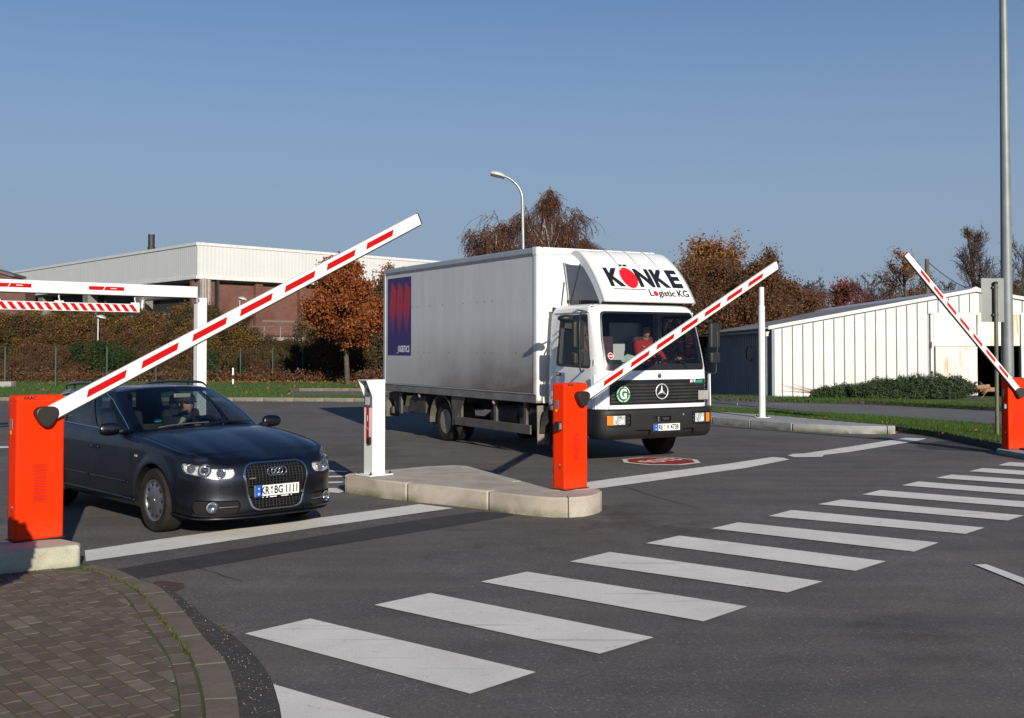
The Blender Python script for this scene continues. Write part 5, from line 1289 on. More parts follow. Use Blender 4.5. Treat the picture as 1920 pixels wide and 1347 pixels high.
    HR.append(('tailgate_glass',[(5.05,.1),(7,.1),(7,.9),(5.05,.9)])); HR.append(('tailgate_glass',mirror([(5.05,.1),(7,.1),(7,.9),(5.05,.9)])))
    us=[k*.05 for k in range(-120,121)]; vs_=[0,.04,.1,.2,.3,.4,.5,.6,.7,.8,.88,.95,1]
    G=cut_panels(us,vs_,HR)
    panel('cabin_frame',G['body'],house,M_car,t,0,rim=-.02)
    panel('windscreen',G['windscreen'],house,M_glass,t,-.003)
    for a in('front_glass','rear_glass','quarter_glass'):
        for sfx in('','_r'):
            if a+sfx in G: panel('side_window',G[a+sfx],house,M_glassd,t,-.006)
    for a in('pillar_b','pillar_c'):
        for sfx in('','_r'):
            if a+sfx in G: panel('pillar_trim',G[a+sfx],house,M_trim,t,.001)
    panel('tailgate_glass',G['tailgate_glass'],house,M_glassd,t,-.005)
    # chrome surround of the side windows
    for sg in(1,-1):
        path=[(1.22,.0),(2,.0),(3,.005),(4.10,.07),(4.0,.78),(3.2,.87),(2.1,.91),(1.6,.945),(1.30,.76),(1.20,.35),(1.22,.0)]
        q=[]
        for a,b in zip(path,path[1:]): q+=[(a[0]+(b[0]-a[0])*k/8,a[1]+(b[1]-a[1])*k/8) for k in range(8)]
        pts=[house(sg*u,v,.006) for u,v in q]; obj('window_trim',MB().tube(pts+[pts[0]],.0065,5),M_chrome,t,smooth=True)
    # cowl shelf and wipers
    cw=MB(); r1=[cowl(abs(k/20-1))*1 for k in range(41)]; 
    r1=[Vector((c.x,c.y*(1 if k>=20 else -1),c.z-.012)) for k,c in enumerate(r1)]; r2=[house((k/20-1)*1.02,.045,-.012) for k in range(41)]
    cw.add([p for q in zip(r1,r2) for p in q],[(2*i,2*i+1,2*i+3,2*i+2) for i in range(40)]); obj('cowl_grille',cw,M_trim,t)
    for a,b in(((-.72,.05),(.02,.085)),((.02,.06),(.80,.10))):
        pts=[house(a[0]+(b[0]-a[0])*k/10,a[1]+(b[1]-a[1])*k/10+.015*math.sin(PI*k/10),.018) for k in range(11)]; obj('wiper',MB().tube(pts,.007,5),M_silver if a[0]<0 else M_trim,t)
    # roof
    def roof(i,j):
        # i 0..1 across (right->left), j 0..1 from front to rear
        a=2*i-1; f_=house(a*1.0,1.0); r_=house((6-abs(a)*1.0)*(1 if a>=0 else -1),1.0)
        e=house((1+4*j)*(1 if a>=0 else -1),1.0)
        cx=lambda q:house(0,1.0)*(1-q)+house(6,1.0)*q
        c0=cx(j); c0.z+=.045*math.sin(PI*min(1,j*1.05+.0))**.8 if j<.95 else 0
        k=abs(a); p=Vector((c0.x+(e.x-c0.x)*k**2, e.y*k, c0.z+(e.z-c0.z)*k**3))
        if j<1e-6: p=f_
        return p
    obj('roof',MB().grid(roof,30,34),M_car,t,smooth=True)
    for sg in(1,-1):
        rail=[]; 
        for k in range(25):
            q=k/24; e=house((1.28+3.3*q)*sg,1.0); h_=.052*min(1,math.sin(PI*q)*3.2)**.8; rail.append(e+Vector((0,-sg*.03,.008+h_)))
        obj('roof_rail',MB().tube(rail,[.008+.010*min(1,4*min(k,24-k)/24) for k in range(25)],8),mat('black_anodised_rail',(.04,.045,.06),.25,.6,.05,4) if 'black_anodised_rail' not in bpy.data.materials else bpy.data.materials['black_anodised_rail'],t,smooth=True)
        for u in(2.35,3.45):
            e=house(u*sg,1.0); obj('rail_foot',MB().tube([e+Vector((0,-sg*.03,.0)),e+Vector((0,-sg*.03,.055))],.013,6),M_trim,t)
    # mirrors
    for sg in(1,-1):
        c=Vector((.56,sg*.96,.985)); 
        def mir(i,j):
            a=(j-.5)*PI; b=i*2*PI; x=math.sin(a); r_=math.cos(a)
            px_=c.x+.055*math.cos(b)*r_**.55+.02*(1-r_) ; pz=c.z+.070*math.sin(b)*r_**.5 ; py=c.y+sg*(.115*x)
            return Vector((px_ if math.cos(b)>0 else c.x+(px_-c.x)*.45,py,pz))
        mh=obj('door_mirror',MB().grid(mir,24,16),M_car,t,smooth=True); obj('mirror_glass',MB().box((c.x-.030,c.y,c.z),(.006,.17,.095)),M_chrome,mh)
        obj('mirror_arm',MB().tube([(.60,sg*.87,.955),(.66,sg*.77,.945)],[.028,.035],8),M_trim,mh)
    # wheels
    for x,y in((1.40,.765),(1.40,-.765),(-1.245,.765),(-1.245,-.765)): wheel(t,(x,y,.318),.318,.215,(0,1 if y>0 else -1,0),.212)
    # floor and cabin
    obj('underbody',MB().box((0,0,.24),(4.1,1.5,.06)),M_hole,t)
    cab=MB(); cab.box((-.4,0,.33),(2.6,1.5,.04)); cab.box((.78,0,.68),(.06,1.42,.52)); obj('cabin_floor',cab,M_int,t)
    db=obj('dashboard',MB().grid(lambda i,j:Vector((.84-.42*j,(i-.5)*1.40,.955-.02*math.sin(PI*j)-.10*j**4)),12,8).box((.45,0,.72),(.08,1.36,.34)),M_trim,t,smooth='auto')
    steering(t,(.22,.36,.88),.185,R(25),M_trim)
    for x,ys in((-.42,(-.36,.36)),(-1.22,(-.38,0,.38))):
        for y in ys:
            s=obj('seat_back',MB().box((0,0,0),(.13,.46,.62)),M_int,t,bevel=.05,seg=3); s.location=(x-.02,y,.80); s.rotation_euler=(0,R(-14),0)
            hr=obj('headrest',MB().box((x-.11,y,1.19),(.10,.25,.17)),M_int,t,bevel=.045,seg=3)
        obj('seat_cushion',MB().box((x+.28,sum(ys)/len(ys),.52),(.5,1.1,.16)),M_int,t,bevel=.04)
    obj('rear_mirror',MB().box((.30,-.02,1.30),(.03,.20,.05)),mat('mirror_back',(.18,.19,.2),.25,.4),t,bevel=.012)
    # sticker on the screen and reflected/round green badge
    p=house(-.72,.16,-.008); q=house(-.62,.16,-.008); n_=(q-p).normalized(); up_=(house(-.67,.26,-.008)-house(-.67,.16,-.008)).normalized(); M=frame(house(-.67,.20,.003),n_,up_)
    gs=obj('green_sticker',MB().add([M@Vector((math.cos(2*PI*k/20)*.044,math.sin(2*PI*k/20)*.040,0)) for k in range(20)],[tuple(range(20))]),mat('green_sticker',(.01,.30,.15),.5),t)
    obj('sticker_field',MB().add([M@Vector(v) for v in((-.032,-.020,.001),(.032,-.020,.001),(.032,.0,.001),(-.032,.0,.001))],[(0,1,2,3)]),M_plate,gs)
    # driver
    pose=sitpose((.22,.86),.185,(-.30,.42),.10)
    def ex(pt,J,s):
        sc_=mat('pale_scarf',(.55,.50,.42),.85,0,.1,9); nk=Vector(J['neck0'])
        for sg in(1,-1):
            obj('jacket_panel',MB().tube([nk+Vector((.07,sg*.06,-.02)),nk+Vector((.115,sg*.12,-.14)),nk+Vector((.13,sg*.15,-.30))],[.035,.05,.05],8),sc_,pt,smooth=True)
        obj('scarf',MB().lathe([(.075,-.03),(.085,.0),(.08,.035),(.065,.06)],nk+Vector((0,0,.02)),(0.1,0,1),14),mat('dark_scarf',(.05,.05,.055),.9),pt,smooth=True)
        obj('cap',MB().lathe([(.108,.03),(.110,.06),(.095,.11),(.05,.135),(0,.14)],Vector(J['head'])+Vector((0,0,-.01)),(0,0,1),20).box(Vector(J['head'])+Vector((.11,0,.03)),(.07,.13,.012)),mat('dark_cap',(.02,.02,.025),.8),pt,smooth='auto')
    v=Matrix.Rotation(rz,3,'Z')@Vector((0,.36,0))
    person('driver of the dark estate car in a dark jacket with pale panels and a cap','' and 0 or (ox+v.x,oy+v.y,0),rz,mat('skin_tone',(.50,.28,.20),.5,0,.05,5),mat('dark_jacket',(.018,.02,.03),.8),M_int,mat('dark_hair',(.02,.015,.012),.6),pose,1,ex)
estate_car()
# ================================================================ the box truck
def box_truck():
    rz=R(-60); ox,oy=-.367,22.33
    t=thing('box_truck','white box truck with grey dirty side passing the middle barrier','truck',(ox,oy,0),rz)
    M_tw=paint('truck_white_paint',(.80,.80,.79),0,.35,.6)
    M_alu=mat('aluminium_profile',(.50,.51,.52),.4,.5,.08,2)
    def sidepanel():
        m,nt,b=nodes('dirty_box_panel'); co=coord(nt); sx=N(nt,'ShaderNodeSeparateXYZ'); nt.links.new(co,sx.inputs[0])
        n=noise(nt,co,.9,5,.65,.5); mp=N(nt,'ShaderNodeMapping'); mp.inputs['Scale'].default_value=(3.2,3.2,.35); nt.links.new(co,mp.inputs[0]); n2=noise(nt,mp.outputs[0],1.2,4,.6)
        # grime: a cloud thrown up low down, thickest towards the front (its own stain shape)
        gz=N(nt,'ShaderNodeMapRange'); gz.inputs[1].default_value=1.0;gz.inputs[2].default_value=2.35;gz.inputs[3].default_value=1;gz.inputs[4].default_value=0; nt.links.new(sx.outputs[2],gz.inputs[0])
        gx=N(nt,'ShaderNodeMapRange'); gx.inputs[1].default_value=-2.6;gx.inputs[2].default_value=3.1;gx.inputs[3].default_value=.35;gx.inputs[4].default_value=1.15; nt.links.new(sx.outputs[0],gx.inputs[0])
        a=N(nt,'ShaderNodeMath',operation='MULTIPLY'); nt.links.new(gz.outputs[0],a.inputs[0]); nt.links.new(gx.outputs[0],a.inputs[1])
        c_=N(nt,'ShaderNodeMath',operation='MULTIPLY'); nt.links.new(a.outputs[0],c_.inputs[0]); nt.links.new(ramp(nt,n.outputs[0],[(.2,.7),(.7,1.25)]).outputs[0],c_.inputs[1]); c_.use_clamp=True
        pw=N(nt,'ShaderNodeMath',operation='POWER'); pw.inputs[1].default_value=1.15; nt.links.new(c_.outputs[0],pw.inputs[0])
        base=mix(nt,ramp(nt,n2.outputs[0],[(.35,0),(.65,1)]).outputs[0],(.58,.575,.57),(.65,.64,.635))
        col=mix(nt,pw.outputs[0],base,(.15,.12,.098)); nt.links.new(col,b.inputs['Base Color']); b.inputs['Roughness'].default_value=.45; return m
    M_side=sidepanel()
    M_front=dirty('box_front_white',(.78,.77,.74),.45,.85,1.75,(.40,.33,.25),.9,.4,5)
    x0,x1,yw,z0,z1=-2.72,3.70,1.23,.90,3.52
    # cargo box
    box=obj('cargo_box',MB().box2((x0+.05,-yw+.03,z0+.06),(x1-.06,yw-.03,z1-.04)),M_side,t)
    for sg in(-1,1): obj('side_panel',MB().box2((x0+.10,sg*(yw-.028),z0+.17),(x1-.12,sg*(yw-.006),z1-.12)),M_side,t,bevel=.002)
    obj('front_panel',MB().box2((x1-.06,-yw+.09,z0+.10),(x1-.012,yw-.09,z1-.12)),M_front,t)
    obj('roof_skin',MB().box2((x0+.04,-yw+.05,z1-.06),(x1-.04,yw-.05,z1-.008)),M_front,t)
    for sg in(-1,1):
        obj('corner_post',MB().box2((x1-.15,sg*(yw-.10),z0+.02),(x1+.005,sg*(yw+.004),z1-.02)),M_front,t,bevel=.045,seg=4)
        obj('rear_post',MB().box2((x0,sg*(yw-.08),z0+.02),(x0+.11,sg*(yw+.006),z1-.01)),M_alu,t,bevel=.02)
        obj('top_rail',MB().box2((x0+.02,sg*(yw-.07),z1-.12),(x1-.05,sg*(yw+.004),z1)),M_alu,t,bevel=.03,seg=3)
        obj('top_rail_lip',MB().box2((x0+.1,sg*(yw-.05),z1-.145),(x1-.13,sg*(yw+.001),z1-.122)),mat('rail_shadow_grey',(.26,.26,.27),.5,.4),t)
        obj('lower_rail',MB().box2((x0+.02,sg*(yw-.09),z0),(x1-.02,sg*(yw+.006),z0+.16)),mat('dirty_alu_rail',(.27,.25,.23),.55,.3,.2,3) if 'dirty_alu_rail' not in bpy.data.materials else bpy.data.materials['dirty_alu_rail'],t,bevel=.012)
        obj('rail_ledge',MB().box2((x0+.04,sg*(yw+.004),z0+.145),(x1-.04,sg*(yw+.018),z0+.165)),M_alu,t,bevel=.004)
        if sg<0:
            for k in range(12): obj('rail_bolt',MB().lathe([(.012,0),(.010,.008),(0,.01)],(x0+.3+k*.52,sg*(yw+.006),z0+.07),(0,sg,0),8),M_dsteel,t)
    for sg in(-1,1): obj('corner_casting',MB().box2((x1-.17,sg*(yw-.12),z1-.16),(x1+.012,sg*(yw+.012),z1+.004)),M_front,t,bevel=.04,seg=3)
    obj('front_top_rail',MB().box2((x1-.08,-yw+.12,z1-.12),(x1+.004,yw-.12,z1)),M_front,t,bevel=.02)
    obj('front_bottom_rail',MB().box2((x1-.08,-yw+.12,z0),(x1+.004,yw-.12,z0+.12)),M_front,t,bevel=.01)
    # rivets (two rows) on the visible side
    for z in(2.66,1.735):
        for k in range(17):
            x=-1.25+k*.283+rnd.uniform(-.01,.01)
            obj('rivet',MB().lathe([(.012,0),(.009,.004),(0,.006)],(x,-yw+.0055,z),(0,-1,0),8),M_dsteel if rnd.random()<.55 else M_alu,t)
    # poster: blue field with three red slanted blades
    px0,px1,pz0,pz1=x0+.23,x0+1.42,1.66,3.30; yy=-yw+.0045
    ps=obj('printed_panel',MB().add([(px0,yy,pz0),(px1,yy,pz0),(px1,yy,pz1),(px0,yy,pz1)],[(0,1,2,3)]),mat('print_blue',(.035,.022,.14),.5,0,.05,2),t)
    def fade():
        m,nt,b=nodes('print_red_fading'); co=coord(nt); sx=N(nt,'ShaderNodeSeparateXYZ'); nt.links.new(co,sx.inputs[0]); mr=N(nt,'ShaderNodeMapRange'); mr.inputs[1].default_value=2.05;mr.inputs[2].default_value=2.65; nt.links.new(sx.outputs[2],mr.inputs[0])
        nt.links.new(mix(nt,mr.outputs[0],(.035,.022,.14),(.42,.02,.035)),b.inputs['Base Color']); b.inputs['Roughness'].default_value=.5; return m
    mf=fade()
    for k in range(3):
        a=px0+.09+k*.355
        b=[(a+.11,yy-.002,3.23-.01*k),(a+.36,yy-.002,3.05-.01*k),(a+.345,yy-.002,2.75),(a+.21,yy-.002,2.02),(a+.14,yy-.002,1.98),(a-.01,yy-.002,2.62)]
        obj('red_blade',MB().add(b,[tuple(range(6))]),mf,ps)
    text('lettering','_OGISTICS',.19,M_plate,ps,frame((px1-.40,yy-.003,pz0+.13),(1,0,0),(0,0,1)),xs=.70,bold=.003)
    # chassis
    mch=mat('chassis_black_dirty',(.030,.027,.024),.8,0,.3,4,c2=(.075,.06,.05))
    mgr=mat('dirty_guard_steel',(.13,.115,.10),.6,.2,.2,4)
    for sg in(-1,1):
        obj('chassis_rail',MB().box2((x0+.3,sg*.32,.62),(4.6,sg*.42,.84)),mch,t)
    for x in(-2.2,-1.2,.9,2.0,3.1): obj('cross_member',MB().box2((x,-1.1,.80),(x+.09,1.1,.90)),mch,t)
    for x in(-2.0,.75,2.1,3.15): 
        obj('guard_post',MB().box2((x,-1.17,.44),(x+.09,-1.12,.92)),mgr,t,bevel=.006)
    obj('side_guard',MB().box2((.62,-1.20,.36),(3.42,-1.165,.52)),mgr,t,bevel=.01)
    obj('side_guard',MB().box2((.62,1.165,.36),(3.42,1.20,.52)),mgr,t,bevel=.01)
    obj('fuel_tank',MB().lathe([(.0,0),(.25,.01),(.27,.04),(.27,.96),(.25,.99),(0,1.0)],(1.6,-.72,.58),(1,0,0),20),mch,t,smooth='auto')
    obj('battery_box',MB().box2((2.75,-1.02,.42),(3.3,-.55,.82)),mch,t,bevel=.02)
    obj('silencer',MB().lathe([(0,0),(.15,.01),(.16,.05),(.16,.75),(0,.8)],(.7,.2,.5),(1,0,0),16),mch,t)
    obj('gearbox',MB().lathe([(.05,0),(.22,.1),(.25,.5),(.12,.9)],(2.9,0,.55),(1,0,0),14),mch,t)
    obj('propeller_shaft',MB().tube([(0,0,.45),(3,0,.55)],.05,10),mch,t); obj('rear_axle',MB().tube([(0,-1,.39),(0,-.2,.39),(0,0,.39),(0,.2,.39),(0,1,.39)],[.07,.07,.19,.07,.07],14),mch,t,smooth=True); obj('front_axle',MB().tube([(4.15,-.9,.40),(4.15,.9,.40)],.06,10),mch,t)
    # tail: underrun, lift gear, rear mudguard boxes, flaps
    obj('underrun_bar',MB().box2((x0+.16,-1.12,.42),(x0+.26,1.12,.56)),mgr,t)
    obj('tail_lift_arm',MB().prism_dir([(x0+.12,-1.10,.88),(x0+.75,-1.10,.88),(x0+.62,-1.10,.52),(x0+.45,-1.10,.45)],(0,.10,0)),mch,t)
    obj('tail_lift_arm',MB().prism_dir([(x0+.12,1.00,.88),(x0+.75,1.00,.88),(x0+.62,1.00,.52),(x0+.45,1.00,.45)],(0,.10,0)),mch,t)
    obj('rear_locker',MB().prism_dir([(x0+1.15,-1.14,.50),(x0+1.15,-1.14,.74),(x0+1.35,-1.14,.86),(x0+1.95,-1.14,.86),(x0+1.95,-1.14,.50)],(0,.5,0)),mch,t,bevel=.01)
    obj('mud_flap',MB().box2((x0+.04,-1.18,.34),(x0+.055,-.86,.74)),mgr,t); 
    obj('step_plate',MB().box2((x0+.5,-1.12,.47),(x0+1.2,-1.06,.60)),mgr,t)
    obj('rear_lamp',MB().box2((x0+.06,-1.12,.75),(x0+.14,-.85,.86)),M_red,t,bevel=.01)
    hs=MB().tube(smooth_line([(x0+1.8,-1.0,.5),(x0+1.95,-1.0,.34),(x0+2.1,-1.0,.30),(x0+2.22,-1.0,.40),(x0+2.25,-1.0,.55)],4),.022,6); obj('air_hose',hs,mch,t)
    def guard(name,x,y,r,w_,a0,a1,m):
        mb=MB(); pts=[]
        for k in range(15):
            a=a0+(a1-a0)*k/14; c,s=math.cos(a),math.sin(a); pts.append([(x+c*r,y-w_/2,.39+s*r),(x+c*(r+.015),y-w_/2,.39+s*(r+.015)),(x+c*(r+.015),y+w_/2,.39+s*(r+.015)),(x+c*r,y+w_/2,.39+s*r)])
        mb.add([p for q in pts for p in q],[(4*i+j,4*i+(j+1)%4,4*i+4+(j+1)%4,4*i+4+j) for i in range(14) for j in range(4)]); return obj(name,mb,m,t)
    for y in(-.93,.93): guard('rear_mudguard',0,y,.50,.50,R(-5),R(185),mgr)
    obj('mudguard_skirt',MB().prism_dir([(.46,-1.19,.92),(1.05,-1.19,.92),(.72,-1.19,.50),(.52,-1.19,.42)],(0,.015,0)),mgr,t)
    # wheels
    for sg in(1,-1):
        wheel(t,(0,sg*.985,.385),.385,.215,(0,sg,0),.235,'rear'); wheel(t,(0,sg*.73,.385),.385,.215,(0,sg,0),.235,'rear')
        wheel(t,(4.15,sg*.94,.385),.385,.225,(0,sg,0),.235,'front')
    obj('front_mud_flap',MB().prism_dir([(3.56,-1.16,.84),(3.60,-1.16,.86),(3.60,-1.16,.26),(3.585,-1.16,.20)],(0,.34,0)),mat('dusty_flap',(.24,.215,.175),.85,0,.2,9,bmp=.3),t,bevel=.005)
    guard('front_mudguard',4.15,-.95,.52,.36,R(20),R(180),mat('guard_black_plastic',(.03,.03,.03),.6,0,.2,5)); guard('front_mudguard',4.15,.95,.52,.36,R(20),R(180),bpy.data.materials['guard_black_plastic'])
    for x in(-.95,2.15): obj('marker_lamp',MB().lathe([(.05,0),(.045,.03),(0,.045)],(x,-1.18,.86),(0,-1,0),12),mat('marker_pale',(.45,.28,.22),.4) if 'marker_pale' not in bpy.data.materials else bpy.data.materials['marker_pale'],t,smooth=True)
    # intake stack between cab and box

    # ------------------------------------------------ cab
    XF=5.38
    o_pts=[(XF,0),(XF-.003,.55),(XF-.018,.85),(XF-.055,.99),(XF-.13,1.065),(XF-.24,1.10),(XF-.5,1.115),(4.4,1.12),(3.95,1.115),(3.86,1.10),(3.82,1.05),(3.81,.9),(3.81,0)]
    pos,s_y,s_x,S=outline(o_pts)
    zs=[.80,.86,.95,1.35,1.48,1.56,2.0,2.36,2.44,2.50,2.53]; fr_=[.03,.008,.0,.006,.012,.022,.125,.235,.275,.34,.42]; sd_=[.02,.004,.0,.0,.004,.010,.040,.066,.085,.130,.20]
    def cabs(s,z,off=0):
        x,y,nx,ny=pos(s); k=max(0,min(1,nx)); 
        f=sinterp(z,zs,fr_); g=sinterp(z,zs,sd_)
        back=max(0,-nx)
        ix=f*k-off*abs(nx)*(1 if nx>0 else -1)*1.0 if nx>0 else -sinterp(z,zs,[0]*8+[.02,.05,.09])*back
        # blend: move front face back by f, sides inward by g, scaled so the corner follows both
        px_=x-(f*max(0,min(1,(x-4.9)/.35)) if x>4.9 else 0)+(sinterp(z,zs,[0]*8+[.02,.05,.09]) if x<3.9 else 0)+nx*off
        py_=y*(1-g/1.12)+ny*off
        return Vector((px_,py_,z))
    sf=s_x; sfy=s_y
    regs=[]
    ws=[(-.965,1.575),(.965,1.575),(.985,2.0),(.955,2.375),(-.955,2.375),(-.985,2.0)]
    regs.append(('windscreen',rpoly(ws,.07,4)))
    sur=[(-1.0,1.47),(1.0,1.47),(1.02,2.0),(.985,2.41),(-.985,2.41),(-1.02,2.0)]
    regs.insert(0,('screen_surround',rpoly(sur,.08,4)))
    regs.append(('grille',[(-.92,.935),(1.035,.935),(1.035,1.325),(-.92,1.325)]))
    def side(name,pts,r=.05):
        for sg in(1,-1):
            p=rpoly([(sf(x),z) for x,z in pts],r,3); p=[(sg*a,b) for a,b in p]; regs.append((name+('_r' if sg<0 else '_l'),p))
    side('door_rubber',[(4.10,1.53),(5.10,1.50),(5.02,2.36),(4.13,2.36)],.07)
    side('side_glass',[(4.145,1.575),(4.70,1.555),(4.70,2.32),(4.17,2.32)],.06)
    side('quarter_light',[(4.73,1.555),(5.055,1.545),(4.985,2.32),(4.73,2.32)],.04)
    def seamz(pts,w_=.010):
        pts=[Vector(p) for p in pts]; L=[];Rr=[]
        for i,p in enumerate(pts):
            a=pts[max(i-1,0)];b=pts[min(i+1,len(pts)-1)]; d=(b-a).normalized(); n_=Vector((-d.y,d.x))*w_/2; L.append(tuple(p+n_));Rr.append(tuple(p-n_))
        return L+Rr[::-1]
    for sg in(1,-1):
        for q in([(4.03,.90),(4.03,2.40)],[(5.12,.85),(5.14,1.45),(5.10,2.38)],[(4.03,1.14),(5.125,1.12)]):
            regs.append(('seam',[(sg*a,b) for a,b in seamz([(sf(x),z) for x,z in q])]))
    for sg in(1,-1): regs.append(('seam',[(sg*a,b) for a,b in seamz([(sfy(.93),.86),(sfy(.93),1.46)],.008)]))
    us=[-S]+[round(k*.05,3) for k in range(-int(S/.05),int(S/.05)+1)]+[S]; vs_=[.80,.83,.86,.9]+[.95+k*.07 for k in range(20)]+[2.34,2.37,2.40,2.42,2.44,2.46,2.48,2.50,2.515,2.53]
    vs_=sorted(set(round(v,3) for v in vs_ if v<=2.53))
    C_=cut_panels(us,vs_,regs)
    cb=panel('cab_shell',C_['body'],cabs,M_tw,t,0,rim=-.03)
    panel('shut_lines',C_['seam'],cabs,M_trim,cb,-.012)
    panel('screen_surround',C_['screen_surround'],cabs,M_trim,t,-.002,rim=-.03)
    M_tg=glass('truck_windscreen_glass',(.62,.66,.66),1.5)
    panel('windscreen',C_['windscreen'],cabs,M_tg,t,-.006)
    for sx_ in('_l','_r'):
        panel('window_rubber',C_['door_rubber'+sx_],cabs,M_trim,t,-.004,rim=-.02)
        panel('side_window',C_['side_glass'+sx_],cabs,M_tg,t,-.010); panel('side_window',C_['quarter_light'+sx_],cabs,M_tg,t,-.010)
    g=panel('grille',C_['grille'],cabs,M_trim,t,-.012,rim=.012)
    for k in range(6):
        z=.965+k*.052
        pts=[]; 
        mb=MB(); 
        ss=[-.90+1.92*j/30 for j in range(31)]
        rows=[[cabs(s,z,-.010),cabs(s,z+.006,.006),cabs(s,z+.034,.006),cabs(s,z+.040,-.010)] for s in ss]
        mb.add([p for q in rows for p in q],[(4*i+j,4*i+j+1,4*i+4+j+1,4*i+4+j) for i in range(30) for j in range(3)]); obj('grille_slat',mb,mat('grille_slat_black',(.028,.028,.028),.5,0,.2,5) if 'grille_slat_black' not in bpy.data.materials else bpy.data.materials['grille_slat_black'],g)
    # star emblem: ring and three arms
    c=cabs(.055,1.135,.030); st=MB(); st.tube([c+Vector((0,math.cos(2*PI*k/36)*.118,math.sin(2*PI*k/36)*.118)) for k in range(37)],.010,8,cap=False)
    M_star=mat('bright_emblem',(.80,.80,.80),.38,.55,.03,5); e1=obj('star_ring',st,M_star,g,smooth=True); sa=MB()
    for k in range(3):
        a=PI/2+k*2*PI/3; d=Vector((0,math.cos(a),math.sin(a))); n_=Vector((0,-math.sin(a),math.cos(a))); p=[c+Vector((.016,0,0)),c+n_*.022,c+d*.112,c-n_*.022,c-d*.02]
        sa.add(p,[(0,2,1),(0,3,2),(0,1,4),(0,4,3)])
    obj('star_arm',sa,M_star,g)
    # small round badge above grille
    c=cabs(.03,1.385,.002); ob=obj('round_badge',MB().lathe([(.040,0),(.040,.008),(.034,.012),(.034,.007),(0,.008)],c,(1,0,0),20),M_chrome,t,smooth='auto')
    # type number
    c=cabs(.70,1.292,.010); text('lettering','814',.075,M_plate,g,frame(c,(-.03,1,0),(0,0,1)),bold=.002,shear=.25); 
    gm=mat('green_lettering',(.02,.45,.30),.4); c=cabs(.845,1.290,.010); M=frame(c,(-.06,1,0),(0,0,1)); lb=MB()
    for k in range(4): lb.add([M@Vector(p) for p in((-.07+.036*k,-.018,0),(-.045+.036*k,-.018,0),(-.025+.036*k,.018,0),(-.05+.036*k,.018,0))],[(0,1,2,3)])
    lb.add([M@Vector(p) for p in((-.08,-.026,0),(.08,-.026,0),(.082,-.021,0),(-.078,-.021,0))],[(0,1,2,3)]); obj('green_print',lb,gm,g); 
    # G badge
    c=cabs(-.69,1.105,.022); gb=obj('round_board',MB().lathe([(.135,0),(.135,.008),(0,.008)],c,(1,0,0),32),mat('board_green',(.02,.16,.06),.45),t)
    for r0,r1 in((.108,.120),):
        for k in range(4):
            rg=MB(); a0=k*PI/2+.12; V=[]
            for j in range(9):
                a=a0+(PI/2-.24)*j/8; V+=[c+Vector((.0095,math.cos(a)*r0,math.sin(a)*r0)),c+Vector((.0095,math.cos(a)*r1,math.sin(a)*r1))]
            rg.add(V,[(2*i,2*i+1,2*i+3,2*i+2) for i in range(8)]); obj('white_arc',rg,M_plate,gb)
    text('lettering','G',.21,M_plate,gb,frame(c+Vector((.010,0,-.003)),(0,1,0),(0,0,1)),bold=.008,xs=.85)
    # blank grey board, narrow white wing, bumper
    c=cabs(.93,1.06,.02); obj('blank_board',MB().box(c,(.012,.24,.15),M=Matrix.Rotation(R(8),3,'Z')),mat('blank_board_grey',(.36,.34,.31),.6,0,.1,9),t,bevel=.01)
    wg=MB(); wg.prism_dir([(5.30,1.13,.88),(5.22,1.14,.88),(5.23,1.145,1.40),(5.28,1.14,1.40)],(0,.02,0)); obj('corner_deflector',wg,M_tw,t); wg=MB(); wg.prism_dir([(5.30,-1.13,.88),(5.22,-1.14,.88),(5.23,-1.145,1.40),(5.28,-1.14,1.40)],(0,-.02,0)); obj('corner_deflector',wg,M_tw,t)
    obj('front_apron',MB().grid(lambda i,j:cabs(-1.0+2.0*i,.80+.06*j,-.012),20,2),M_trim,t)
    bo=[(XF+.10,0),(XF+.095,.6),(XF+.06,.95),(XF-.02,1.09),(XF-.12,1.135),(XF-.5,1.15),(XF-.9,1.15),(XF-.9,0)]
    bpos,bsy,bsx,bS=outline(bo)
    def bum(s,z,off=0):
        x,y,nx,ny=bpos(s); o_=sinterp(z,[.40,.44,.50,.62,.80,.855,.875],[.09,.04,.012,.0,.0,.012,.04]); return Vector((x-nx*(o_-off),y-ny*(o_-off),z))
    s9=bsx(XF-.85)
    def bz(s): return 0
    br=[('tow_slot',rpoly([(-.16,.665),(.18,.665),(.18,.745),(-.16,.745)],.015,2)),('lower_slot',rpoly([(-.52,.455),(-.22,.455),(-.22,.545),(-.50,.545)],.015,2)),('lower_slot2',rpoly([(.42,.455),(.66,.455),(.66,.545),(.42,.545)],.015,2))]
    for sg in(1,-1): br.append(('lamp_well%d'%sg,[(sg*a,b) for a,b in rpoly([(.60,.600),(1.03,.600),(1.04,.80),(.60,.80)],.03,3)]))
    B=cut_panels([-s9]+[k*.05 for k in range(-int(s9/.05),int(s9/.05)+1)]+[s9],[.40,.42,.44,.47,.5,.56,.62,.68,.74,.80,.83,.855,.875],br,drop=lambda u,v:False)
    M_bm=mat('black_bumper_plastic',(.009,.009,.0095),.6,0,.2,6,bmp=.08)
    bp=panel('bumper',B['body'],bum,M_bm,t,0,rim=-.06); panel('tow_recess',B['tow_slot'],bum,M_hole,bp,-.05); panel('lower_recess',B['lower_slot'],bum,M_hole,bp,-.05); panel('lower_recess',B['lower_slot2'],bum,M_hole,bp,-.05)
    obj('tow_pin',MB().tube([(XF+.07,-.05,.66),(XF+.07,-.05,.75)],.02,8),M_dsteel,bp); obj('tow_pin',MB().tube([(XF+.07,.02,.705),(XF+.07,.15,.705)],.025,8),M_dsteel,bp)
    for sg in(1,-1): panel('lamp_well',B['lamp_well%d'%sg],bum,M_trim,t,-.035,rim=.035)
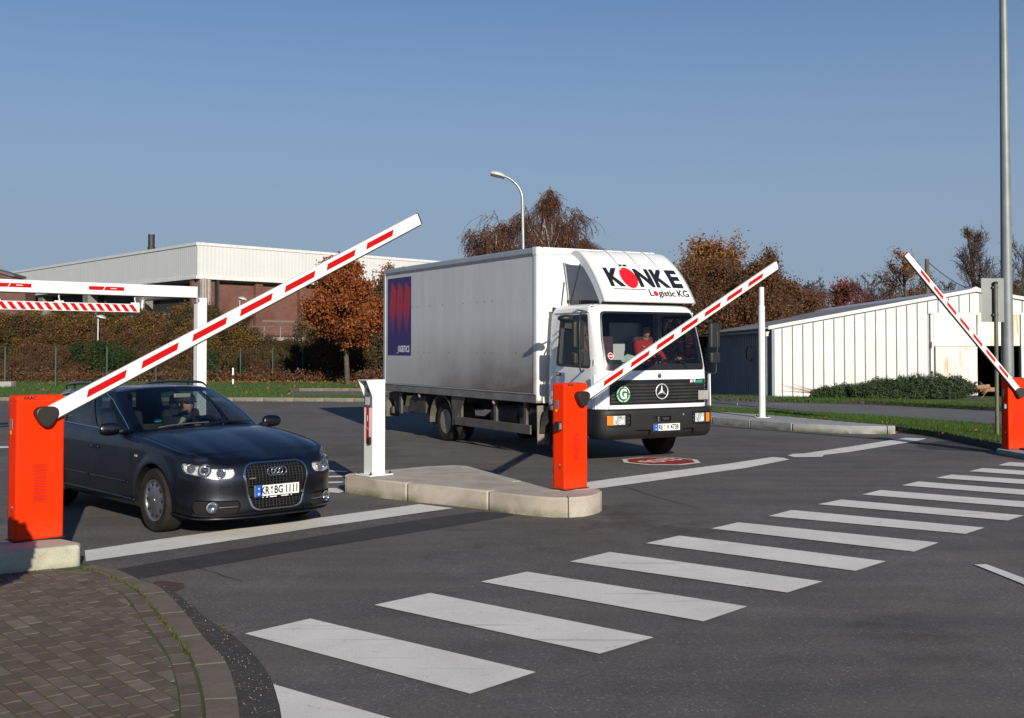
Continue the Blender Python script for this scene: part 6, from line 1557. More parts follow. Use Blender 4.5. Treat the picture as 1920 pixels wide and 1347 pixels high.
    obj('bumper_top',MB().grid(lambda i,j:bum(-1.2+2.4*i,.872,-.03-.16*j),30,2),M_bm,t)
    for sg in(1,-1):
        def q(s_a,s_b,za,zb,off):
            return MB().grid(lambda i,j:bum(sg*(s_a+(s_b-s_a)*i),za+(zb-za)*j,off),8,4)
        hl=obj('headlight',q(.695,.905,.635,.775,-.02),bpy.data.materials['lamp_bowl'],t,smooth=True)
        c=bum(sg*.80,.705,-.02); x,y,nx,ny=bpos(sg*.8); obj('reflector',MB().lathe([(.015,-.004),(.05,.004),(.068,.012),(.070,.018),(.072,.006)],c,(nx,ny,0),20),bpy.data.materials['lamp_bowl'],hl,smooth=True); obj('bulb',MB().lathe([(.014,0),(.012,.02),(0,.026)],c,(nx,ny,0),10),M_chrome,hl,smooth=True)
        obj('lamp_cover',q(.692,.908,.632,.778,.003),M_clear,hl,smooth=True)
        ind=obj('indicator',q(.915,1.02,.632,.778,.004),M_amber,t,smooth=True)
        for k in range(2): obj('bumper_screw',MB().lathe([(.008,0),(.006,.004),(0,.005)],bum(sg*.64,.67+.06*k,.0),(1,0,0),6),M_steel,bp)
    obj('cap_plug',MB().lathe([(.018,0),(.016,.006),(0,.008)],bum(.43,.765,0),(1,0,0),10),M_steel,bp)
    platefn(t,(XF+.112,.09,.575),(0,1,0),(0,0,1),.52,.115,[('RE',-.125),('V',.018),('4738',.150)],.100,.74)
    obj('plate_seal',MB().lathe([(.013,0),(.013,.002)],(XF+.113,.035,.602),(1,0,0),10),bpy.data.materials['seal_red'],t); obj('plate_seal',MB().lathe([(.014,0),(.014,.002)],(XF+.113,.035,.558),(1,0,0),10),bpy.data.materials['seal_grey'],t)
    # roof
    rc=lambda i,j:(lambda a,b:a*(1-j)+b*j)(cabs(sf(4.9)*0+ (2*i-1)*1.0,2.53),cabs((S-(abs(2*i-1))*.9)*(1 if i>=.5 else -1),2.53))
    def roof(i,j):
        k=2*i-1; sg=1 if k>=0 else -1
        e=cabs(sg*(sf(5.0)+(sf(3.95)-sf(5.0))*j),2.53); fcx=cabs(0,2.53).x; bcx=cabs(S,2.53).x
        x=(fcx+(bcx-fcx)*j); p=Vector((x+(e.x-x)*abs(k)**6,e.y*k/abs(k)*abs(k) if k else 0,2.53+.035*(1-k*k)))
        return p
    obj('cab_roof',MB().grid(roof,24,10),M_tw,t,smooth=True)
    # drip rail
    for sg in(1,-1):
        obj('drip_rail',MB().tube([cabs(sg*sf(3.95+1.2*k/12),2.40,.012) for k in range(13)],.012,6),M_tw,t,smooth=True)
    # wipers
    for a,b in(((-.75,1.59),(-.02,1.66)),((.05,1.59),(.78,1.66))):
        pts=[cabs(a[0]+(b[0]-a[0])*k/10,a[1]+(b[1]-a[1])*k/10,.02) for k in range(11)]; w_=obj('wiper',MB().tube(pts,.010,5),M_trim,t); m=pts[5]; obj('wiper_arm',MB().tube([m,m+Vector((.03,.12,-.03)),cabs(a[0]+.55,1.50,.02)],.009,5),M_trim,w_)
    # sun visor lamp bracket, roof deflector
    dfx=[(5.16,2.575),(5.09,2.70),(4.93,2.93),(4.73,3.15),(4.53,3.32),(4.36,3.42),(4.26,3.44)]
    def defl(i,j,off=0):
        q=j*(len(dfx)-1); k=min(int(q),len(dfx)-2); u=q-k; p=smooth_at(dfx,q); y=(2*i-1)*(.925-.055*j**1.3)+.10; r_=.07*max(0,abs(2*i-1)-.90)/.10
        return Vector((p[0]-r_-.03*(2*i-1)**2,y,p[1]))
    def smooth_at(P_,q):
        k=min(int(q),len(P_)-2); t_=q-k; p0=P_[max(k-1,0)];p1=P_[k];p2=P_[k+1];p3=P_[min(k+2,len(P_)-1)]
        return [.5*((2*p1[j])+(-p0[j]+p2[j])*t_+(2*p0[j]-5*p1[j]+4*p2[j]-p3[j])*t_*t_+(-p0[j]+3*p1[j]-3*p2[j]+p3[j])*t_**3) for j in(0,1)]
    df=obj('roof_deflector',MB().grid(defl,36,24),M_tw,t,smooth=True); sm=df.modifiers.new('solid','SOLIDIFY'); sm.thickness=.035; sm.offset=-1
    for sg in(1,-1):
        pts=[defl(0 if sg<0 else 1,j/24) for j in range(25)]
        V=[]; 
        for k,p in enumerate(pts): w_=.13 if True else 0; V+=[p,p+Vector((-w_*1.0*(.6+.6*k/24),0,-.05))]
        sk_=MB(); sk_.add([v+Vector((0,sg*.012,0)) for v in V]+[v for v in V],[(2*i,2*i+1,2*i+3,2*i+2) for i in range(24)]); obj('deflector_side',sk_,M_tw,df,smooth=True)
    # ribs on the deflector
    for i_ in(.28,.5,.72): 
        pts=[defl(i_,.45+.5*k/12)+Vector((.012,0,.012)) for k in range(13)]; obj('deflector_rib',MB().tube(pts,[.004+.008*k/12 for k in range(13)],6),M_tw,df,smooth=True)
    for sg in(-1,1): obj('stay',MB().tube([(4.15,sg*.86,2.55),(4.42,sg*.84,3.2)],.016,6),M_dsteel,df); 
    obj('deflector_foot',MB().box2((4.84,-.8,2.535),(4.90,.8,2.575)),M_trim,df); obj('deflector_crossbar',MB().box2((4.1,-.9,2.56),(4.16,.9,2.62)),M_dsteel,df)
    # lettering laid on the deflector surface
    mk=mat('sign_black',(.012,.015,.022),.4); mr_=mat('sign_red',(.80,.012,.02),.4)
    def onsurf(name,me_src,y0,j0,sy,sj,m,lift):
        me=me_src
        for v in me.vertices:
            yy_=y0+v.co.x*sy; jj=j0+v.co.y*sj; ii=.5+yy_/(2*(.925-.055*jj**1.3)); p=defl(ii,jj); e=defl(ii,jj+.01)-p; f_=defl(ii+.01,jj)-p; n_=f_.cross(e).normalized(); n_=n_ if n_.x>0 else -n_; v.co=p+n_*(lift+v.co.z*0)
        me.materials.clear(); return link(name,me,m,df)
    def tmesh(s,size,bold):
        cu=bpy.data.curves.new('c','FONT'); cu.body=s; cu.size=size; cu.offset=bold; cu.align_x='LEFT'; cu.align_y='BOTTOM_BASELINE'; cu.resolution_u=4; cu.extrude=0
        o=bpy.data.objects.new('t',cu); COL.objects.link(o); me=bpy.data.meshes.new_from_object(o.evaluated_get(bpy.context.evaluated_depsgraph_get())); bpy.data.objects.remove(o)
        bm=bmesh.new(); bm.from_mesh(me); bmesh.ops.triangulate(bm,faces=bm.faces)
        bmesh.ops.subdivide_edges(bm,edges=[e for e in bm.edges if e.calc_length()>.05],cuts=3,use_grid_fill=False); bmesh.ops.triangulate(bm,faces=bm.faces); bm.to_mesh(me); bm.free(); me.name='lettering'
        w_=max(v.co.x for v in me.vertices); return me,w_
    def letters(s,y0,y1,j0,jh,bold,m):
        me,w_=tmesh(s,1.0,bold); mn=min(v.co.x for v in me.vertices)
        for v in me.vertices: v.co.x=(v.co.x-mn)/(w_-mn)
        hh=.72
        onsurf('lettering',me,y0*.94,j0,(y1-y0)*.94,jh/hh,m,.006)
    j0=.265;jh=.21
    letters('K',-.78,-.47,j0,jh,.045,mk); letters('N',-.17,.15,j0,jh,.045,mk); letters('K',.18,.50,j0,jh,.045,mk); letters('E',.53,.78,j0,jh,.045,mk)
    def disc(cy,cj,ry,rj,m,n=28):
        mb=MB(); V=[(0,0,0)]+[(math.cos(2*PI*k/n)*r_,math.sin(2*PI*k/n)*r_,0) for r_ in(.5,1) for k in range(n)]
        mb.add(V,[(0,1+k,1+(k+1)%n) for k in range(n)]+[(1+k,1+n+k,1+n+(k+1)%n,1+(k+1)%n) for k in range(n)]); me=mb.mesh('red_disc'); return onsurf('red_disc',me,cy,cj,ry,rj,m,.006)
    disc(-.315,j0+jh*.46,.155,jh*.60,mr_)
    for yy_ in(-.355,-.262):
        mb=MB().add([(-.5,-.5,0),(.5,-.5,0),(.5,.5,0),(-.5,.5,0)],[(0,1,2,3)]); onsurf('umlaut_dot',mb.mesh('umlaut_dot'),yy_,j0+jh*1.22,.07,.028,mk,.006)
    j1=.135;jh1=.095
    def low(s,y0,y1,jh_=jh1,j=j1,b=.02):
        me,w_=tmesh(s,1.0,b); mn=min(v.co.x for v in me.vertices)
        for v in me.vertices: v.co.x=(v.co.x-mn)/(w_-mn)
        onsurf('lettering',me,y0*.94,j,(y1-y0)*.94,jh_/.72,mk,.006)
    low('L',-.04,.045); disc(.09,j1+jh1*.37,.045,jh1*.42,mr_,16); low('gistic',.15,.52); low('KG',.58,.83)
    mb=MB().add([(x/12,-.5,0) for x in range(13)]+[(x/12,.5,0) for x in range(13)],[(k,k+1,14+k,13+k) for k in range(12)]); onsurf('underline',mb.mesh('underline'),-.70,j1+jh1*.92,.62,.010,mat('thin_grey_line',(.15,.15,.16),.5),.006)
    # mirrors
    for sg,xx in((-1,5.22),(1,5.22)):
        if sg<0:
            hsx=[cabs(-sf(4.95),1.48,.02),Vector((5.24,-1.36,1.46)),Vector((5.26,-1.41,1.58)),Vector((5.26,-1.41,2.30)),cabs(-sf(5.0),2.40,.02)]
        else: hsx=[cabs(sf(4.95),1.48,.02),Vector((5.20,1.30,1.40)),Vector((5.22,1.33,1.55)),Vector((5.22,1.33,2.18)),cabs(sf(5.0),2.35,.02)]
        arm=obj('mirror_arm',MB().tube(smooth_line([tuple(p) for p in hsx],4),.014,8),M_black,t,smooth=True)
        y=sg*1.40 if sg<0 else 1.31
        obj('main_mirror',MB().box((5.20,y,2.03),(.09,.22,.44)),M_black,t,bevel=.045,seg=4); obj('wide_mirror',MB().box((5.20,y,1.66),(.10,.21,.20)),M_black,t,bevel=.04,seg=4)
    # kerb-view mirror over the passenger door, horn-shaped deflector
    obj('kerb_mirror_arm',MB().tube([cabs(-sf(4.95),2.40,.0),(5.02,-1.28,2.42),(4.98,-1.44,2.34)],.014,6),M_black,t); 
    kb=MB().grid(lambda i,j:Vector((4.93+.11*math.cos(i*2*PI)*math.cos((j-.5)*PI),-1.46+.13*math.sin(i*2*PI)*math.cos((j-.5)*PI)*1.0,2.29+.06*math.sin((j-.5)*PI))),16,8); obj('kerb_mirror',kb,M_black,t,smooth=True)
    # door handle, small lamp plate, step
    for sg in(-1,1):
        hc=cabs(sg*sf(4.20),1.40,.006); dh=obj('door_handle',MB().box(hc,(.13,.02,.055)),M_trim,t,bevel=.01); obj('handle_grip',MB().box(hc+Vector((.0,sg*.015,.005)),(.11,.014,.02)),M_chrome,dh)
        obj('side_indicator',MB().box(cabs(sg*sf(4.95),.78,.0),(.09,.03,.05)),M_amber,t,bevel=.008) 
        obj('entry_step',MB().box2((4.62,sg*.82,.40),(5.05,sg*1.12,.78)),M_bm,t,bevel=.02)
    wp=obj('white_label',MB().box(cabs(-sf(5.13),1.60,.004),(.012,.006,.10)).box(cabs(-sf(5.17),1.60,.006),(.08,.006,.10)),M_plate,t)
    text('lettering','t',.06,M_ink,wp,frame(cabs(-sf(5.17),1.60,.012),(1,0,0),(0,0,1)))
    # interior
    obj('cab_floor',MB().box2((3.9,-1.0,1.0),(5.2,1.0,1.04)),M_int,t); bk=MB(); bk.box2((3.86,-1.03,.95),(3.90,1.03,1.62)); bk.box2((3.86,-1.03,2.26),(3.90,1.03,2.5)); bk.box2((3.86,-1.03,1.62),(3.90,-.45,2.26)); bk.box2((3.86,.82,1.62),(3.90,1.03,2.26)); bk.box2((3.86,-.05,1.62),(3.90,.10,2.26)); obj('cab_back_wall',bk,M_int,t)
    obj('headliner',MB().box2((3.9,-.98,2.46),(4.95,.98,2.49)),M_int,t)
    obj('dashboard',MB().box2((4.95,-.98,1.2),(5.28,.98,1.50)),mat('truck_dash',(.05,.055,.065),.6,0,.2,4),t,bevel=.05,seg=3)
    steering(t,(4.86,.62,1.62),.23,R(38),M_trim)
    ms=mat('red_seat_cloth',(.16,.02,.03),.85,0,.3,12,c2=(.02,.10,.09))
    for y in(.64,-.20,-.62):
        s=obj('seat_back',MB().box((4.10,y,1.70),(.14,.42,.66)),ms,t,bevel=.05,seg=3); obj('seat_cushion',MB().box((4.38,y,1.33),(.5,.42,.15)),ms,t,bevel=.04)
    # paper and bottle on the dash, round sticker on the glass
    pp=MB(); pp.add([(5.06,-.42,1.51),(5.10,-.18,1.52),(5.02,-.14,1.68),(4.98,-.30,1.73),(4.97,-.44,1.66),(5.02,-.30,1.60)],[(0,1,5),(1,2,5),(2,3,5),(3,4,5),(4,0,5)])
    def resting(o,label,cat):
        M=t.matrix_world; return o
    st_=obj('round_sticker',MB().lathe([(.055,0),(.055,.002)],cabs(-.88,1.70,-.001),(1,0,.25),20),M_plate,t); obj('sticker_ring',MB().lathe([(.045,.003),(.045,.004),(.0,.004)],cabs(-.88,1.70,-.001),(1,0,.25),20),M_red,st_); obj('sticker_bar',MB().box(cabs(-.88,1.70,.006),(.002,.06,.016),M=Matrix.Rotation(R(-12),3,'Y')),M_plate,st_)
    # loose papers: a thing of their own
    Rm=Matrix.Rotation(rz,4,'Z'); o_=Vector((ox,oy,0))
    pr=obj('crumpled_paper',pp,mat('newspaper_white',(.72,.73,.66),.7,0,.15,20,c2=(.25,.5,.35)),None); pr.location=o_; pr.rotation_euler=(0,0,rz); setp(pr,'crumpled white and green papers lying behind the truck windscreen','papers')
    # driver
    pose=sitpose((4.86-4.25,1.64-1.40),.23,(-.02,.02),.05); pose['look']=(1,-.45,.02)
    v=Matrix.Rotation(rz,3,'Z')@Vector((4.25,.64,0))
    def ex(pt,J,s):
        ch=Vector(J['chest']); a=Vector(J['shL']); b=Vector(J['hipR']); bl=MB(); pts=[a+Vector((.02,-.03,.085)),a+Vector((.10,-.08,.02)),ch+Vector((.145,.02,-.02)),ch+Vector((.15,-.06,-.14)),b+Vector((.10,-.02,.12))]
        q=smooth_line([tuple(p) for p in pts],5); V=[]
        for p in q: V+=[Vector(p)+Vector((0,.022,.008)),Vector(p)-Vector((0,.022,.008))]
        bl.add(V,[(2*i,2*i+1,2*i+3,2*i+2) for i in range(len(q)-1)]); o=obj('seat_belt',bl,M_trim,pt); o.modifiers.new('s','SOLIDIFY').thickness=.004
        obj('shirt_print',MB().tube([ch+Vector((.128,-.10,.03)),ch+Vector((.130,-.12,.02)),ch+Vector((.122,-.155,.045))],.006,5),M_plate,pt)
    person('truck driver in a red sweater with a dark seat belt behind the windscreen',(ox+v.x,oy+v.y,1.34),rz,bpy.data.materials['skin_tone'],mat('red_sweater',(.55,.03,.035),.8,0,.1,8,bmp=.2),M_int,bpy.data.materials['dark_hair'],pose,1,ex)
box_truck()
# ================================================================ vegetation
def perp(d,r):
    a=Vector((r.gauss(0,1),r.gauss(0,1),r.gauss(0,1))); a=(a-d*a.dot(d)); return a.normalized()
def grow_tree(seed,h,trunk_r,first,levels,spread,up,ratio,nchild,droop=0,bend=.12,crown=None,trunk_lean=(0,0),minr=.006,fork=False):
    """returns segments [(p0,p1,r0,r1,level)] and tip points; all in local metres"""
    r=random.Random(seed); segs=[]; tips=[]
    def branch(p,d,L,rad,lev):
        n=max(3,int(L/(.55 if lev<2 else .30)) ); n=min(n,9); q=p.copy(); dd=d.copy(); k0=len(segs)
        for i in range(n):
            t=(i+1)/n; dd=(dd+perp(dd,r)*bend*(1 if lev else .35)+Vector((0,0,up*(.10 if lev else .0)))-Vector((0,0,droop*lev*lev*.055*(t+.3)))).normalized()
            e=q+dd*(L/n); r1=max(minr,rad*(1-.72*t)) if lev else rad*(1-.55*t); segs.append((q.copy(),e.copy(),max(minr,rad*(1-.72*(i/n))) if lev else rad*(1-.55*i/n),r1,lev))
            zrel=e.z
            if lev<levels and (lev>0 or e.z>first):
                m=nchild[lev]/n; m=int(m)+(1 if r.random()<m-int(m) else 0)
                for _ in range(m):
                    sp=spread[lev]*r.uniform(.75,1.25); nd=(dd*math.cos(sp)+perp(dd,r)*math.sin(sp)).normalized()
                    if lev==0:
                        f=(e.z-first)/max(.1,h-first); Lc=(crown(f) if crown else h*.35*(1-f*.6))*r.uniform(.8,1.15)
                    else: Lc=L*ratio*r.uniform(.6,1.1)*(1-.35*t)
                    s=q+(e-q)*r.random(); branch(s,nd,Lc,max(minr,rad*(1-.6*t)*(.42 if lev==0 else .5)),lev+1)
            if lev>=levels-1 and lev>0: tips.append((e.copy(),dd.copy(),lev))
            q=e
    branch(Vector((0,0,-.1)),Vector((trunk_lean[0],trunk_lean[1],1)).normalized(),h,trunk_r,0)
    return segs,tips
def wood_mesh(name,segs,lv0,lv1,k=5):
    V=[];Fc=[]
    for p0,p1,r0,r1,lev in segs:
        if not(lv0<=lev<=lv1): continue
        n=k if lev<2 else 3; d=(p1-p0); l=d.length
        if l<1e-6: continue
        d/=l; a=Vector((0,0,1)) if abs(d.z)<.9 else Vector((1,0,0)); x=d.cross(a).normalized(); y=d.cross(x); o=len(V)
        for q,rr in((p0,r0),(p1,r1)):
            for j in range(n): V.append(tuple(q+(x*math.cos(2*PI*j/n)+y*math.sin(2*PI*j/n))*rr))
        Fc+=[(o+j,o+(j+1)%n,o+n+(j+1)%n,o+n+j) for j in range(n)]
    me=bpy.data.meshes.new(name); me.from_pydata(V,[],Fc); me.update(); me.polygons.foreach_set('use_smooth',[True]*len(me.polygons)); return me
def leaf_mesh(name,tips,per,size,spread,seed,flat=0,hang=0,asp=1.6,keep=lambda p:True):
    rs=np.random.RandomState(seed); P_=np.array([tuple(t[0]) for t in tips if keep(t[0])]); 
    P_=np.repeat(P_,per,axis=0); n=len(P_); P_=P_+rs.normal(0,spread,(n,3))
    a=rs.normal(0,1,(n,3)); 
    if hang: a[:,2]-=hang
    a/=np.linalg.norm(a,axis=1)[:,None]; b=rs.normal(0,1,(n,3)); b-=a*(a*b).sum(1)[:,None]; b/=np.linalg.norm(b,axis=1)[:,None]
    s=size*rs.uniform(.6,1.25,(n,1)); c=np.cross(a,b)
    V=np.stack([P_-b*s*.5,P_+a*s*asp*.5+c*s*.12,P_+b*s*.5,P_-a*s*asp*.5+c*s*.10],1).reshape(-1,3)
    F_=np.arange(4*n).reshape(-1,4)
    me=bpy.data.meshes.new(name); me.vertices.add(4*n); me.vertices.foreach_set('co',V.ravel()); me.loops.add(4*n); me.loops.foreach_set('vertex_index',F_.ravel()); me.polygons.add(n); me.polygons.foreach_set('loop_start',np.arange(n)*4); me.polygons.foreach_set('loop_total',np.full(n,4)); me.update(calc_edges=True); return me
M_bark=mat('grey_brown_bark',(.10,.080,.060),.9,0,.25,5,bmp=.6,bscale=25); M_twig=mat('brown_twigs',(.095,.062,.048),.9,0,.2,3); M_twigg=mat('grey_twigs',(.105,.085,.075),.9,0,.2,3)
M_birch=mat('birch_bark',(.60,.57,.52),.7,0,.3,7,c2=(.18,.15,.13),thr=(.40,.48)); M_btwig=mat('birch_twigs',(.13,.060,.038),.85,0,.2,3); M_dark=mat('dark_twigs',(.05,.036,.032),.9,0,.2,3)
L_rust=leafmat('rust_leaves',[(.22,.060,.018),(.31,.09,.025),(.16,.042,.014),(.38,.135,.035),(.12,.034,.013)],.22)
L_gold=leafmat('ochre_leaves',[(.28,.115,.03),(.20,.075,.028),(.36,.17,.04),(.14,.06,.025)],.25)
L_brown=leafmat('brown_leaves',[(.10,.045,.022),(.15,.07,.03),(.07,.033,.017),(.19,.095,.04)],.2)
L_olive=leafmat('olive_leaves',[(.05,.042,.015),(.085,.055,.018),(.035,.035,.012),(.14,.085,.025),(.07,.036,.015)],.22)
L_yel=leafmat('yellowing_leaves',[(.12,.075,.018),(.22,.12,.025),(.06,.05,.015),(.10,.05,.02)],.22)
L_green=leafmat('dark_green_leaves',[(.022,.036,.010),(.035,.055,.014),(.05,.065,.016),(.028,.04,.010)],.22)
L_red=leafmat('red_berries',[(.17,.035,.025),(.13,.035,.022),(.22,.05,.03)],.1)
L_birch=leafmat('birch_leaves',[(.22,.085,.035),(.16,.06,.03),(.28,.14,.05)],.2)
def tree(name,label,cat,x,y,z,segs,tips,leafm,barkm,twigm,per,size,sp,group=None,seed=1,hang=0,lvsplit=1,keep=lambda p:True,asp=1.6,rz=0):
    t=thing(name,label,cat,(x,y,z),rz,group); mx=max(s[4] for s in segs)
    link('trunk',wood_mesh('trunk',segs,0,0,9),barkm,t); link('branches',wood_mesh('branches',segs,1,lvsplit,6),barkm,t); 
    tw=link('twigs',wood_mesh('twigs',segs,lvsplit+1,9,3),twigm,t)
    if per: link('crown',leaf_mesh('crown',tips,per,size,sp,seed,hang=hang,keep=keep,asp=asp),leafm,t)
    return t
# --- rust coloured oak on the verge
x,y=gp(652,721,.12)
s_,t_=grow_tree(11,5.3,.13,1.75,3,(1.15,.8,.7),.5,.52,(30,14,7),crown=lambda f:(1.9*(1-f)**.55+.35)*(.55+.45*min(1,f*5+.35)),bend=.14)
tree('oak_tree','young oak with dense rust red leaves standing on the grass verge','tree',x,y,.1,s_,t_,L_rust,M_bark,M_dark,8,.088,.14,seed=3,rz=R(20))
# --- birches behind the truck box
def birch(label,u,v_top,Y,seed,spread_=1,lean=(0,0),h=None,grp=None,rz=0):
    p=at(u,v_top,Y); h=p.z
    s_,t_=grow_tree(seed,h*.93,.16,h*.30,4,(.50*spread_,.50,.55,.45),1.1,.62,(15,10,6,3.2),droop=.55,crown=lambda f:h*.42*(1-f)**.8*spread_+.4,bend=.11,trunk_lean=lean,minr=.0075)
    # hanging twigs
    r=random.Random(seed); ex=[]
    for q,d,lev in t_:
        if r.random()<.34:
            a=q.copy(); L=r.uniform(.25,.95); dx=r.gauss(0,.08); dy=r.gauss(0,.08)
            for k in range(3):
                b=a+Vector((dx*(1-k*.3)+d.x*.12*(2-k),dy+d.y*.1,-L/3)); ex.append((a.copy(),b.copy(),.0085,.007,9)); a=b
    s_+=ex; tp=[(e[1],None,9) for e in ex if r.random()<.35]
    return tree('birch_tree',label,'birch',p.x,Y,0,s_,tp,L_birch,M_birch,M_btwig,1,.055,.10,seed=seed,lvsplit=2,hang=1.0,group=grp,rz=rz)
birch('left weeping birch with thin crown behind the truck box',932,398,46,21,.9,(-.02,0))
birch('right weeping birch with denser reddish brown crown beside the lamp',1010,352,46,25,1.05,(.02,0))
birch('low birch with arching white branch behind the front end of the truck box',1058,436,47,31,.9,(.03,0))
# --- trees behind the shed and truck (right)
def bt(label,u,vt,Y,seed,kind,w_=1.0,grp=None,zb=-.6,per=None):
    p=at(u,vt,Y); h=p.z-zb
    K={'gold':(L_gold,M_bark,M_twigg,3,.115,.26),'brown':(L_brown,M_bark,M_twig,4,.078,.26),'bare':(None,M_twigg,M_twigg,0,0,0),'red':(L_red,M_twig,M_twig,1,.10,.22),'sparse':(L_gold,M_bark,M_twigg,1,.08,.2),'purple':(L_brown,M_twig,M_twig,1,.045,.15),'rust':(L_rust,M_bark,M_twig,3,.11,.26)}[kind]
    nar=kind=='purple'
    s_,t_=grow_tree(seed,h*.93,h*.020,h*(.12 if kind!='gold' else .2),3,((.50 if nar else .85)*1,.6,.6),.8,.62,(24,12,6),crown=lambda f:h*(.34 if nar else .42)*w_*(1-f)**.6+.3,bend=.13,minr=.011+Y*.00006)
    return tree('tree' if kind in('gold','brown','rust') else 'bare_tree',label,'tree',p.x,Y,zb,s_,t_,K[0],K[1],K[2],per if per is not None else K[3],K[4],K[5],seed=seed,group=grp,rz=seed)
bt('tall round tree with thin ochre leaves right of the truck roof deflector',1310,448,66,41,'gold',1.15)
bt('ochre leaved tree behind the raised middle boom',1365,470,68,42,'gold',.9)
bt('dark brown leaved tree beside the ochre tree over the shed roof',1425,468,64,43,'brown',.85,per=2)
bt('low tree with ragged brown crown above the boom tip',1460,500,66,44,'brown',.6,per=1)
G2='brown bushy trees behind the truck cab'
for i,(u,v,Y,w_) in enumerate(((1262,505,58,1.2),(1310,510,60,1.3),(1355,492,60,1.2),(1398,495,58,1.1),(1440,512,60,1.1),(1482,540,62,1.0),(1345,560,56,1.3),(1415,565,56,1.2))):
    bt(('round brown bushy tree directly right of the truck deflector','wide brown bushy tree below the tall ochre tree','brown bushy tree under the tip of the middle boom, left one','brown bushy tree just left of the white rest post','brown bushy tree just right of the white rest post','last brown bushy tree of the row, over the shed eave','low brown bushy tree seen between the truck mirror and the boom','low brown bushy tree right behind the shed side wall')[i],u,v,Y,50+i,'brown',w_,grp=G2,per=4 if i%2 else 3)
bt('bare grey tree left of the red berried shrub above the shed',1528,512,84,61,'bare',1.0)
bt('shrubby tree full of red berries above the shed roof',1568,535,72,62,'red',1.35,per=1)
bt('bare grey tree between the berry shrub and the sparse ochre tree',1640,510,86,63,'bare',1.2)
bt('bare grey tree left of the wooden pole',1668,525,88,68,'bare',1.0)
bt('sparse birch-like tree with a few ochre leaves beside the wooden pole',1712,463,80,64,'sparse',.85)
bt('bare grey tree behind the shed ridge right of the wooden pole',1775,520,84,65,'bare',1.3)
bt('tall narrow purplish poplar-like tree left of the steel mast',1838,407,78,66,'purple',1.0)
bt('bare tree partly hidden by the steel mast at the right edge',1908,440,80,67,'bare',1.2)
# far wood on the rise at the right edge
def far_wood():
    r=random.Random(5); pts=[]
    for k in range(5200):
        u=r.uniform(1180,1990); Y=r.uniform(95,120); vb=650; top=(560 if u<1500 else 585)+14*math.sin(u*.021)+9*math.sin(u*.057+1)
        if u>1890: top=548
        v=top+abs(r.gauss(0,1))*30
        if v>660: continue
        pts.append((at(u,v,Y),None,0))
    o=link('distant_wood',leaf_mesh('distant_wood',pts,5,.42,.45,9),L_brown); setp(o,'hazy brown line of distant woodland behind the sheds','woodland',kind='stuff')
far_wood()
# --- thicket behind the fence (left half): individual shrubs copied from a few originals
def shrub(seed,h,leafm,twigm,per,size,sp,first=.15):
    segs=[];tips=[]; r=random.Random(seed)
    for k in range(7):
        s_,t_=grow_tree(seed*10+k,h*r.uniform(.75,1.0),.035,h*first,3,(.7,.65,.6),.8,.62,(13,8,4),crown=lambda f:h*.30*(1-f)**.5+.15,bend=.16,trunk_lean=(r.gauss(0,.28),r.gauss(0,.28)),minr=.0095)
        o=Vector((r.gauss(0,.45),r.gauss(0,.3),0)); segs+=[(a+o,b+o,c,d,e) for a,b,c,d,e in s_]; tips+=[(a+o,b,c) for a,b,c in t_]
    return segs,tips
GS='shrubs of the thicket behind the wire fence'
protos=[]
for i,(h,lm,tm,per,size,lab) in enumerate(((4.2,L_olive,M_dark,2,.085,'tall tangled olive brown shrub in the thicket behind the wire fence'),(4.2,L_yel,M_dark,2,.085,'loose yellowing shrub in the thicket behind the wire fence'),(3.6,L_brown,M_twig,2,.08,'rusty brown shrub in the thicket behind the wire fence'),(4.0,L_olive,M_twigg,1,.075,'nearly bare grey twigged shrub in the thicket behind the wire fence'),(3.0,L_green,M_dark,4,.10,'dense dark green shrub low in the thicket behind the wire fence'))):
    s_,t_=shrub(70+i,h,lm,tm,per,size,.14)
    p=tree('shrub',lab,'shrub',0,0,0,s_,t_,lm,tm,tm,per,size,.16,seed=70+i,lvsplit=1); p['_h']=h; protos.append(p)
r6=random.Random(3); used=set()
def put(kind,u,vt,Y):
    p=protos[kind]; c=p if kind not in used else copy_tree(p); used.add(kind); a=at(u,vt,Y); s=max(.35,(a.z-.1)/protos[kind]['_h']); c.location=(a.x,Y,.05); c.rotation_euler=(0,0,r6.uniform(0,6.28)); c.scale=(s*r6.uniform(.9,1.2),s,s); 
    if '_h' in c and False: del c['_h']
    c['group']=GS
    row_=('tallest, at the back','second from the back','in the middle row','lowest, next to the fence')[ROW]
    col_=['by the left edge','below the striped bar','left of the portal post','right of the portal post','behind the raised boom','left of the oak','behind the oak','at the truck box'][sum(u>b for b in(70,230,370,455,545,610,700))]
    c['label']=('olive brown shrub','yellowing shrub','rusty brown shrub','bare grey shrub','dark green shrub')[kind]+' '+col_+', '+row_
tops=[(-40,575),(60,578),(200,572),(300,575),(400,568),(440,592),(480,628),(560,632),(595,600),(640,560),(690,540),(730,500),(780,560)]
def topv(u): return interp(u,[t[0] for t in tops],[t[1] for t in tops])
ROW=0
for row,(Y0,dv,n,du) in enumerate(((66,2,26,33),(62,20,25,33),(59.5,45,26,31),(57.5,75,26,31))):
    ROW=row
    for i in range(n):
        u=-40+du*i+r6.uniform(-12,12); 
        if u>790: continue
        v=topv(u)+dv+r6.uniform(-10,16)
        k=r6.choice([0,0,1,1,2,3,0]) if u<420 else r6.choice([0,1,2,3,3,2,0])
        if row==3: k=r6.choice([0,2,4,3,2]) if not(180<u<260) else 4
        if row>1 and r6.random()<.12: continue
        if 430<u<600 and row<2 and r6.random()<.5: k=3
        put(k,u,v,Y0+r6.uniform(-1,1))
for k in range(len(protos)):
    pass
for o in bpy.data.objects:
    if '_h' in o: del o['_h']
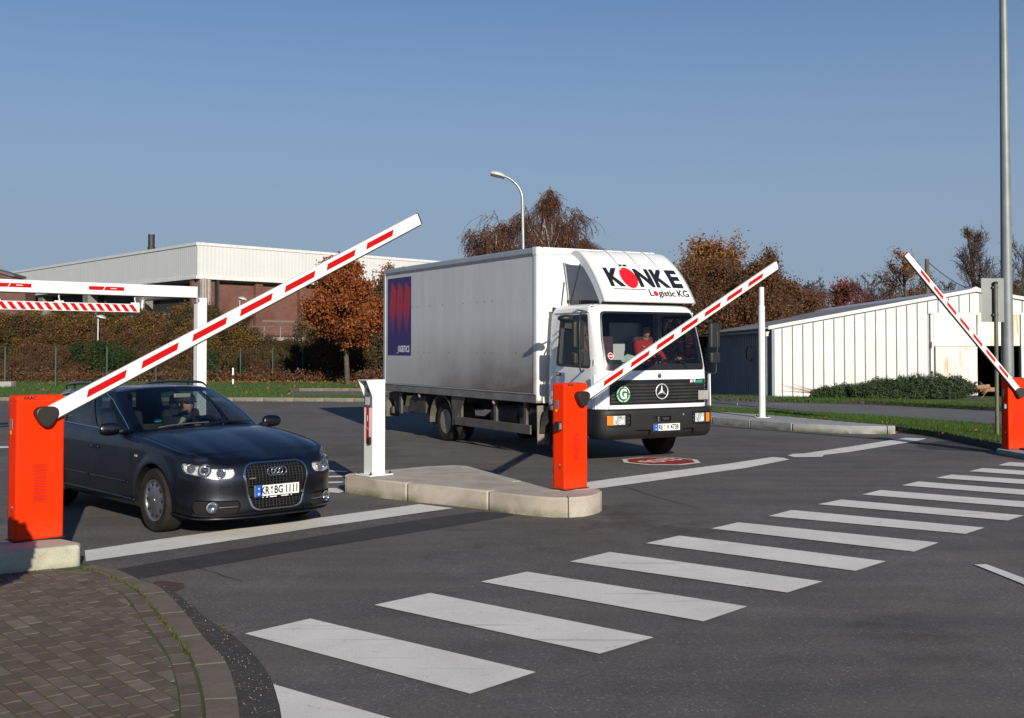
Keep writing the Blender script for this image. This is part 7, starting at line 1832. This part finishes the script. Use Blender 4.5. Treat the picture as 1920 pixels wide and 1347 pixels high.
bt('thin tree with small grey leaves rising beside the rear corner of the truck box',735,492,64,91,'sparse',.6,zb=0)
# second thicket group hidden partly by the truck and closing the view between box and cab
for i,(u,v,Y,w_) in enumerate(((800,600,60,1.2),(880,600,60,1.2),(970,590,62,1.2),(1060,590,62,1.2),(1140,585,62,1.2),(1215,580,62,1.2))):
    bt('brown bushy tree in the row directly behind the truck box',u,v,Y,95+i,'brown',w_,grp='bushy trees hidden behind the truck',per=3)
# ================================================================ wire fence
def fence():
    P_=[(-90,719),(9,720),(104,724),(200,722.5),(292,720),(383,717),(450.5,714.5),(511,714.5),(568,713.5),(623,713.2),(675.4,713),(728,712.5),(785,712),(850,712)]
    g=mat('green_fence_paint',(.02,.075,.055),.5,0,.1,3); q=[gp(u,v,.12) for u,v in P_]
    t=thing('wire_fence','green steel post and wire mesh fence in front of the thicket','fence',(q[2][0],q[2][1],.12)); o=Vector((*q[2],.12)); tops=[]
    for (x,y),(u,v) in zip(q,P_):
        b=Vector((x,y,.12))-o; h=1.72 if u<400 else 1.62; obj('post',MB().tube([b-Vector((0,0,.3)),b+Vector((0,0,h))],.035,8),g,t); tops.append((b,h))
    w_=MB()
    for (a,h),(b,h2) in zip(tops,tops[1:]):
        for k in range(9): w_.tube([a+Vector((0,0,.08+k*(h-.1)/8)),b+Vector((0,0,.08+k*(h2-.1)/8))],.0035,3,cap=False)
        n=max(2,int((b-a).length/.25))
        for k in range(n): p=a+(b-a)*k/n; w_.tube([p+Vector((0,0,.05)),p+Vector((0,0,h-.05))],.0025,3,cap=False)
    o2=obj('wire_mesh',w_,g,t); o2['kind']='stuff'
    for u0,u1 in((292,260),(383,340),(383,428)):
        a=Vector((*gp(u0,717,.12),.12))-o; b=Vector((*gp(u1,716,.12),.12))-o; obj('brace',MB().tube([a+Vector((0,0,1.35)),b],.022,6),g,t)
    c=gp(10,726,.12); bl=obj('fence_foot_block',MB().box((c[0]-o.x,c[1]-o.y,.06),(.7,.5,.35)),M_concg,t,bevel=.03)
fence()
def marker(u,v0,v1,Y,label):
    a=at(u,v0,Y); t=thing('marker_post',label,'marker post',(a.x,Y,.1)); obj('stake',MB().box((0,0,(at(u,v1,Y).z)/2),(.07,.05,at(u,v1,Y).z)),M_white,t,bevel=.01); obj('black_band',MB().box((0,-.001,at(u,v1,Y).z*.45),(.074,.054,.18)),M_black,t)
marker(437,708,694,51,'short white marker stake with a dark band at the foot of the thicket')
# ================================================================ leaf litter and grass
def scatter_leaves():
    r=random.Random(12); pts=[]
    for k in range(9000):
        u=r.uniform(-60,790); v=703+abs(r.gauss(0,1))*6 if r.random()<.75 else r.uniform(712,716)
        if r.random()<.2 and 380<u<720: v=r.gauss(715.5,1.5)
        if v<697 or v>722: continue
        x,y=gp(u,v,.12); pts.append((x,y,.125+r.random()*.04))
    for k in range(120):
        u=r.uniform(0,730); v=r.uniform(722,745); x,y=gp(u,v,.12); pts.append((x,y,.14))
    near=[]
    for k in range(40):
        u=r.uniform(1345,1860); v=interp(u,[1345,1860],[767,815])+r.gauss(0,4); x,y=gp(u,v,.12); near.append((x,y,.14))
    for k in range(160):
        x,y=gp(1683+r.gauss(0,8),807+r.gauss(0,2.5),0); near.append((x,y,.02))
    tiny=[]
    for k in range(40):
        x,y=gp(425+r.gauss(0,22),1190+r.gauss(0,16),0); tiny.append((x,y,.016))
    o=link('leaf_crumbs',leaf_mesh('leaf_crumbs',[(Vector(p),None,0) for p in tiny],1,.011,.004,6),L_brown); setp(o,'crumbs of brown leaf lying in the gutter by the kerb','leaf crumbs',kind='stuff')
    o=link('scattered_leaves',leaf_mesh('scattered_leaves',[(Vector(p),None,0) for p in near],1,.045,.015,6),M_litter); setp(o,'few small brown leaves lying on the verge, the kerb tip and the gutter','fallen leaves',kind='stuff')
    o=link('fallen_leaves',leaf_mesh('fallen_leaves',[(Vector(p),None,0) for p in pts],1,.085,.02,4),M_litter); setp(o,'rust coloured fallen leaves scattered along the fence and on the grass','fallen leaves',kind='stuff')
    # low brown bank of dead leaves and brambles under the shrubs
    pts=[]
    for k in range(9000):
        u=r.uniform(-60,800); Y=r.uniform(54,58.5); x=(u-960)/F*Y; pts.append((x,Y,.12+abs(r.gauss(0,.22))))
    o=link('bramble_layer',leaf_mesh('bramble_layer',[(Vector(p),None,0) for p in pts],3,.085,.10,5),L_brown); setp(o,'low brown brambles and dead leaves under the thicket','brambles',kind='stuff')
scatter_leaves()
def grass():
    rs=np.random.RandomState(8); zones=[([(1335,763),(1640,780),(1870,798),(1920,803),(1920,838),(1832,825),(1767,811),(1690,802),(1607,794),(1430,779),(1335,773)],26000,.055,.012),
      ([(1335,742),(1640,748),(1880,760),(1920,764),(1880,765),(1640,753),(1335,746)],7000,.07,.016),
      ([(0,712),(720,712),(720,728),(545,728),(531,745),(0,744)],26000,.07,.022),([(531,742),(720,742),(720,747),(531,746)],4000,.06,.02)]
    V=[]
    for poly,n,h,w_ in zones:
        g=[gp(u,v,.12) for u,v in poly]; xs=[p[0] for p in g]; ys=[p[1] for p in g]; uu=[p[0] for p in poly]; vv=[p[1] for p in poly]
        c=0
        while c<n:
            u=rs.uniform(min(uu),max(uu)); v=rs.uniform(min(vv),max(vv))
            if not inpoly((u,v),poly): continue
            x,y=gp(u,v,.12); a=rs.uniform(0,6.28); hh=h*rs.uniform(.5,1.4); lx,ly=rs.normal(0,.35*h,2)
            V+=[(x-math.cos(a)*w_/2,y-math.sin(a)*w_/2,.118),(x+math.cos(a)*w_/2,y+math.sin(a)*w_/2,.118),(x+lx,y+ly,.12+hh)]; c+=1
    n=len(V)//3; me=bpy.data.meshes.new('grass_blades'); me.from_pydata(V,[],[(3*i,3*i+1,3*i+2) for i in range(n)]); me.update(); o=link('grass_blades',me,M_blade); setp(o,'short green grass growing on the verges','grass',kind='stuff')
grass()
# ================================================================ felled conifers lying in front of the shed
def firs():
    Lf=leafmat('fir_needles',[(.035,.060,.030),(.055,.09,.04),(.08,.115,.05),(.02,.036,.02)],.12)
    mw=mat('cut_wood',(.36,.20,.11),.8,0,.2,12)
    spec=[(1848,747,1560,746,.55,0,'longest felled fir with its cut trunk pointing to the open shed door'),(1800,742,1600,740,.60,.35,'felled fir heaped at the back of the pile against the shed'),(1835,744,1680,741,.62,.2,'thick felled fir lying in the right half of the pile'),(1700,744,1528,747,.42,0,'thin felled fir whose bare tip sticks out at the left end of the pile'),(1760,746,1620,744,.55,.1,'felled fir in the middle of the pile in front of the white shed')]
    for i,(u0,v0,u1,v1,rad,dz,lab) in enumerate(spec):
        r=random.Random(200+i); Y0=37.2-.25*(i%3); a=at(u0,v0,Y0); b=at(u1,v1,Y0+r.uniform(-.3,.3)); a.z=.12+.28+dz*.5; b.z=.12+.14+dz*.4
        t=thing('felled_fir',lab,'felled fir tree',(a.x,a.y,.12),group='felled fir trees piled in front of the shed'); o=Vector((a.x,a.y,.12)); ax=(b-a); L=ax.length; d=ax/L
        obj('trunk',MB().tube([a-o-d*.35,a-o,(a+b)/2-o,b-o],[.085,.075,.05,.015],10),mw,t,smooth=True)
        tips=[];tw=[]
        for k in range(300):
            s=r.random()**.9; w_=.85*rad*(1-s)**.55*(.55+.45*r.random())+.06; ang=r.uniform(0,2*PI); rd=Vector((0,math.cos(ang),math.sin(ang))); rd=(rd-d*rd.dot(d)).normalized(); p=a+d*(L*s)-o; e=p+(rd*w_+d*w_*1.5)
            if e.z<.02: e.z=.02+r.random()*.06
            tw.append((p,e,.008,.004,3)); n=7
            for j in range(n):
                q=p+(e-p)*((j+.5)/n); 
                for m in range(3): tips.append((q+Vector((r.gauss(0,.04),r.gauss(0,.04),r.gauss(0,.035))),None,0))
        link('boughs',wood_mesh('boughs',tw,0,9,3),M_twig,t)
        me=leaf_mesh('needle_sprays',tips,3,.026,.035,300+i,asp=5.5); link('needle_sprays',me,Lf,t)
        if i==3: 
            for k in range(9):
                q=b-o+Vector((-.05*k,0,0)); obj('bare_twig',MB().tube([q+d*-.5,q+Vector((-.35-.06*k,r.gauss(0,.1),.12+.07*(k%4)))],[.012,.004],4),mw,t)
        if i==0:
            for k in range(7):
                q=a-o-d*.1; obj('dead_branch',MB().tube([q,q+Vector((-.3-.1*r.random(),-.25,.30*r.uniform(-1,1)))],[.016,.006],5),mw,t)
firs()
# ================================================================ shrub added out of view to cast a round shadow on cabinet and plinth
def added_shade_shrub():
    t=thing('added_shade_shrub','unseen ball-shaped evergreen on a stem, added left of the camera to cast a shadow','shrub',(-3.34,6.16,.0)); r=random.Random(4)
    obj('trunk',MB().tube([(0,0,0),(0,0,1.0)],[.035,.028],8),M_bark,t,smooth=True)
    pts=[]
    for k in range(2600):
        d=Vector((r.gauss(0,1),r.gauss(0,1),r.gauss(0,1))).normalized(); pts.append((Vector((0,0,1.20))+d*.37*r.uniform(.8,1),None,0))
    link('crown',leaf_mesh('crown',pts,3,.04,.015,77),L_green,t)
added_shade_shrub()
